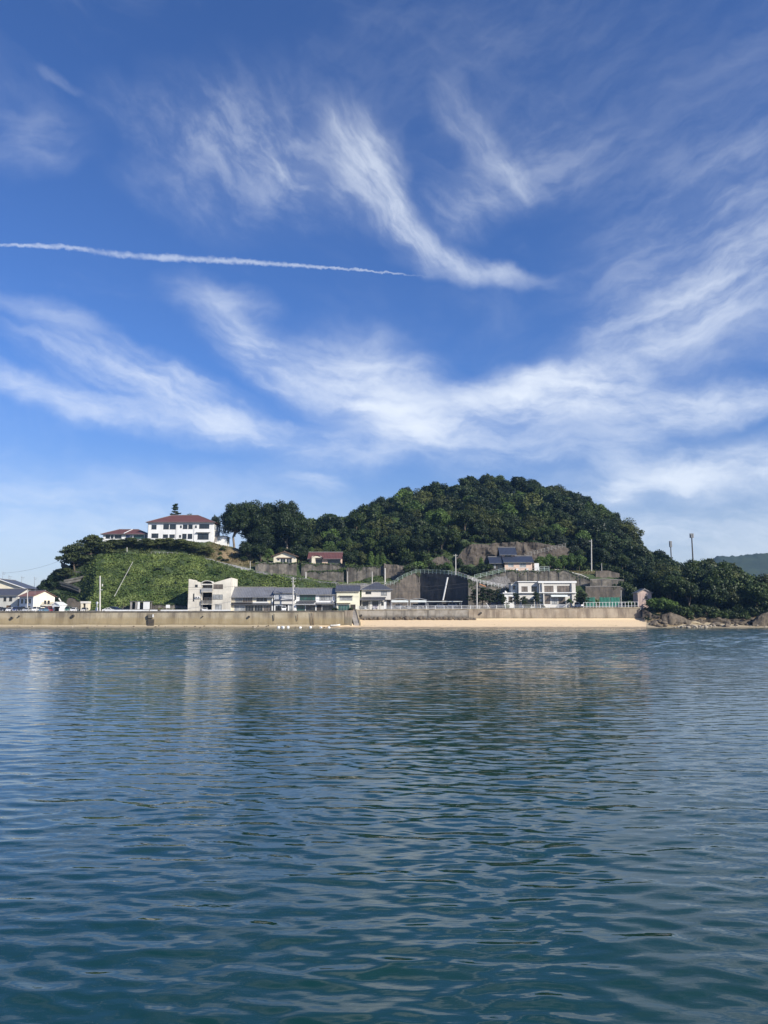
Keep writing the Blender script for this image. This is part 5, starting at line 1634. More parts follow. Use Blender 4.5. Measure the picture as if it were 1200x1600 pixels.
# ------------------------------------------------------------------ railings
def railing(name, label, pts, h=1.1, spacing=2.2, nr=3, mat='rail_white', post_w=0.10, rail_r=0.045, cat='railing', curb=None):
    """pts: points on the ground"""
    pts = [Vector(p) for p in pts]
    a = pts[0].copy()
    root = thing(name, label, cat, a)
    first = None
    for k in range(len(pts) - 1):
        p, q = pts[k] - a, pts[k + 1] - a
        n_ = max(1, round((q - p).length / spacing))
        for i in range(n_ + (k == len(pts) - 2)):
            c = p.lerp(q, i / n_)
            if first is None:
                first = MB().box(-post_w / 2, post_w / 2, -post_w / 2, post_w / 2, -0.35, h).build('post', mat, root)
                first.location = c
            else:
                copy_child(first, root, c)
    for r_ in range(nr):
        z = h - 0.06 - (h - 0.25) * r_ / max(1, nr - 1) if nr > 1 else h - 0.06
        mb = MB()
        for k in range(len(pts) - 1):
            p, q = pts[k] - a + Vector((0, -0.02, z)), pts[k + 1] - a + Vector((0, -0.02, z))
            mb.tube(p, q, rail_r, n=5)
        mb.build('rail', mat, root)
    return root


wall_pts = lambda p0, p1, n_: [W(p0 + (p1 - p0) * i / n_, rtop(p0 + (p1 - p0) * i / n_), 254.5) + Vector((0, 0.4, 0.0)) for i in range(n_ + 1)]
railing('guard_railing', 'white guard railing on the beach wall in front of the houses', wall_pts(557, 886, 8), 1.12, 2.6, 3, rail_r=0.05, post_w=0.13)
# picket fence at the right end
fp = [W(912, 948.6, 256.2), W(997, 947.6, 256.2)]
pk = railing('picket_fence', 'white picket fence in front of the green nets', fp, 1.55, 1.05, 2, 'rail_white', 0.12, 0.05, 'fence')
# green nets
for (x0, x1, lb) in ((913.5, 930, 'nearest the clipped garden tree'), (937, 953, 'between the two other net panels'), (953.8, 968.5, 'beside the thin grey post')):
    a_, c_ = W(x0, 940, 262.5), W(x1, 940, 262.5)
    r_ = thing('net_panel', 'green net panel on posts, the one ' + lb, 'net', (a_.x, 262.5, 6.7), 0, 'green net panels')
    w_ = c_.x - a_.x
    zt = Zof(932.8, 262.5) - 6.7
    NG = 10
    P = np.zeros((6, NG + 1, 3))
    for i in range(6):
        for j in range(NG + 1):
            P[i, j] = (w_ * j / NG, 0.07 * math.sin(j * 1.9 + i * 0.6), 0.2 + (zt - 0.25) * i / 5 - 0.10 * math.sin(math.pi * j / NG) * (i == 5))
    grid_mesh('net', P, 'green_net', r_)
    for u in (0.0, w_ / 2, w_):
        MB().tube((u, 0.12, -0.3), (u, 0.12, zt), 0.05, n=6).build('post', 'rail_grey', r_)
# white low guardrail at the road on the left
gr = thing('guardrail', 'low white guardrail on the seawall in front of the notice boards', 'guardrail', W(165, 954.6, 245))
a_ = W(165, 954.6, 245)
for (x0, x1) in ((165, 200), (200.5, 233), (234, 246), (251, 294), (318, 360)):
    u0, u1 = W(x0, 954, 245).x - a_.x, W(x1, 954, 245).x - a_.x
    MB().box(u0, u1, -0.05, 0.03, -0.05, 0.38).build('beam', 'rail_white', gr)
    for k in range(int((u1 - u0) / 2.5) + 1):
        MB().box(u0 + 0.1 + 2.5 * k, u0 + 0.22 + 2.5 * k, 0.035, 0.14, -0.7, 0.34).build('post', 'rail_white', gr)
P_ = lambda l_: [W(px, py, Y) for px, py, Y in l_]
railing('path_railing', 'white railing along the path descending below the bare soil slope', P_([(320, 876.5, 297.5), (345, 883, 295.5), (370, 889, 292.5), (391, 893.5, 290.5)]), 1.15, 2.0, 3, 'rail_white', 0.1, 0.06)
railing('path_railing', 'pale railing along the lane under the two upper houses', P_([(391, 894.5, 290.4), (412, 898.5, 288.5), (436, 903, 286.5), (470, 908.5, 284.8), (500, 913, 283.5), (535, 918, 282.5)]), 1.2, 3.4, 3, 'rail_grey', 0.1, 0.04)
railing('path_railing', 'blue pipe railing on the lane beside the hip roofed house', P_([(535, 916.5, 282.3), (570, 916, 282), (601, 914, 282)]), 1.1, 3.0, 2, 'rail_grey', 0.1, 0.06)
railing('path_railing', 'white green railing climbing over the brown and black walls', P_([(604, 914, 282.4), (616, 912.5, 283.2), (622, 907, 283.9), (636, 900, 284.1), (650, 894.5, 284.3), (657, 894.5, 284.2), (676, 895, 281.2), (700, 896.5, 277.2)]), 1.2, 1.7, 3, 'rail_green', 0.07, 0.03)
railing('path_railing', 'white railing going down along the wall top towards the flat roofed house', P_([(701, 896.5, 277.0), (716, 899, 274.6), (731, 904, 271.9), (745, 909.5, 272.0), (762, 913.8, 272.2), (790, 919, 273.8), (806, 921.5, 276.2)]), 1.2, 1.5, 3, 'rail_white', 0.08, 0.04)
railing('path_railing', 'pale green railing on the wall below the blue roofed house', P_([(741.5, 903.5, 281.4), (770, 897.5, 281.0), (789, 892.3, 280.5)]), 1.3, 2.2, 3, 'rail_green', 0.09, 0.045)
railing('path_railing', 'low pale railing in front of the blue roofed house', P_([(790, 892.6, 280.6), (825, 892.6, 280.3), (840, 892.4, 280.3)]), 1.1, 2.4, 2, 'rail_grey', 0.1, 0.05)
railing('path_railing', 'short pale green railing beside the white shed of the blue roofed house', P_([(843, 891.5, 280.3), (858, 891.5, 280.3)]), 1.4, 1.7, 3, 'rail_green', 0.11, 0.06)
railing('path_railing', 'grey railing on the path climbing past the rock face', P_([(820, 869, 300), (840, 864.5, 301), (862, 859, 302), (884, 854, 303.5)]), 1.3, 1.4, 3, 'rail_grey', 0.07, 0.035)
railing('path_railing', 'brownish railing along the top edge of the green slope', P_([(236, 866.5, 297.3), (262, 867, 297.3), (283, 869, 297.5), (296, 870.5, 297.5)]), 1.1, 1.6, 2, 'rail_grey', 0.1, 0.05)
tag(MB().tube(W(749, 912.5, 271.4), W(759, 916.5, 271.5), 0.16, n=6).build('orange_pipe', 'orange_pipe'), 'short orange pipe on the wall under the white railing', 'pipe')
# stepped white edge of the lawn path
lawn = thing('stair_kerb', 'thin white kerb of the stairs going down beside the lawn', 'kerb', W(866, 890.5, 281))
a_ = W(866, 890.5, 281)
kp = P_([(866, 890.3, 281), (884, 891.5, 280.6), (897, 896, 280), (908, 898.5, 279.6), (920, 904, 279)])
for k in range(4):
    p, q = kp[k] - a_, kp[k + 1] - a_
    MB().hexa([p, q, q + Vector((0, 0.5, 0)), p + Vector((0, 0.5, 0)), p + Vector((0, 0, 0.28)), q + Vector((0, 0, 0.28)), q + Vector((0, 0.5, 0.28)), p + Vector((0, 0.5, 0.28))]).build('kerb_length', 'white_render', lawn)

# ------------------------------------------------------------------ zigzag steps on the shaded flank
zz = thing('zigzag_path', 'grey concrete path with parapets zigzagging up the shaded hillside', 'path', W(120, 922, 286))
a_ = W(120, 922, 286)
runs = [[(124, 921, 284), (110, 915.5, 285.5), (93.5, 911, 287)], [(100, 909, 287.5), (120, 905, 289), (143.5, 899.5, 291)], [(143.5, 898, 291.5), (127, 896, 292.5), (108, 894.5, 293.5)],
        [(108, 893, 293.5), (106.5, 886.5, 295)], [(107, 886, 295), (95.5, 881, 296)]]
for r_ in runs:
    for k in range(len(r_) - 1):
        p, q = W(*r_[k]) - a_, W(*r_[k + 1]) - a_
        d_ = (q - p).normalized()
        sd_ = Vector((0, 1, 0))
        MB().hexa([p - sd_ * 0.1 - Vector((0, 0, 0.9)), q - sd_ * 0.1 - Vector((0, 0, 0.9)), q + sd_ * 1.9 - Vector((0, 0, 2.2)), p + sd_ * 1.9 - Vector((0, 0, 2.2)), p, q, q + sd_ * 1.9, p + sd_ * 1.9]).build('flight', 'shade_and_rib_concrete', zz)
        MB().hexa([p - sd_ * 0.28, q - sd_ * 0.28, q - sd_ * 0.102, p - sd_ * 0.102, p - sd_ * 0.28 + Vector((0, 0, 0.7)), q - sd_ * 0.28 + Vector((0, 0, 0.7)), q - sd_ * 0.102 + Vector((0, 0, 0.7)), p - sd_ * 0.102 + Vector((0, 0, 0.7))]).build('parapet', 'shade_and_rib_concrete', zz)
MB().hexa([W(114, 892.5, 297) - a_, W(132, 895, 295) - a_, W(132, 895, 296) - a_, W(114, 892.5, 298) - a_, W(112, 880, 297) - a_, W(131, 880, 295) - a_, W(131, 880, 296) - a_, W(112, 880, 298) - a_]).build('upper_wall', 'shade_and_rib_concrete', zz)
tag(MB().tube(W(92, 935, 268), W(99, 946, 266.5), 0.22, n=8).tube(W(99, 946, 266.5), W(100.5, 956, 266), 0.22, n=8).build('white_drain', 'white_render'), 'pale curved drain channel beside the white hut', 'drain')


# ------------------------------------------------------------------ poles, masts, wires
def pole(label, px, py_top, py_bot, Y, r=0.16, mat='pole_concrete', arms=(), lamp=False, cat='utility pole', name='utility_pole'):
    t, b_ = W(px, py_top, Y), W(px, py_bot, Y)
    g_ = min(b_.z, gz(b_.x, Y)) - 0.3
    root = thing(name, label, cat, (b_.x, Y, g_))
    hgt = t.z - g_
    MB().tube((0, 0, 0), (t.x - b_.x, 0, hgt), r, r * 0.7, n=10).build('shaft', mat, root)
    for (dz, half) in arms:
        ar = MB().box(-half, half, -0.22, -0.12, hgt - dz - 0.06, hgt - dz + 0.06).build('crossarm', 'rail_grey', root)
        for u in (-half * 0.85, 0.0, half * 0.85):
            MB().tube((u, -0.17, hgt - dz + 0.06), (u, -0.17, hgt - dz + 0.28), 0.05, n=6).build('insulator', 'white_paint', ar)
    if lamp:
        MB().tube((0.32, 0, hgt * 0.72), (0.32, 0, hgt * 0.72 + 0.8), 0.22, n=10).build('transformer', 'rail_grey', root)
        MB().box(-0.15, 0.5, -0.25, -0.05, hgt * 0.62, hgt * 0.62 + 0.14).build('lamp_arm', 'white_paint', root)
    return root


pole('slim pale pole standing at the seawall below the green slope', 156.3, 900, 955, 246, 0.26, lamp=True)
pole('thin grey pole in front of the red roofed house', 43, 921, 956, 256, 0.16, arms=[(0.4, 0.5)])
pole('pale utility pole in front of the tarpaulin covered shopfront', 457.8, 902, 956, 253.5, 0.22, arms=[(0.6, 0.8), (1.5, 0.7)], lamp=True)
pole('short pale post on the lane under the bungalow', 477.8, 894, 912, 286.5, 0.28)
pole('thick pale post at the end of the conifer wall', 601.5, 887.5, 914, 285.5, 0.30)
pole('utility pole on the path above the black wall', 712, 866, 897, 277.8, 0.20, arms=[(0.5, 0.7)])
pole('pale pole in front of the dark garden pines', 745.2, 908, 950, 258, 0.22)
pole('tall utility pole at the dark edge of the wood above the lawn', 924, 843, 888, 292, 0.24, arms=[(0.7, 0.6)])
pole('thin grey post beside the green nets', 970.3, 922, 948, 258.5, 0.13)
pole('slender old pole among the terraces under the conifers', 581.5, 893, 912, 288, 0.18)
pole('slender pale post below the bungalow wall', 543, 893, 914, 287, 0.15)
pole('thin white lamp post above the green slope railing', 198.5, 855, 869, 298.5, 0.16)
pole('thin leaning post at the dark wood edge', 940, 880, 888, 290, 0.12)
pole('white lamp post at the top of the descending railing', 391, 877, 893, 291.5, 0.12)
# roof aerials far behind at the left
for i, (px, pt, lb) in enumerate(((4.5, 893, 'over the cream house ridge'), (14, 899, 'beside the cream house ridge'), (34, 900, 'between the cream house and the hill'), (54, 901, 'nearest the wooded flank'))):
    r_ = pole('thin roof aerial standing ' + lb, px, pt, 926, 300, 0.07, 'antenna_grey', cat='aerial', name='aerial')
    MB().box(-0.7, 0.7, -0.05, 0.05, W(px, pt, 300).z - r_.location.z - 0.6, W(px, pt, 300).z - r_.location.z - 0.5).box(-0.45, 0.45, -0.05, 0.05, W(px, pt, 300).z - r_.location.z - 1.2, W(px, pt, 300).z - r_.location.z - 1.1).build('elements', 'antenna_grey', r_)


def mast(label, px, py_top, Y, r, cage_w, cage_h, n=3):
    t = W(px, py_top, Y)
    g_ = gz(t.x, Y) - 0.3
    root = thing('phone_mast', label, 'mast', (t.x, Y, g_))
    hgt = t.z - g_
    MB().tube((0, 0, 0), (0, 0, hgt - 0.4), r, r * 0.7, n=10).build('shaft', 'pole_dark', root)
    for k in range(6):
        a = 2 * math.pi * k / 6
        x, y = cage_w * math.cos(a), cage_w * math.sin(a)
        MB().box(x - 0.17, x + 0.17, y - 0.1, y + 0.1, hgt - cage_h, hgt).build('antenna_panel', 'antenna_grey', root)
    for z in (hgt - cage_h * 0.8, hgt - cage_h * 0.25):
        q_ = MB()
        for k in range(6):
            a, b_ = 2 * math.pi * k / 6, 2 * math.pi * (k + 1) / 6
            q_.tube((cage_w * math.cos(a), cage_w * math.sin(a), z), (cage_w * math.cos(b_), cage_w * math.sin(b_), z), 0.05, n=5)
            if k % 2 == 0:
                q_.tube((0, 0, z), (cage_w * math.cos(a), cage_w * math.sin(a), z), 0.05, n=5)
        q_.build('ring', 'antenna_grey', root)


mast('tall dark phone mast with open antenna panels above the cape trees', 1080.5, 833.5, 300, 0.32, 0.62, 1.7)
mast('shorter phone mast with a slim antenna head left of the tall one', 1047.5, 845.5, 330, 0.30, 0.42, 2.6)


def wire(label, a, b_, sag, r=0.02, group='overhead wires'):
    a, b_ = Vector(a), Vector(b_)
    mb = MB()
    N = 14
    pts = []
    for k in range(N + 1):
        t = k / N
        p = a.lerp(b_, t)
        p.z -= sag * 4 * t * (1 - t)
        pts.append(p)
    for k in range(N):
        mb.tube(pts[k], pts[k + 1], r, n=4, caps=False)
    return tag(mb.build('overhead_wire', 'wire_black'), label, 'wire', group)


wire('overhead wire rising from the aerials to the hilltop pine', W(4.5, 895.5, 300), W(97, 875, 292), 1.0, 0.035)
wire('overhead wire between the black wall pole and the shopfront pole', W(712, 868, 277.6), W(457.8, 904, 253.4), 3.0, 0.02)
wire('overhead wire between the pines pole and the lawn pole', W(745.2, 909, 258), W(924, 845, 292), 2.5, 0.02)

wire('overhead wire along the seafront from the shopfront pole to the pines pole', W(457.8, 905, 253.4), W(745.2, 909.5, 257.9), 2.2, 0.04)
wire('lower overhead wire along the seafront from the shopfront pole to the pines pole', W(457.8, 911, 253.4), W(745.2, 914, 257.9), 2.6, 0.04)
wire('overhead wire from the shopfront pole to the slim pole below the green slope', W(457.8, 905, 253.4), W(156.3, 902, 246), 3.0, 0.04)
wire('overhead wire from the slim pole to the thin grey pole at the car park', W(156.3, 902, 246), W(43, 922, 256), 1.2, 0.04)
wire('overhead wire from the lawn pole into the black wall pole', W(924, 845, 292), W(712, 867, 277.7), 3.0, 0.02)

# ------------------------------------------------------------------ signs and boards by the road
a_ = W(151, 954, 247.5)
bs = thing('bus_stop_sign', 'white bus stop sign with a round head on a post', 'sign', (a_.x, 247.5, 4.9))
MB().tube((0, 0, 0), (0, 0, Zof(943.5, 247.5) - 4.9), 0.14, n=8).build('post', 'white_paint', bs)
MB().tube((0, -0.06, Zof(942, 247.5) - 4.9), (0, 0.06, Zof(942, 247.5) - 4.9), 0.42, n=20).build('disc', 'white_paint', bs)
MB().box(-0.35, 0.35, -0.12, 0.12, 0.5, 1.5).build('timetable_box', 'white_paint', bs)
a_ = W(259.5, 954, 247.5)
nb = thing('sign_board', 'plain white board standing on two posts by the dark wall', 'sign', (a_.x, 247.5, 4.9))
w_ = W(265, 954, 247.5).x - a_.x
MB().box(-0.1, w_ + 0.1, -0.06, 0, Zof(950, 247.5) - 4.9, Zof(945, 247.5) - 4.9).build('board', 'white_paint', nb)
for u in (0.1, w_ - 0.2):
    MB().box(u, u + 0.1, 0.001, 0.1, 0, Zof(945.5, 247.5) - 4.9).build('post', 'rail_grey', nb)
bt = Bld('shelter_row', 'row of white panels and dark openings under a flat roof by the road', 'shelter', 203.5, 235.5, 258.5, 5.0, 2.2, pym=946)
for (x0, x1, y0, y1, mt) in ((203.5, 206.5, 940.2, 952, 'path_concrete'), (211.5, 214, 940, 953, 'path_concrete'), (215, 218.5, 940, 952, 'white_paint'), (224, 234, 940, 952, 'white_paint')):
    MB().box(bt.u(x0), bt.u(x1), -0.12, -0.02, bt.z(y1), bt.z(y0)).build('panel', mt, bt.root)
MB().box(0, bt.w, 1.9, 2.1, -0.3, bt.z(941)).build('back_wall', 'dark_wood', bt.root)
MB().slab([(-0.2, -0.3, bt.z(939.3)), (bt.w + 0.2, -0.3, bt.z(939.3)), (bt.w + 0.2, 2.3, bt.z(939.8)), (-0.2, 2.3, bt.z(939.8))], 0.12).build('roof', 'roof_trim', bt.root)
MB().box(0.2, bt.w + 3, -0.9, -0.4, -0.3, 0.95).build('bench_wall', 'wall_stone', bt.root)
for u in (0.1, bt.w / 2, bt.w - 0.2):
    MB().box(u, u + 0.1, 1.0, 1.1, -0.3, bt.z(940)).build('post', 'rail_grey', bt.root)
lad = thing('leaning_plank', 'pale plank leaning over the white railing near the garden pines', 'plank', W(759, 942, 256.4))
MB().hexa([(0, 0, 0), (0.28, 0, 0), (0.28, 0.1, 0), (0, 0.1, 0), (1.25, 0.02, -1.9), (1.53, 0.02, -1.9), (1.53, 0.12, -1.9), (1.25, 0.12, -1.9)]).build('board', 'pole_concrete', lad)


# ------------------------------------------------------------------ cars
def car(label, kind, paint, x, y, z, rotz, group=None):
    """x right, y = length with the front at -y, z up"""
    spec = {
        'hatch': dict(L=3.9, w=0.80, out=[(-1.95, 0.28), (-1.93, 0.62), (-1.75, 0.80), (-0.95, 0.98), (-0.25, 1.50), (0.2, 1.56), (1.35, 1.50), (1.80, 1.02), (1.95, 0.88), (1.95, 0.28)], belt=3, a=(3, 4), b=(6, 7)),
        'sedan': dict(L=4.5, w=0.85, out=[(-2.25, 0.28), (-2.23, 0.60), (-2.05, 0.76), (-1.00, 0.94), (-0.25, 1.40), (0.2, 1.45), (0.95, 1.40), (1.65, 1.00), (2.22, 0.92), (2.25, 0.28)], belt=3, a=(3, 4), b=(6, 7)),
        'van': dict(L=3.4, w=0.74, out=[(-1.70, 0.28), (-1.69, 0.70), (-1.62, 0.90), (-1.40, 1.05), (-0.92, 1.80), (-0.5, 1.88), (1.50, 1.86), (1.66, 1.10), (1.70, 0.80), (1.70, 0.28)], belt=3, a=(3, 4), b=(6, 7)),
    }[kind]
    root = thing('parked_car' if kind != 'van' else 'parked_van', label, 'car' if kind != 'van' else 'van', (x, y, z), rotz, group)
    o_, w = spec['out'], spec['w']
    zb = o_[3][1]
    zt = max(p[1] for p in o_)
    hw = lambda zz: w if zz <= zb else w - (w * 0.17) * (zz - zb) / (zt - zb)
    v, f = [], []
    for (yy, zz) in o_:
        tuck = 0.06 if abs(yy) > spec['L'] / 2 - 0.08 else 0.0
        v += [(-hw(zz) + tuck, yy, zz), (hw(zz) - tuck, yy, zz)]
    n_ = len(o_)
    for k in range(n_):
        j = (k + 1) % n_
        f.append((2 * k, 2 * k + 1, 2 * j + 1, 2 * j))
    for s_ in (0, 1):
        low = [2 * k + s_ for k in (0, 1, 2, 3, 7, 8, 9)]
        upp = [2 * k + s_ for k in (3, 4, 5, 6, 7)]
        f += [tuple(low if s_ else low[::-1]), tuple(upp if s_ else upp[::-1])]
    body = mesh_obj('body', v, f, 'paint_' + paint, root)

    def pane(nm, pts, off):
        mesh_obj(nm, [Vector(p) + Vector(off) for p in pts], [tuple(range(len(pts)))], 'glass_car', root)
    (ya, za), (yb, zb_) = o_[3], o_[4]
    lerp = lambda p, q, t: p + (q - p) * t
    e = 0.1
    ws = [(-hw(lerp(za, zb_, e)) + 0.08, lerp(ya, yb, e), lerp(za, zb_, e)), (hw(lerp(za, zb_, e)) - 0.08, lerp(ya, yb, e), lerp(za, zb_, e)),
          (hw(lerp(za, zb_, 0.93)) - 0.08, lerp(ya, yb, 0.93), lerp(za, zb_, 0.93)), (-hw(lerp(za, zb_, 0.93)) + 0.08, lerp(ya, yb, 0.93), lerp(za, zb_, 0.93))]
    pane('windscreen', ws, (0, -0.015, 0.015))
    (yc, zc), (yd, zd) = o_[6], o_[7]
    rw = [(hw(lerp(zc, zd, 0.9)) - 0.1, lerp(yc, yd, 0.9), lerp(zc, zd, 0.9)), (-hw(lerp(zc, zd, 0.9)) + 0.1, lerp(yc, yd, 0.9), lerp(zc, zd, 0.9)),
          (-hw(lerp(zc, zd, 0.15)) + 0.1, lerp(yc, yd, 0.15), lerp(zc, zd, 0.15)), (hw(lerp(zc, zd, 0.15)) - 0.1, lerp(yc, yd, 0.15), lerp(zc, zd, 0.15))]
    pane('rear_window', rw, (0, 0.015, 0.015))
    zl, zh = zb + 0.07, zt - 0.12
    ym = (ya + yd) / 2 + 0.1
    for s_ in (-1, 1):
        for (p, q, pt, qt) in ((lerp(ya, yb, 0.3) + 0.12, ym - 0.05, lerp(ya, yb, 0.95) + 0.12, ym - 0.05), (ym + 0.05, yd - 0.22, ym + 0.05, yc - 0.05)):
            pts = [(s_ * hw(zl), p, zl), (s_ * hw(zl), q, zl), (s_ * hw(zh), qt, zh), (s_ * hw(zh), pt, zh)]
            pane('side_window', pts if s_ > 0 else pts[::-1], (0.012 * s_, 0, 0))
    yf, yr = -spec['L'] / 2 + 0.72, spec['L'] / 2 - 0.68
    for s_ in (-1, 1):
        for yy in (yf, yr):
            t = MB().tube((s_ * (w - 0.19), yy, 0.30), (s_ * (w + 0.015), yy, 0.30), 0.30, n=14).build('wheel', 'tyre', root)
            MB().tube((s_ * (w + 0.016), yy, 0.30), (s_ * (w + 0.03), yy, 0.30), 0.18, n=10).build('rim', 'rim', t)
        fx = -spec['L'] / 2
        MB().box(s_ * (w - 0.28) - 0.17, s_ * (w - 0.28) + 0.17, fx - 0.03, fx + 0.10, 0.60, 0.76).build('headlight', 'lamp_clear', root)
        MB().box(s_ * (w - 0.16) - 0.09, s_ * (w - 0.16) + 0.09, -fx - 0.10, -fx + 0.025, 0.62, 0.88).build('tail_light', 'lamp_red', root)
        MB().box(s_ * (w + 0.09) - 0.09, s_ * (w + 0.09) + 0.09, ya + 0.25, ya + 0.38, zb + 0.02, zb + 0.16).build('mirror', 'paint_' + paint, root)
    MB().box(-w + 0.25, w - 0.25, fx - 0.025, fx + 0.1, 0.36, 0.52).build('grille', 'plastic_black', root)
    MB().box(-0.17, 0.17, fx - 0.04, fx - 0.026, 0.40, 0.50).build('number_plate', 'white_paint', root)
    return root


def at_px(px, Y, dz=0.0):
    x = (px - 600) / 1200 * Y
    return x, Y, gz(x, Y) + 0.03 + dz


LOT = [('silver', 'van', 3, 252.6, 'silver van at the outer end of the parked row below the grey house'), ('black', 'hatch', 11, 252.4, 'black hatchback next to the silver van in the car park'),
       ('white', 'hatch', 20.5, 252.8, 'white hatchback between the black car and the navy van'), ('navy', 'van', 30, 252.2, 'navy blue van in the row of parked cars'),
       ('black', 'van', 37.8, 252.4, 'black van parked beside the navy van'), ('silver', 'hatch', 46.5, 252.6, 'silver hatchback parked beside the thin grey pole'),
       ('white', 'van', 61, 252.2, 'white box van parked below the red roofed house'), ('blue', 'sedan', 72, 252.0, 'blue grey sedan parked beside the white box van'),
       ('green', 'van', 110.5, 253.6, 'green van with its front towards the sea right of the white hut'), ('white', 'hatch', 119.5, 252.8, 'white hatchback beside the concrete portal'),
       ('beige', 'hatch', 135.5, 251.8, 'beige hatchback in front of the concrete portal'), ('red', 'van', 79.5, 256.6, 'dark red van standing behind the blue grey sedan')]
for (c_, k_, px, Y, lb) in LOT:
    x, y, z = at_px(px, Y)
    car(lb, k_, c_, x, y, z, R(random.uniform(-8, 8)), 'cars parked in the seafront car park')
for (c_, k_, px, Y, rz, lb) in [('white', 'sedan', 175, 249.5, 90, 'white sedan parked sideways along the road under the slope'), ('navy', 'van', 182, 256, 75, 'navy van parked behind the white sedan under the slope'),
                            ('navy', 'sedan', 189.5, 254.6, 82, 'navy sedan parked behind the white sedan under the slope'), ('white', 'hatch', 322.5, 257.5, 4, 'white car in the open garage of the concrete building'),
                            ('white', 'van', 445, 254.2, 5, 'white van in front of the tarpaulin covered shopfront'), ('grey', 'sedan', 563, 259.3, 60, 'grey car at the porch of the hip roofed house'),
                            ('purple', 'hatch', 585.5, 259.8, 5, 'purple hatchback in front of the hip roofed house porch'), ('silver', 'sedan', 624, 265.5, 70, 'silver sedan under the arched carport by the hip roofed house'),
                            ('grey', 'hatch', 652, 265.6, 70, 'grey car under the arched carport by the flat carport'), ('white', 'sedan', 689, 267, 80, 'white car under the long flat carport'),
                            ('silver', 'van', 707, 267, 84, 'silver van under the long flat carport'), ('white', 'van', 902.5, 262.8, 22, 'small white van beside the flat roofed house')]:
    x, y, z = at_px(px, Y)
    if 'garage' in lb:
        z = 5.0
    car(lb, k_, c_, x, y, z, R(rz), 'cars parked at the houses')

# ------------------------------------------------------------------ floats and the dinghy at the water's edge
for i, (px, py, s_) in enumerate(((437, 981, 0.55), (443.5, 981.2, 0.6), (451.8, 981, 0.62), (470.8, 981, 0.42), (486.5, 980.5, 0.55), (502.5, 980, 0.4), (515, 979.6, 0.42))):
    Y = 238.6 + 0.1 * i
    x = (px - 600) / 1200 * Y
    r_ = thing('float', 'white foam float lying at the water edge of the sand', 'float', (x, Y, gz(x, Y) * 0.2 + 0.05), random.uniform(0, 3), 'white floats at the water edge')
    mb = MB()
    N = 8
    rad = [0.25, 0.8, 1.0, 1.0, 0.8, 0.25]
    zz_ = [-1.0, -0.85, -0.4, 0.4, 0.85, 1.0]
    for k in range(5):
        mb.tube((zz_[k] * s_, 0, 0.4 * s_), (zz_[k + 1] * s_, 0, 0.4 * s_), rad[k] * 0.7 * s_, rad[k + 1] * 0.7 * s_, n=10, caps=k in (0, 4))
    mb.build('drum', 'foam_white', r_, smooth=False)
    MB().tube((0.0, 0, 0.4 * s_ - 0.71 * s_), (0.0, 0.001, 0.4 * s_ + 0.74 * s_), 0.03, n=5).build('rope_loop', 'rail_grey', r_)
x, Y = (524.5 - 600) / 1200 * 241.5, 241.5
dg = thing('dinghy', 'small pale dinghy pulled up on the sand below the beach stairs', 'boat', (x, Y, gz(x, Y) + 0.1), R(18))
mb = MB()
sec = [(-1.5, 0.45, 0.0), (-0.7, 0.62, -0.04), (0.4, 0.58, 0.0), (1.2, 0.32, 0.10), (1.6, 0.03, 0.2)]
for (sx, hw_, zz_) in sec:
    mb.v += [(sx, -hw_, 0.55 + zz_), (sx, -hw_ * 0.6, 0.1 + zz_), (sx, hw_ * 0.6, 0.1 + zz_), (sx, hw_, 0.55 + zz_)]
for k in range(4):
    i = 4 * k
    for j in range(3):
        mb.f.append((i + j, i + j + 1, i + j + 5, i + j + 4))
mb.f.append((0, 3, 2, 1))
hull = mb.build('hull', 'foam_white', dg)
MB().box(-0.6, -0.3, -0.5, 0.5, 0.40, 0.45).build('thwart', 'brown_wood', dg)
MB().tube((0.3, -0.2, 0.3), (0.3, -0.2, 1.6), 0.03, n=5).build('staff', 'rail_grey', dg)


# ------------------------------------------------------------------ plants
def leaf_mesh(name, C, Nrm, size, mat, tint, aspect=0.62):
    """one diamond per leaf clump, at C facing Nrm"""
    n_ = len(C)
    r = rng.normal(size=(n_, 3))
    t = np.cross(Nrm, r)
    t /= np.linalg.norm(t, axis=1, keepdims=True) + 1e-9
    bt_ = np.cross(Nrm, t)
    s = size[:, None]
    fold = Nrm * s * 0.18
    V = np.stack([C + t * s, C + bt_ * s * aspect - fold, C - t * s, C - bt_ * s * aspect - fold], 1).reshape(-1, 3)
    me = bpy.data.meshes.new(name)
    me.vertices.add(4 * n_)
    me.vertices.foreach_set('co', V.reshape(-1).astype(np.float32))
    me.loops.add(4 * n_)
    me.polygons.add(n_)
    me.loops.foreach_set('vertex_index', np.arange(4 * n_, dtype=np.int32))
    me.polygons.foreach_set('loop_start', (np.arange(n_) * 4).astype(np.int32))
    me.polygons.foreach_set('loop_total', np.full(n_, 4, np.int32))
    me.update(calc_edges=True)
    a = me.attributes.new('tint', 'FLOAT', 'FACE')
    a.data.foreach_set('value', np.clip(tint, 0, 1).astype(np.float32))
    me.materials.append(MATS[mat])
    return me


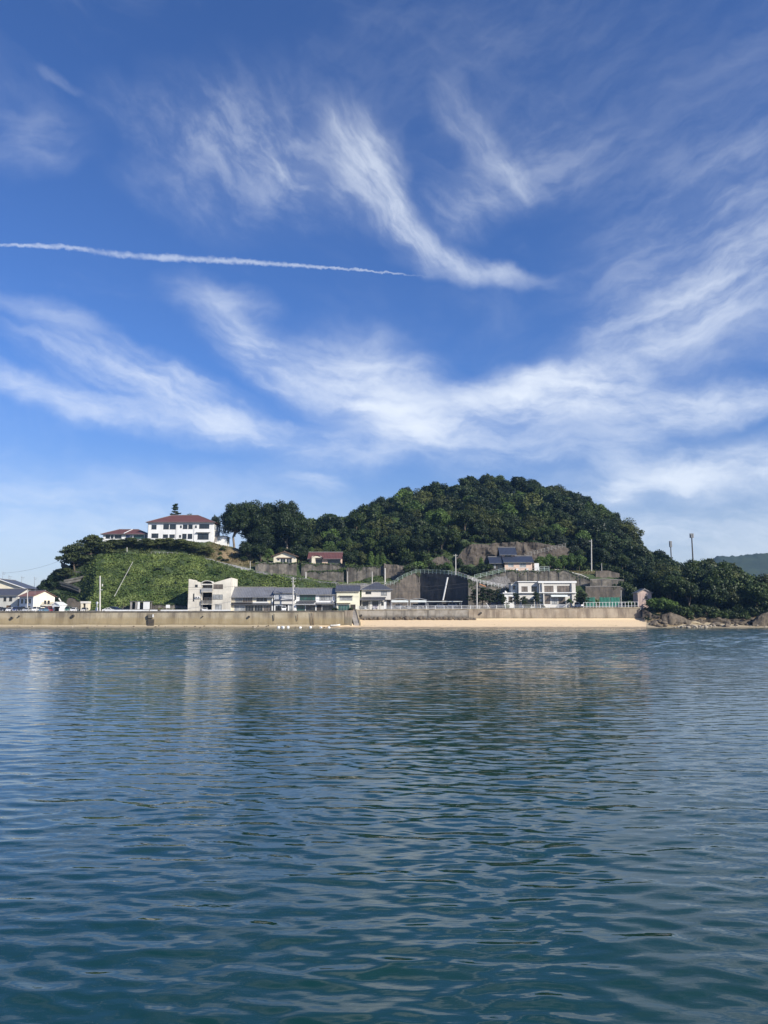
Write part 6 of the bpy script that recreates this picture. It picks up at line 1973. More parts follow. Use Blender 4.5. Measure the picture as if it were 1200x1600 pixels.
def clump_leaves(cl, per, seed, up=0.25, jit=0.55, flat=1.0):
    """cl: list of (centre, radius); leaves on the shells of the clumps, thin inside"""
    r = np.random.default_rng(seed)
    C, N_, T = [], [], []
    for (c, rad) in cl:
        m_ = max(12, int(per * rad * rad))
        d = r.normal(size=(m_, 3))
        d[:, 2] += up
        d /= np.linalg.norm(d, axis=1, keepdims=True)
        rr = rad * (0.45 + 0.65 * r.random(m_) ** 0.6)
        p = d * rr[:, None] * (0.75 + 0.5 * r.random(3))
        p[:, 2] *= flat * 0.85
        p += 0.10 * rad * r.normal(size=(m_, 3))
        n_ = d + jit * r.normal(size=(m_, 3))
        n_[:, 2] += 0.25
        n_ /= np.linalg.norm(n_, axis=1, keepdims=True)
        C.append(np.array(c) + p)
        N_.append(n_)
        T.append(np.full(m_, r.random() * 0.5) + 0.35 * r.random(m_) + 0.18 * d[:, 2])
    return np.concatenate(C), np.concatenate(N_), np.concatenate(T)


def limb(mb, pts, r0, r1):
    n_ = len(pts) - 1
    for k in range(n_):
        a = r0 + (r1 - r0) * k / n_
        b_ = r0 + (r1 - r0) * (k + 1) / n_
        mb.tube(pts[k], pts[k + 1], a, b_, n=6, caps=False)


def make_broad(seed, h=9.0, rad=4.0, ncl=20, per=75, lf=0.34, mat='leaf_wood', trunk=0.30, squash=0.62, bark='bark'):
    """domed broad-leaved tree: clumps over the shell of a lopsided dome"""
    r = random.Random(seed)
    cl = []
    cz = h * (1 - squash * 0.55)
    for k in range(ncl):
        a = r.uniform(0, 6.283)
        e = r.uniform(-0.35, 1.0) ** 1.0
        lob = 0.82 + 0.30 * math.sin(2 * a + seed) + 0.18 * math.sin(5 * a + 2 * seed)
        q = math.sqrt(max(0, 1 - e * e)) * r.uniform(0.6, 1.12) * lob
        cr = rad * r.uniform(0.15, 0.40)
        cl.append(((rad * 0.85 * q * math.cos(a), rad * 0.85 * q * math.sin(a), cz + h * squash * 0.45 * e * r.uniform(0.65, 1.15)), cr))
    for k in range(4):
        cl.append(((r.uniform(-0.3, 0.3) * rad, r.uniform(-0.3, 0.3) * rad, cz + r.uniform(-0.1, 0.2) * h), rad * 0.45))
    C, N_, T = clump_leaves(cl, per, seed)
    sz = lf * (0.55 + 0.8 * np.random.default_rng(seed + 1).random(len(C)))
    crown = leaf_mesh('crown', C, N_, sz, mat, T)
    tb = MB()
    fork = h * 0.42
    limb(tb, [(0, 0, -0.8), (0.05 * h * r.uniform(-1, 1), 0.03 * h, fork * 0.6), (0.05 * h * r.uniform(-1, 1), 0.0, fork)], trunk, trunk * 0.7)
    for k in range(6):
        c = cl[r.randrange(len(cl))][0]
        limb(tb, [(0, 0, fork * r.uniform(0.6, 0.95)), (c[0] * 0.5, c[1] * 0.5, (fork + c[2]) / 2), c], trunk * 0.45, trunk * 0.1)
    return crown, tb, bark


def make_pine(seed, h=7.0, rad=4.5, pads=16, per=60, lf=0.26, mat='leaf_pine', lean=0.15):
    """spreading pine: flat pads of needles on bent limbs"""
    r = random.Random(seed)
    tb = MB()
    lx = r.choice((-1, 1)) * lean * h
    spine = [(0, 0, -0.8), (lx * 0.5, 0.1, h * 0.35), (lx * 0.8, -0.1, h * 0.65), (lx, 0, h * 0.92)]
    limb(tb, spine, 0.24, 0.08)
    cl = []
    for k in range(pads):
        f = 0.34 + 0.66 * (k / (pads - 1))
        a = k * 2.4 + r.uniform(-0.5, 0.5)
        ext = rad * (1.05 - 0.75 * ((f - 0.34) / 0.66) ** 2.0) * r.uniform(0.55, 1.0)
        sx = lx * f
        e = (sx + ext * math.cos(a), ext * math.sin(a), h * f + r.uniform(-0.2, 0.3))
        limb(tb, [(sx, 0, h * f - 0.5), ((sx + e[0]) / 2, e[1] / 2, h * f - 0.25), e], 0.09, 0.03)
        n_ = 3
        for q in range(n_):
            t = (q + 1) / n_
            cl.append(((sx + ext * t * math.cos(a) + r.uniform(-0.4, 0.4), ext * t * math.sin(a) + r.uniform(-0.4, 0.4), h * f + 0.25 + r.uniform(-0.1, 0.2)), rad * r.uniform(0.20, 0.30)))
    C, N_, T = clump_leaves(cl, per, seed, up=0.5, jit=0.5, flat=0.42)
    sz = lf * (0.5 + 0.8 * np.random.default_rng(seed + 1).random(len(C)))
    return leaf_mesh('crown', C, N_, sz, mat, T), tb, 'bark'


def make_cone(seed, h=8.0, rad=2.0, tiers=9, per=110, lf=0.22, mat='leaf_dark', column=False):
    r = random.Random(seed)
    cl = []
    for k in range(tiers):
        f = k / (tiers - 1)
        rr = rad * ((1 - f) * 0.95 + 0.08) if not column else rad * math.sin(math.pi * (0.18 + 0.78 * f)) ** 0.6
        for q in range(max(2, int(6 * rr / rad + 1))):
            a = q * 6.283 / max(2, int(6 * rr / rad + 1)) + k * 0.7
            ext = rr * (0.62 if not column else 0.45) * r.uniform(0.8, 1.1)
            cl.append(((ext * math.cos(a), ext * math.sin(a), h * (0.10 + 0.85 * f) + r.uniform(-0.15, 0.15)), max(0.28, rr * 0.45)))
    C, N_, T = clump_leaves(cl, per, seed, flat=0.75 if not column else 1.2)
    sz = lf * (0.5 + 0.8 * np.random.default_rng(seed + 1).random(len(C)))
    tb = MB()
    limb(tb, [(0, 0, -0.5), (0, 0, h * 0.95)], 0.16, 0.03)
    return leaf_mesh('crown', C, N_, sz, mat, T), tb, 'bark'


def make_bush(seed, h=2.6, rad=2.0, ncl=14, per=100, lf=0.26, mat='leaf_wood'):
    r = random.Random(seed)
    cl = []
    for k in range(ncl):
        a = r.uniform(0, 6.283)
        q = r.uniform(0.1, 0.85)
        cl.append(((rad * q * math.cos(a), rad * q * math.sin(a), h * (0.25 + 0.55 * (1 - q * q) * r.uniform(0.6, 1.1))), rad * r.uniform(0.28, 0.42)))
    C, N_, T = clump_leaves(cl, per, seed)
    sz = lf * (0.5 + 0.8 * np.random.default_rng(seed + 1).random(len(C)))
    tb = MB()
    for k in range(4):
        c = cl[k][0]
        limb(tb, [(0.1 * k - 0.15, 0, -0.4), (c[0] * 0.5, c[1] * 0.5, c[2] * 0.6), c], 0.07, 0.02)
    return leaf_mesh('crown', C, N_, sz, mat, T), tb, 'bark'


class Kind:
    def __init__(s, name, made):
        s.name = name
        s.crown, tb, bk = made
        me = bpy.data.meshes.new('trunk')
        me.from_pydata(tb.v, [], tb.f)
        me.polygons.foreach_set('use_smooth', [True] * len(me.polygons))
        me.materials.append(MATS[bk])
        s.trunk = me

    def put(s, x, y, label, cat='tree', group=None, sc_=1.0, sz=None, rot=None, z=None):
        r_ = thing(s.name, label, cat, (x, y, gz(x, y) - 0.1 if z is None else z), random.uniform(0, 6.28) if rot is None else rot, group)
        r_.scale = (sc_, sc_, sc_ if sz is None else sz)
        for nm, me in (('trunk', s.trunk), ('crown', s.crown)):
            o = bpy.data.objects.new(nm, me)
            col.objects.link(o)
            o.parent = r_
        return r_


WOODS = [Kind(('broadleaf_tree', 'broadleaf_tree', 'olive_green_tree', 'evergreen_oak')[k % 4], make_broad(100 + k, 9.0, random.uniform(3.6, 5.2), random.randint(26, 44), (120, 92, 70)[k % 3], (0.24, 0.32, 0.42)[k % 3], ('leaf_wood', 'leaf_wood', 'leaf_olive', 'leaf_dark')[k % 4], 0.28, random.uniform(0.55, 0.85))) for k in range(12)]
DARKS = [Kind('evergreen_oak', make_broad(140 + k, 9.5, 4.2, 36, 95, 0.30, 'leaf_dark', 0.28, 0.78)) for k in range(3)]
BRIGHT = [Kind('light_green_tree', make_broad(160 + k, 8.0, 3.6, 30, 95, 0.28, 'leaf_bright', 0.22, 0.80)) for k in range(3)]
BIG = [Kind('camphor_tree', make_broad(180 + k, 22.0, 7.2, 74, 58, 0.36, 'leaf_dark', 0.55, 0.86, 'bark_pale')) for k in range(3)]
PINES = [Kind('spreading_pine', make_pine(200 + k, 6.5, 4.8, 20, 80, 0.24)) for k in range(4)]
GPINE = [Kind('garden_pine', make_pine(220 + k, 4.6, 2.2, 12, 150, 0.17, 'leaf_dark', 0.08)) for k in range(2)]
CONE = Kind('fir_tree', make_cone(240, 9.0, 2.3, 18, 300, 0.2))
COLUMN = [Kind('clipped_conifer', make_cone(250 + k, 6.0, 1.5, 9, 150, 0.18, 'leaf_bright', True)) for k in range(2)]
BUSHES = [Kind('bush', make_bush(260 + k, 2.6, 2.1, 14, 110, 0.24, 'leaf_wood')) for k in range(3)]
BUSHD = [Kind('bush', make_bush(270 + k, 2.6, 2.1, 14, 110, 0.24, 'leaf_dark')) for k in range(2)]
BUSHB = [Kind('bush', make_bush(280 + k, 2.4, 2.0, 14, 110, 0.24, 'leaf_bright')) for k in range(2)]
TOPI = Kind('topiary', make_bush(290, 2.6, 1.25, 26, 260, 0.13, 'leaf_bright'))

# --- the wood on the hill: darts thrown until every crown has its own room
lb_px = [470, 540, 565, 600, 640, 680, 700, 715, 760, 870, 885, 930, 965, 1000, 1040]
lb_Y = [319, 318, 312, 300, 300, 304, 309, 312, 311, 311, 303, 299, 294, 284, 272]
crest_px = [470, 560, 600, 700, 760, 900, 980, 1010, 1040]
crest_Y = [400, 410, 415, 424, 428, 428, 424, 392, 345]
spots = []
tries = 0
tr = random.Random(77)
while tries < 14000 and len(spots) < 330:
    tries += 1
    Y = tr.uniform(272, 432)
    px = tr.uniform(462, 1045)
    if Y < np.interp(px, lb_px, lb_Y) or Y > np.interp(px, crest_px, crest_Y):
        continue
    x = (px - 600) / 1200 * Y
    dmin = 5.2 if Y < 325 else 6.6
    # two open grassy shelves under the top
    if (abs(px - 715) < 45 and 396 < Y < 407) or (abs(px - 640) < 14 and 372 < Y < 384):
        continue
    if all((x - a) ** 2 + (Y - b_) ** 2 > dmin * dmin for a, b_, _ in spots):
        spots.append((x, Y, px))
for (x, Y, px) in spots:
    top = np.interp(px, crest_px, crest_Y)
    low = np.interp(px, lb_px, lb_Y)
    q = tr.random()
    pool = WOODS if q < 0.62 else (DARKS if q < 0.85 else BRIGHT)
    if px > 880 and q < 0.45:
        pool = DARKS
    s_ = tr.choice((0.7, 0.85, 0.95, 1.0, 1.1, 1.3, 1.5)) * tr.uniform(0.92, 1.08)
    if Y > top - 14:
        zone = 'on the hill crest against the sky'
        s_ = min(s_, 1.15)
    elif Y < low + 14:
        zone = 'along the foot of the hill wood'
        s_ *= 0.82
    else:
        zone = 'in the middle of the hill wood'
    k_ = tr.choice(pool)
    nm = {'broadleaf_tree': 'mid green broad-leaved tree', 'evergreen_oak': 'dark evergreen tree', 'light_green_tree': 'light green tree', 'olive_green_tree': 'olive green tree'}[k_.name]
    nm = ('large ' if s_ > 1.2 else 'small ' if s_ < 0.78 else '') + nm
    over = 'behind the bungalow' if px < 560 else 'above the clipped conifers' if px < 650 else 'above the black wall' if px < 715 else 'above the rock face' if px < 885 else 'above the lawn terrace' if px < 960 else 'above the pink shed'
    k_.put(x, Y, nm + ' ' + zone + ', ' + over, 'tree', nm + 's ' + zone + ', ' + over, s_, (s_ * 0.6 + 0.4) * tr.uniform(0.85, 1.15))
# under-storey along the visible edge of the wood and on the shelves
for k in range(95):
    px = tr.uniform(480, 1010)
    Y = np.interp(px, lb_px, lb_Y) + tr.uniform(-5, 3)
    if k > 70:
        px, Y = tr.uniform(672, 762), tr.uniform(394, 408)
    if 722 < px < 884 and k <= 70:
        Y = np.interp(px, lb_px, lb_Y) + tr.uniform(-0.5, 3)
    x = (px - 600) / 1200 * Y
    s_ = tr.uniform(0.8, 1.5)
    if k > 70:
        tr.choice(BUSHB).put(x, Y, 'bright shrub on the open shelf below the hilltop', 'bush', 'shrubs on the hill shelf', s_)
    else:
        tr.choice(BUSHES + BUSHD).put(x, Y, 'shrub at the lower edge of the hill wood', 'bush', 'shrubs at the edge of the hill wood', s_)

for k in range(26):
    px = tr.uniform(722, 890)
    Y = tr.uniform(301.5, 306)
    x = (px - 600) / 1200 * Y
    tr.choice(BUSHES + BUSHD).put(x, Y, 'shrub growing on the ledges of the rock face', 'bush', 'shrubs on the rock face ledges', tr.uniform(0.6, 1.3))
# --- the cape at the right
cape = []
tries = 0
while tries < 6000 and len(cape) < 95:
    tries += 1
    px = tr.uniform(1006, 1330)
    Y = tr.uniform(252, 312)
    x = (px - 600) / 1200 * Y
    if px < 1030 and Y < 266:
        continue
    if all((x - a) ** 2 + (Y - b_) ** 2 > 4.9 ** 2 for a, b_ in cape):
        cape.append((x, Y))
        want = np.interp(px, [1006, 1030, 1060, 1085, 1100, 1130, 1160, 1175, 1200, 1330], [872, 872, 884, 872, 869, 875, 885, 899, 901, 905])
        # as tall as the outline of the grove asks for, within what such trees reach
        hz = Zof(want + tr.uniform(0, 14), Y) - gz(x, Y)
        hz = min(max(hz, 5.0), 15.5) * tr.uniform(0.86, 1.0)
        if Y < 262:
            hz = min(hz, tr.uniform(7, 11))
        k_ = tr.choice(DARKS + WOODS)
        kh = 9.5 if k_.name == 'evergreen_oak' else 9.0
        sxy = min(1.25, max(0.75, hz / kh))
        nm = {'broadleaf_tree': 'mid green broad-leaved tree', 'evergreen_oak': 'dark evergreen tree', 'olive_green_tree': 'olive green tree'}[k_.name]
        wh = ('at the shore edge' if Y < 264 else 'inside the cape grove') + (' behind the pink shed' if px < 1040 else ' below the phone masts' if px < 1112 else ' towards the far blue hill')
        k_.put(x, Y, nm + ' ' + wh, 'tree', nm + 's ' + wh, sxy, hz / kh)
for (px, Y, s_, lb) in ((1018, 254.5, 1.5, 'big round light bush hanging over the beach wall end'), (1030, 252.5, 1.7, 'big light bush over the small shore cave'), (1048, 252, 1.35, 'light bush at the cliff beside the cave'), (1041, 253.2, 1.5, 'upright light bush behind the shed'),
                       ):
    x = (px - 600) / 1200 * Y
    tr.choice(BUSHB + BUSHES).put(x, Y, lb, 'bush', None, s_, s_ * 1.15)
for k in range(34):
    px = 1050 + k * 5.6 + tr.uniform(-6, 6)
    Y = tr.uniform(247.3, 252.5)
    x = (px - 600) / 1200 * Y
    tr.choice(BUSHD + BUSHES).put(x, Y, 'dark shrub overhanging the brown shore cliff', 'bush', 'shrubs overhanging the shore', tr.uniform(0.6, 1.6))

# --- big trees left of the hill
for (px, Y, top, sxy, lb) in ((366, 317, 782, 0.92, 'tall dark tree with a bare pale trunk beside the hilltop building'), (392, 325, 780, 1.0, 'tall dark tree in the middle of the hilltop clump'), (418, 320, 782, 0.95, 'tall dense tree above the cream gabled house'),
                              (447, 318, 777, 0.98, 'tallest rounded tree of the hilltop clump above the bungalow'), (405, 308, 822, 0.72, 'lower dark tree in front of the hilltop clump'), (470, 322, 808, 0.7, 'lower tree joining the clump to the wooded hill')):
    x = (px - 600) / 1200 * Y
    hz = Zof(top, Y) - gz(x, Y)
    BIG[int(px) % 3].put(x, Y, lb, 'tree', None, sxy, hz / 22.0 * 0.97)
for (px, Y, s_, lb, pool) in ((385, 303, 0.75, 'young tree on the bare soil slope under the tall trunk', DARKS), (408, 302, 0.8, 'small dark tree behind the cream gabled house wall', DARKS), (418, 303, 0.7, 'light green sapling beside the cream gabled house', BRIGHT), (472, 303, 0.75, 'dark tree between the two upper houses', DARKS),
                              (468, 308, 0.9, 'taller dark tree behind the gap between the two upper houses', DARKS), (440, 311, 0.8, 'dark tree right behind the cream gabled house roof', DARKS), (500, 311, 0.75, 'tree right behind the bungalow roof', WOODS), (520, 312, 0.8, 'tree behind the right half of the bungalow roof', WOODS)):
    x = (px - 600) / 1200 * Y
    tr.choice(pool).put(x, Y, lb, 'tree', None, s_)
for (px, Y, s_) in ((392, 333, 1.2), (405, 336, 1.3), (420, 334, 1.25), (436, 333, 1.2), (452, 334, 1.2), (462, 330, 1.1), (428, 322, 0.9), (410, 318, 0.9)):
    x = (px - 600) / 1200 * Y
    tr.choice(DARKS).put(x, Y, 'dark tree filling the back of the hilltop clump', 'tree', 'dark trees behind the hilltop clump', s_)
# --- clipped conifers and trees on the stone wall
for i, (px, Y, s_, sz, lb, pool) in enumerate(((546, 294, 0.62, 0.72, 'dark bushy tree on the wall right of the bungalow', DARKS), (556, 294.5, 0.66, 0.78, 'second dark bushy tree right of the bungalow', DARKS), (565, 295, 0.6, 0.70, 'dark tree between the bungalow and the clipped conifers', WOODS),
                                         (580, 293, 1.1, 1.15, 'tall clipped light conifer on the stone wall', COLUMN), (590, 293, 1.0, 1.0, 'clipped light conifer in the middle of the row', COLUMN), (598, 292.6, 1.15, 1.05, 'broad clipped light conifer at the end of the stone wall', COLUMN), (573, 294, 1.0, 0.95, 'darker clipped conifer at the start of the row', COLUMN))):
    x = (px - 600) / 1200 * Y
    pool[i % len(pool)].put(x, Y, lb, 'tree', None, s_, sz, z=21.5)
# --- pines on the plateau and its edge
PN = [(118, 293.5, 1.75, 1.55, 'big spreading pine leaning out over the zigzag path'), (138, 296, 1.7, 1.45, 'big dark pine beside the leaning one above the zigzag path'), (152, 298.5, 1.3, 0.95, 'pine in front of the low hilltop wing, left end'), (170, 301, 1.0, 0.78, 'pine in front of the windows of the low hilltop wing'),
      (186, 302, 1.0, 0.72, 'pine in front of the blue door of the low hilltop wing'), (206, 302.5, 1.05, 0.80, 'pine in front of the corner between both hilltop buildings'), (226, 302, 1.0, 0.78, 'pine below the left end of the two-storey hilltop building'), (246, 301.5, 1.1, 0.84, 'pine below the second window group of the hilltop building'),
      (266, 302, 1.0, 0.80, 'pine below the middle of the hilltop building'), (284, 301, 1.05, 0.84, 'dark pine below the third window group of the hilltop building'), (303, 300.5, 1.15, 0.86, 'broad dark pine on the edge of the green slope'), (320, 301, 0.9, 0.70, 'pine at the bare soil slope'), (105, 291, 0.8, 0.7, 'small pine at the outer end of the zigzag path')]
for i, (px, Y, sxy, sz, lb) in enumerate(PN):
    x = (px - 600) / 1200 * Y
    PINES[i % 4].put(x, Y, lb, 'tree', None, sxy * 0.92, sz * (0.90 if i < 2 or i == 12 else 0.70))
x = (270.5 - 600) / 1200 * 334
CONE.put(x, 334, 'small dark fir standing behind the hilltop building', 'tree', None, 3.0, (Zof(786, 334) - gz(x, 334)) / 9.0)
x = (293 - 600) / 1200 * 334
tr.choice(DARKS).put(x, 334, 'round tree top just showing over the hilltop building roof', 'tree', None, 0.6, (Zof(801, 334) - gz(x, 334)) / 9.5)
x = (334 - 600) / 1200 * 330
tr.choice(DARKS).put(x, 330, 'round tree behind the right end of the hilltop building', 'tree', None, 0.6, (Zof(806, 330) - gz(x, 330)) / 9.5)
# --- dark flank
for k in range(74):
    px = tr.uniform(60, 134)
    Y = tr.uniform(274, 297)
    x = (px - 600) / 1200 * Y
    if px > 90 and Y < 291:      # leave the path itself free
        continue
    tr.choice(BUSHD).put(x, Y + 4, 'dark shrub on the shaded flank around the zigzag path', 'bush', 'shrubs on the shaded flank', tr.uniform(0.55, 1.0) if px > 88 else tr.uniform(0.8, 1.25))
for (px, Y, s_, lb) in ((107, 272, 1.2, 'light bush above the grey wall beside the white hut'), (98, 276, 1.1, 'dark bush behind the white drain channel')):
    x = (px - 600) / 1200 * Y
    tr.choice(BUSHB).put(x, Y, lb, 'bush', None, s_)
# --- shrubs strewn over the green slope, the soil slope and around the terraces
for k in range(46):
    px = tr.uniform(140, 420)
    Y = tr.uniform(265, 292)
    x = (px - 600) / 1200 * Y
    tr.choice(BUSHB + BUSHES).put(x, Y, 'low green shrub growing in the weeds of the slope', 'bush', 'low shrubs on the green slope', tr.uniform(0.35, 0.75), tr.uniform(0.25, 0.5))
for k in range(14):
    px = tr.uniform(322, 400)
    Y = tr.uniform(299, 309)
    x = (px - 600) / 1200 * Y
    tr.choice(BUSHES + BUSHD).put(x, Y, 'scattered dry shrub on the bare soil slope', 'bush', 'shrubs on the bare soil slope', tr.uniform(0.3, 0.7))
for (px, Y, z, s_, lb, pool) in ((640, 288, None, 1.5, 'shrub above the climbing railing', BUSHES), (655, 290, None, 1.6, 'bush behind the climbing railing', BUSHB), (668, 292, None, 1.5, 'bush at the top of the climbing railing', BUSHES), (676, 287, None, 1.3, 'dense bush behind the railing over the black wall', BUSHD), (690, 286, None, 1.2, 'bush behind the railing beside the utility pole', BUSHES), (696, 291, None, 1.3, 'yellowish bush under the small rock', BUSHB),
                               (738, 284, None, 1.3, 'dark bush at the foot of the rock dome', BUSHD), (752, 286, None, 1.4, 'dark bush beside the pale green railing', BUSHD), (764, 287, None, 1.1, 'bush at the corner of the blue roofed house', BUSHES), (727, 289, None, 1.2, 'small bush left of the rock dome', BUSHES)):
    x = (px - 600) / 1200 * Y
    tr.choice(pool).put(x, Y, lb, 'bush', None, s_)
for (px, Y, s_, sz, lb, pool) in ((752, 291, 0.85, 0.95, 'light conifer left of the blue roofed house', COLUMN), (846, 294, 0.62, 0.72, 'light green drooping tree right of the blue roofed house', BRIGHT), (858, 295, 0.75, 0.85, 'tall light green tree beside the hillside railing', BRIGHT), (870, 293, 0.55, 0.5, 'dense light shrub tree above the wall end', BRIGHT),
                                  (880, 296, 0.75, 0.80, 'light green tree over the lawn', BRIGHT), (893, 297, 0.8, 0.86, 'bright tree in front of the dark wood', BRIGHT), (905, 298, 0.75, 0.82, 'bright tree nearest the tall utility pole', BRIGHT), (836, 297, 0.5, 0.55, 'small tree behind the white shed', BRIGHT),
                                  (716, 283, 0.55, 0.62, 'tree with a flat crown behind the utility pole', DARKS)):
    x = (px - 600) / 1200 * Y
    tr.choice(pool).put(x, Y, lb, 'tree', None, s_, sz)
# --- gardens behind the beach wall
for i, (px, Y, s_, sz, lb) in enumerate(((741, 263, 1.25, 1.30, 'dark garden pine behind the pale pole'), (752, 264, 1.35, 1.36, 'tall dark garden pine next to the pale pole'), (764, 263.5, 1.3, 1.30, 'dark garden pine in the middle of the garden row'), (775, 264, 1.3, 1.25, 'garden pine in front of the low white outbuilding'), (784, 263, 1.0, 0.95, 'light garden pine at the end of the garden row'),
                                       (806, 263.5, 1.0, 1.0, 'layered garden pine in front of the white wing'), (818, 263, 0.9, 0.8, 'low garden pine before the flat roofed house'), (838, 263.5, 1.0, 1.05, 'layered garden pine at the middle of the flat roofed house'), (905, 261.5, 1.0, 1.20, 'tall layered pine beside the small white van'), (911, 260, 0.95, 0.95, 'dark pine at the picket fence corner'))):
    x = (px - 600) / 1200 * Y
    GPINE[i % 2].put(x, Y, lb, 'tree', None, s_, sz)
x = (888.5 - 600) / 1200 * 261.5
TOPI.put(x, 261.5, 'round clipped green tree in front of the flat roofed house', 'tree', None, 0.95, 1.15, z=7.1)
for (px, Y, s_, lb, pool) in ((790, 260.5, 0.6, 'round bright shrub at the garden row', BUSHB), (823, 261, 0.55, 'clipped shrub before the white wing', BUSHES), (845, 261, 0.5, 'small clipped shrub at the fin wall', BUSHD), (928, 267, 1.2, 'light spreading bush below the stair kerb', BUSHB), (918, 266, 0.9, 'green bush behind the net', BUSHB), (984, 260, 1.05, 'round green bush left of the pink shed', BUSHB), (978, 262, 0.9, 'smaller bush behind the picket fence', BUSHES),
                              (908, 274, 1.2, 'dark bush at the wall corner above the flat roofed house', BUSHD), (958, 272, 1.0, 'dry bush on the lower step above the nets', BUSHES), (975, 273, 1.5, 'bush at the end of the stepped walls', BUSHES), (985, 270, 1.6, 'big dark bush behind the pink shed', BUSHD), (548.5, 256, 0.45, 'potted shrub in front of the pale yellow house', BUSHES), (524, 255.4, 0.55, 'small street tree bush at the shop house corner', BUSHD)):
    x = (px - 600) / 1200 * Y
    tr.choice(pool).put(x, Y, lb, 'bush', None, s_)
for k in range(26):
    px = tr.uniform(975, 1012)
    Y = tr.uniform(266, 284)
    x = (px - 600) / 1200 * Y
    tr.choice(BUSHD + BUSHES).put(x, Y, 'shrub in the tangle behind the pink shed', 'bush', 'shrubs behind the pink shed', tr.uniform(1.0, 1.8))


# --- ground cover: weeds and creepers nobody could count
def cover(name, label, n_, pxr, Yr, size, mat, keep=None, hgt=0.35, up=0.9):
    r = np.random.default_rng(int(pxr[0] * 7 + Yr[0]))
    px = r.uniform(*pxr, n_)
    Y = r.uniform(*Yr, n_)
    X = (px - 600) / 1200 * Y
    k = np.ones(n_, bool) if keep is None else keep(px, Y)
    X, Y, px = X[k], Y[k], px[k]
    Z = gz_arr(X, Y)
    clump = np.sin(X * 0.55 + 2 * np.sin(Y * 0.31)) * np.sin(Y * 0.62 + X * 0.2)
    Z = Z + r.random(len(Z)) * (hgt + 0.35 * clump)
    N_ = np.stack([0.55 * r.normal(size=len(Z)), -0.45 + 0.55 * r.normal(size=len(Z)), up + 0.3 * r.normal(size=len(Z))], -1)
    N_ /= np.linalg.norm(N_, axis=1, keepdims=True)
    s = size * (0.5 + r.random(len(Z)))
    me = leaf_mesh(name, np.stack([X, Y, Z], -1), N_, s, mat, 0.5 * r.random(len(Z)) + 0.25 + 0.3 * clump)
    o = bpy.data.objects.new(name, me)
    col.objects.link(o)
    o['kind'] = 'stuff'
    return tag(o, label, 'vegetation')


def slope_keep(px, Y):
    top = np.interp(px, [130, 150, 300, 330, 360, 400, 430, 480], [288, 297, 297.5, 296.3, 293.2, 288.6, 285.8, 283])
    bot = np.interp(px, [130, 150, 290, 300, 360, 430, 480], [272, 262, 261, 264, 266, 268, 274])
    return (Y < top) & (Y > bot)


cover('weeds', 'bright green weeds and creepers covering the steep slope', 78000, (128, 470), (259, 300), 0.36, 'leaf_slope', slope_keep, 0.55)
cover('weeds', 'dark creepers on the shaded flank', 16000, (56, 150), (272, 300), 0.36, 'leaf_dark', lambda px, Y: (Y > np.interp(px, [56, 100, 150], [278, 273, 262])), 0.4)
cover('weeds', 'dry tufts on the bare soil slope', 4500, (322, 402), (297, 312), 0.22, 'leaf_dry', None, 0.3)
cover('weeds', 'thin weeds on the lawn terrace above the walls', 6000, (862, 985), (284, 303), 0.22, 'leaf_dry', lambda px, Y: Y > np.interp(px, [862, 940, 985], [290, 286, 286]), 0.25)
cover('weeds', 'creepers around the terraces below the wood', 26000, (540, 1010), (286, 330), 0.34, 'leaf_wood', lambda px, Y: ((px < 715) | (px > 885)) & (Y > np.interp(px, [540, 600, 650, 700, 885, 1010], [298, 291, 290, 288, 303, 270])), 0.5)
cover('weeds', 'undergrowth of the hill wood', 60000, (470, 1035), (320, 430), 0.5, 'leaf_wood', None, 0.8)
cover('weeds', 'undergrowth of the cape grove', 20000, (1004, 1340), (250, 300), 0.42, 'leaf_dark', None, 0.7)
cover('weeds', 'grass on the hilltop terrace edge', 9000, (150, 330), (298, 311), 0.26, 'leaf_pine', None, 0.35)
cover('weeds', 'weeds on the bank behind the row of houses', 16000, (425, 612), (268, 294), 0.26, 'leaf_slope', lambda px, Y: (np.abs(Y - np.interp(px, [318, 345, 370, 391, 436, 500, 540, 601], [298, 296.2, 294.4, 291.4, 288, 285.6, 284.5, 285])) > 1.7) & (Y > np.interp(px, [425, 480, 540, 612], [268, 270, 272, 284])), 0.4)
cover('seaweed', 'dark strands of seaweed along the tide line of the beach', 900, (520, 1000), (243.2, 245.0), 0.13, 'leaf_dry', lambda px, Y: np.abs(Y - 244 - 0.6 * np.sin(px * 0.05)) < 0.5, 0.03, 2.0)
cover('weeds', 'dry brown grass along the foot of the green slope', 5000, (160, 292), (258.5, 266.5), 0.24, 'leaf_dry', lambda px, Y: np.sin(px * 0.11) + np.sin(px * 0.037 + Y) > 0.1, 0.35)
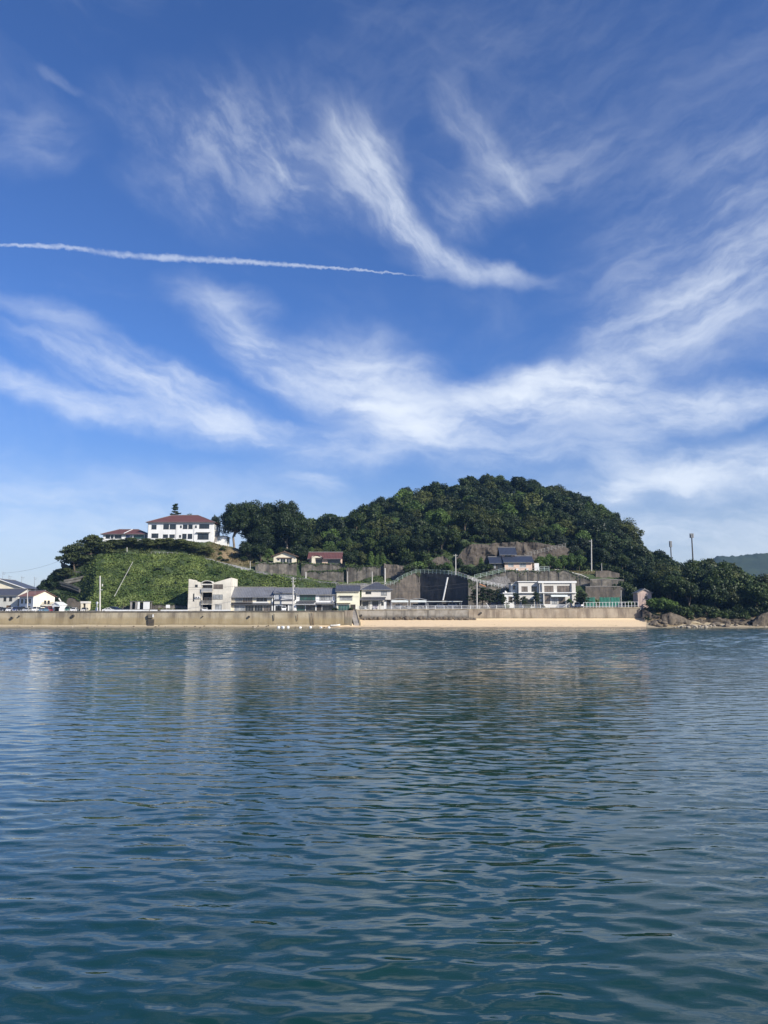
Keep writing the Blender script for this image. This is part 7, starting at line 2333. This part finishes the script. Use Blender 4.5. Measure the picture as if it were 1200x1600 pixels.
cover('weeds', 'tall pale grass in patches on the green slope', 9000, (140, 460), (264, 296), 0.30, 'leaf_bright', lambda px, Y: slope_keep(px, Y) & (np.sin(px * 0.07 + 1.3 * np.sin(Y * 0.4)) * np.sin(Y * 0.35 + px * 0.02) > 0.35), 0.8, 0.3)
# creepers hanging over the retaining walls
for (root, P, label) in WALLTOPS:
    if 'black' in label or 'green nets' in label:
        continue
    r = np.random.default_rng(len(label))
    top, bot = P[-3], P[0]
    ln = np.linalg.norm(top[-1] - top[0])
    n_ = int(ln * 22)
    j = r.uniform(0, len(top) - 1.001, n_)
    i0 = j.astype(int)
    f = (j - i0)[:, None]
    T = top[i0] * (1 - f) + top[i0 + 1] * f
    B = bot[i0] * (1 - f) + bot[i0 + 1] * f
    hang = np.clip(np.sin(T[:, 0] * 0.9 + len(label)) + 0.7 * np.sin(T[:, 0] * 0.37 + 1.0), 0.0, 2.0) * 0.22
    d = (hang * r.random(n_) ** 1.5 - 0.03)[:, None]
    C = T + (B - T) * np.clip(d, -0.03, 0.6) + np.array([0, -0.15, 0.05])
    C += r.normal(size=C.shape) * np.array([0.15, 0.08, 0.12])
    N_ = np.stack([0.4 * r.normal(size=n_), -1 + 0.3 * r.normal(size=n_), 0.5 + 0.4 * r.normal(size=n_)], -1)
    N_ /= np.linalg.norm(N_, axis=1, keepdims=True)
    o = bpy.data.objects.new('creeper', leaf_mesh('creeper', C, N_, 0.20 * (0.5 + r.random(n_)), 'leaf_wood', r.random(n_)))
    col.objects.link(o)
    o.parent = root
    o['kind'] = 'stuff'

# ------------------------------------------------------------------ haze
hz = MB().box(-1500, 2700, -60, 2400, -3.0, 160).build('haze', 'white_paint')
hz.data.materials.clear()
hm = bpy.data.materials.new('haze')
hm.use_nodes = True
hn = hm.node_tree.nodes
hn.clear()
ho = hn.new('ShaderNodeOutputMaterial')
pv = hn.new('ShaderNodeVolumePrincipled')
pv.inputs['Color'].default_value = (0.28, 0.56, 1.0, 1)
pv.inputs['Density'].default_value = 0.00009
hm.node_tree.links.new(pv.outputs[0], ho.inputs['Volume'])
hz.data.materials.append(hm)
hz['kind'] = 'stuff'
hz['label'] = 'thin blue summer haze over the bay'
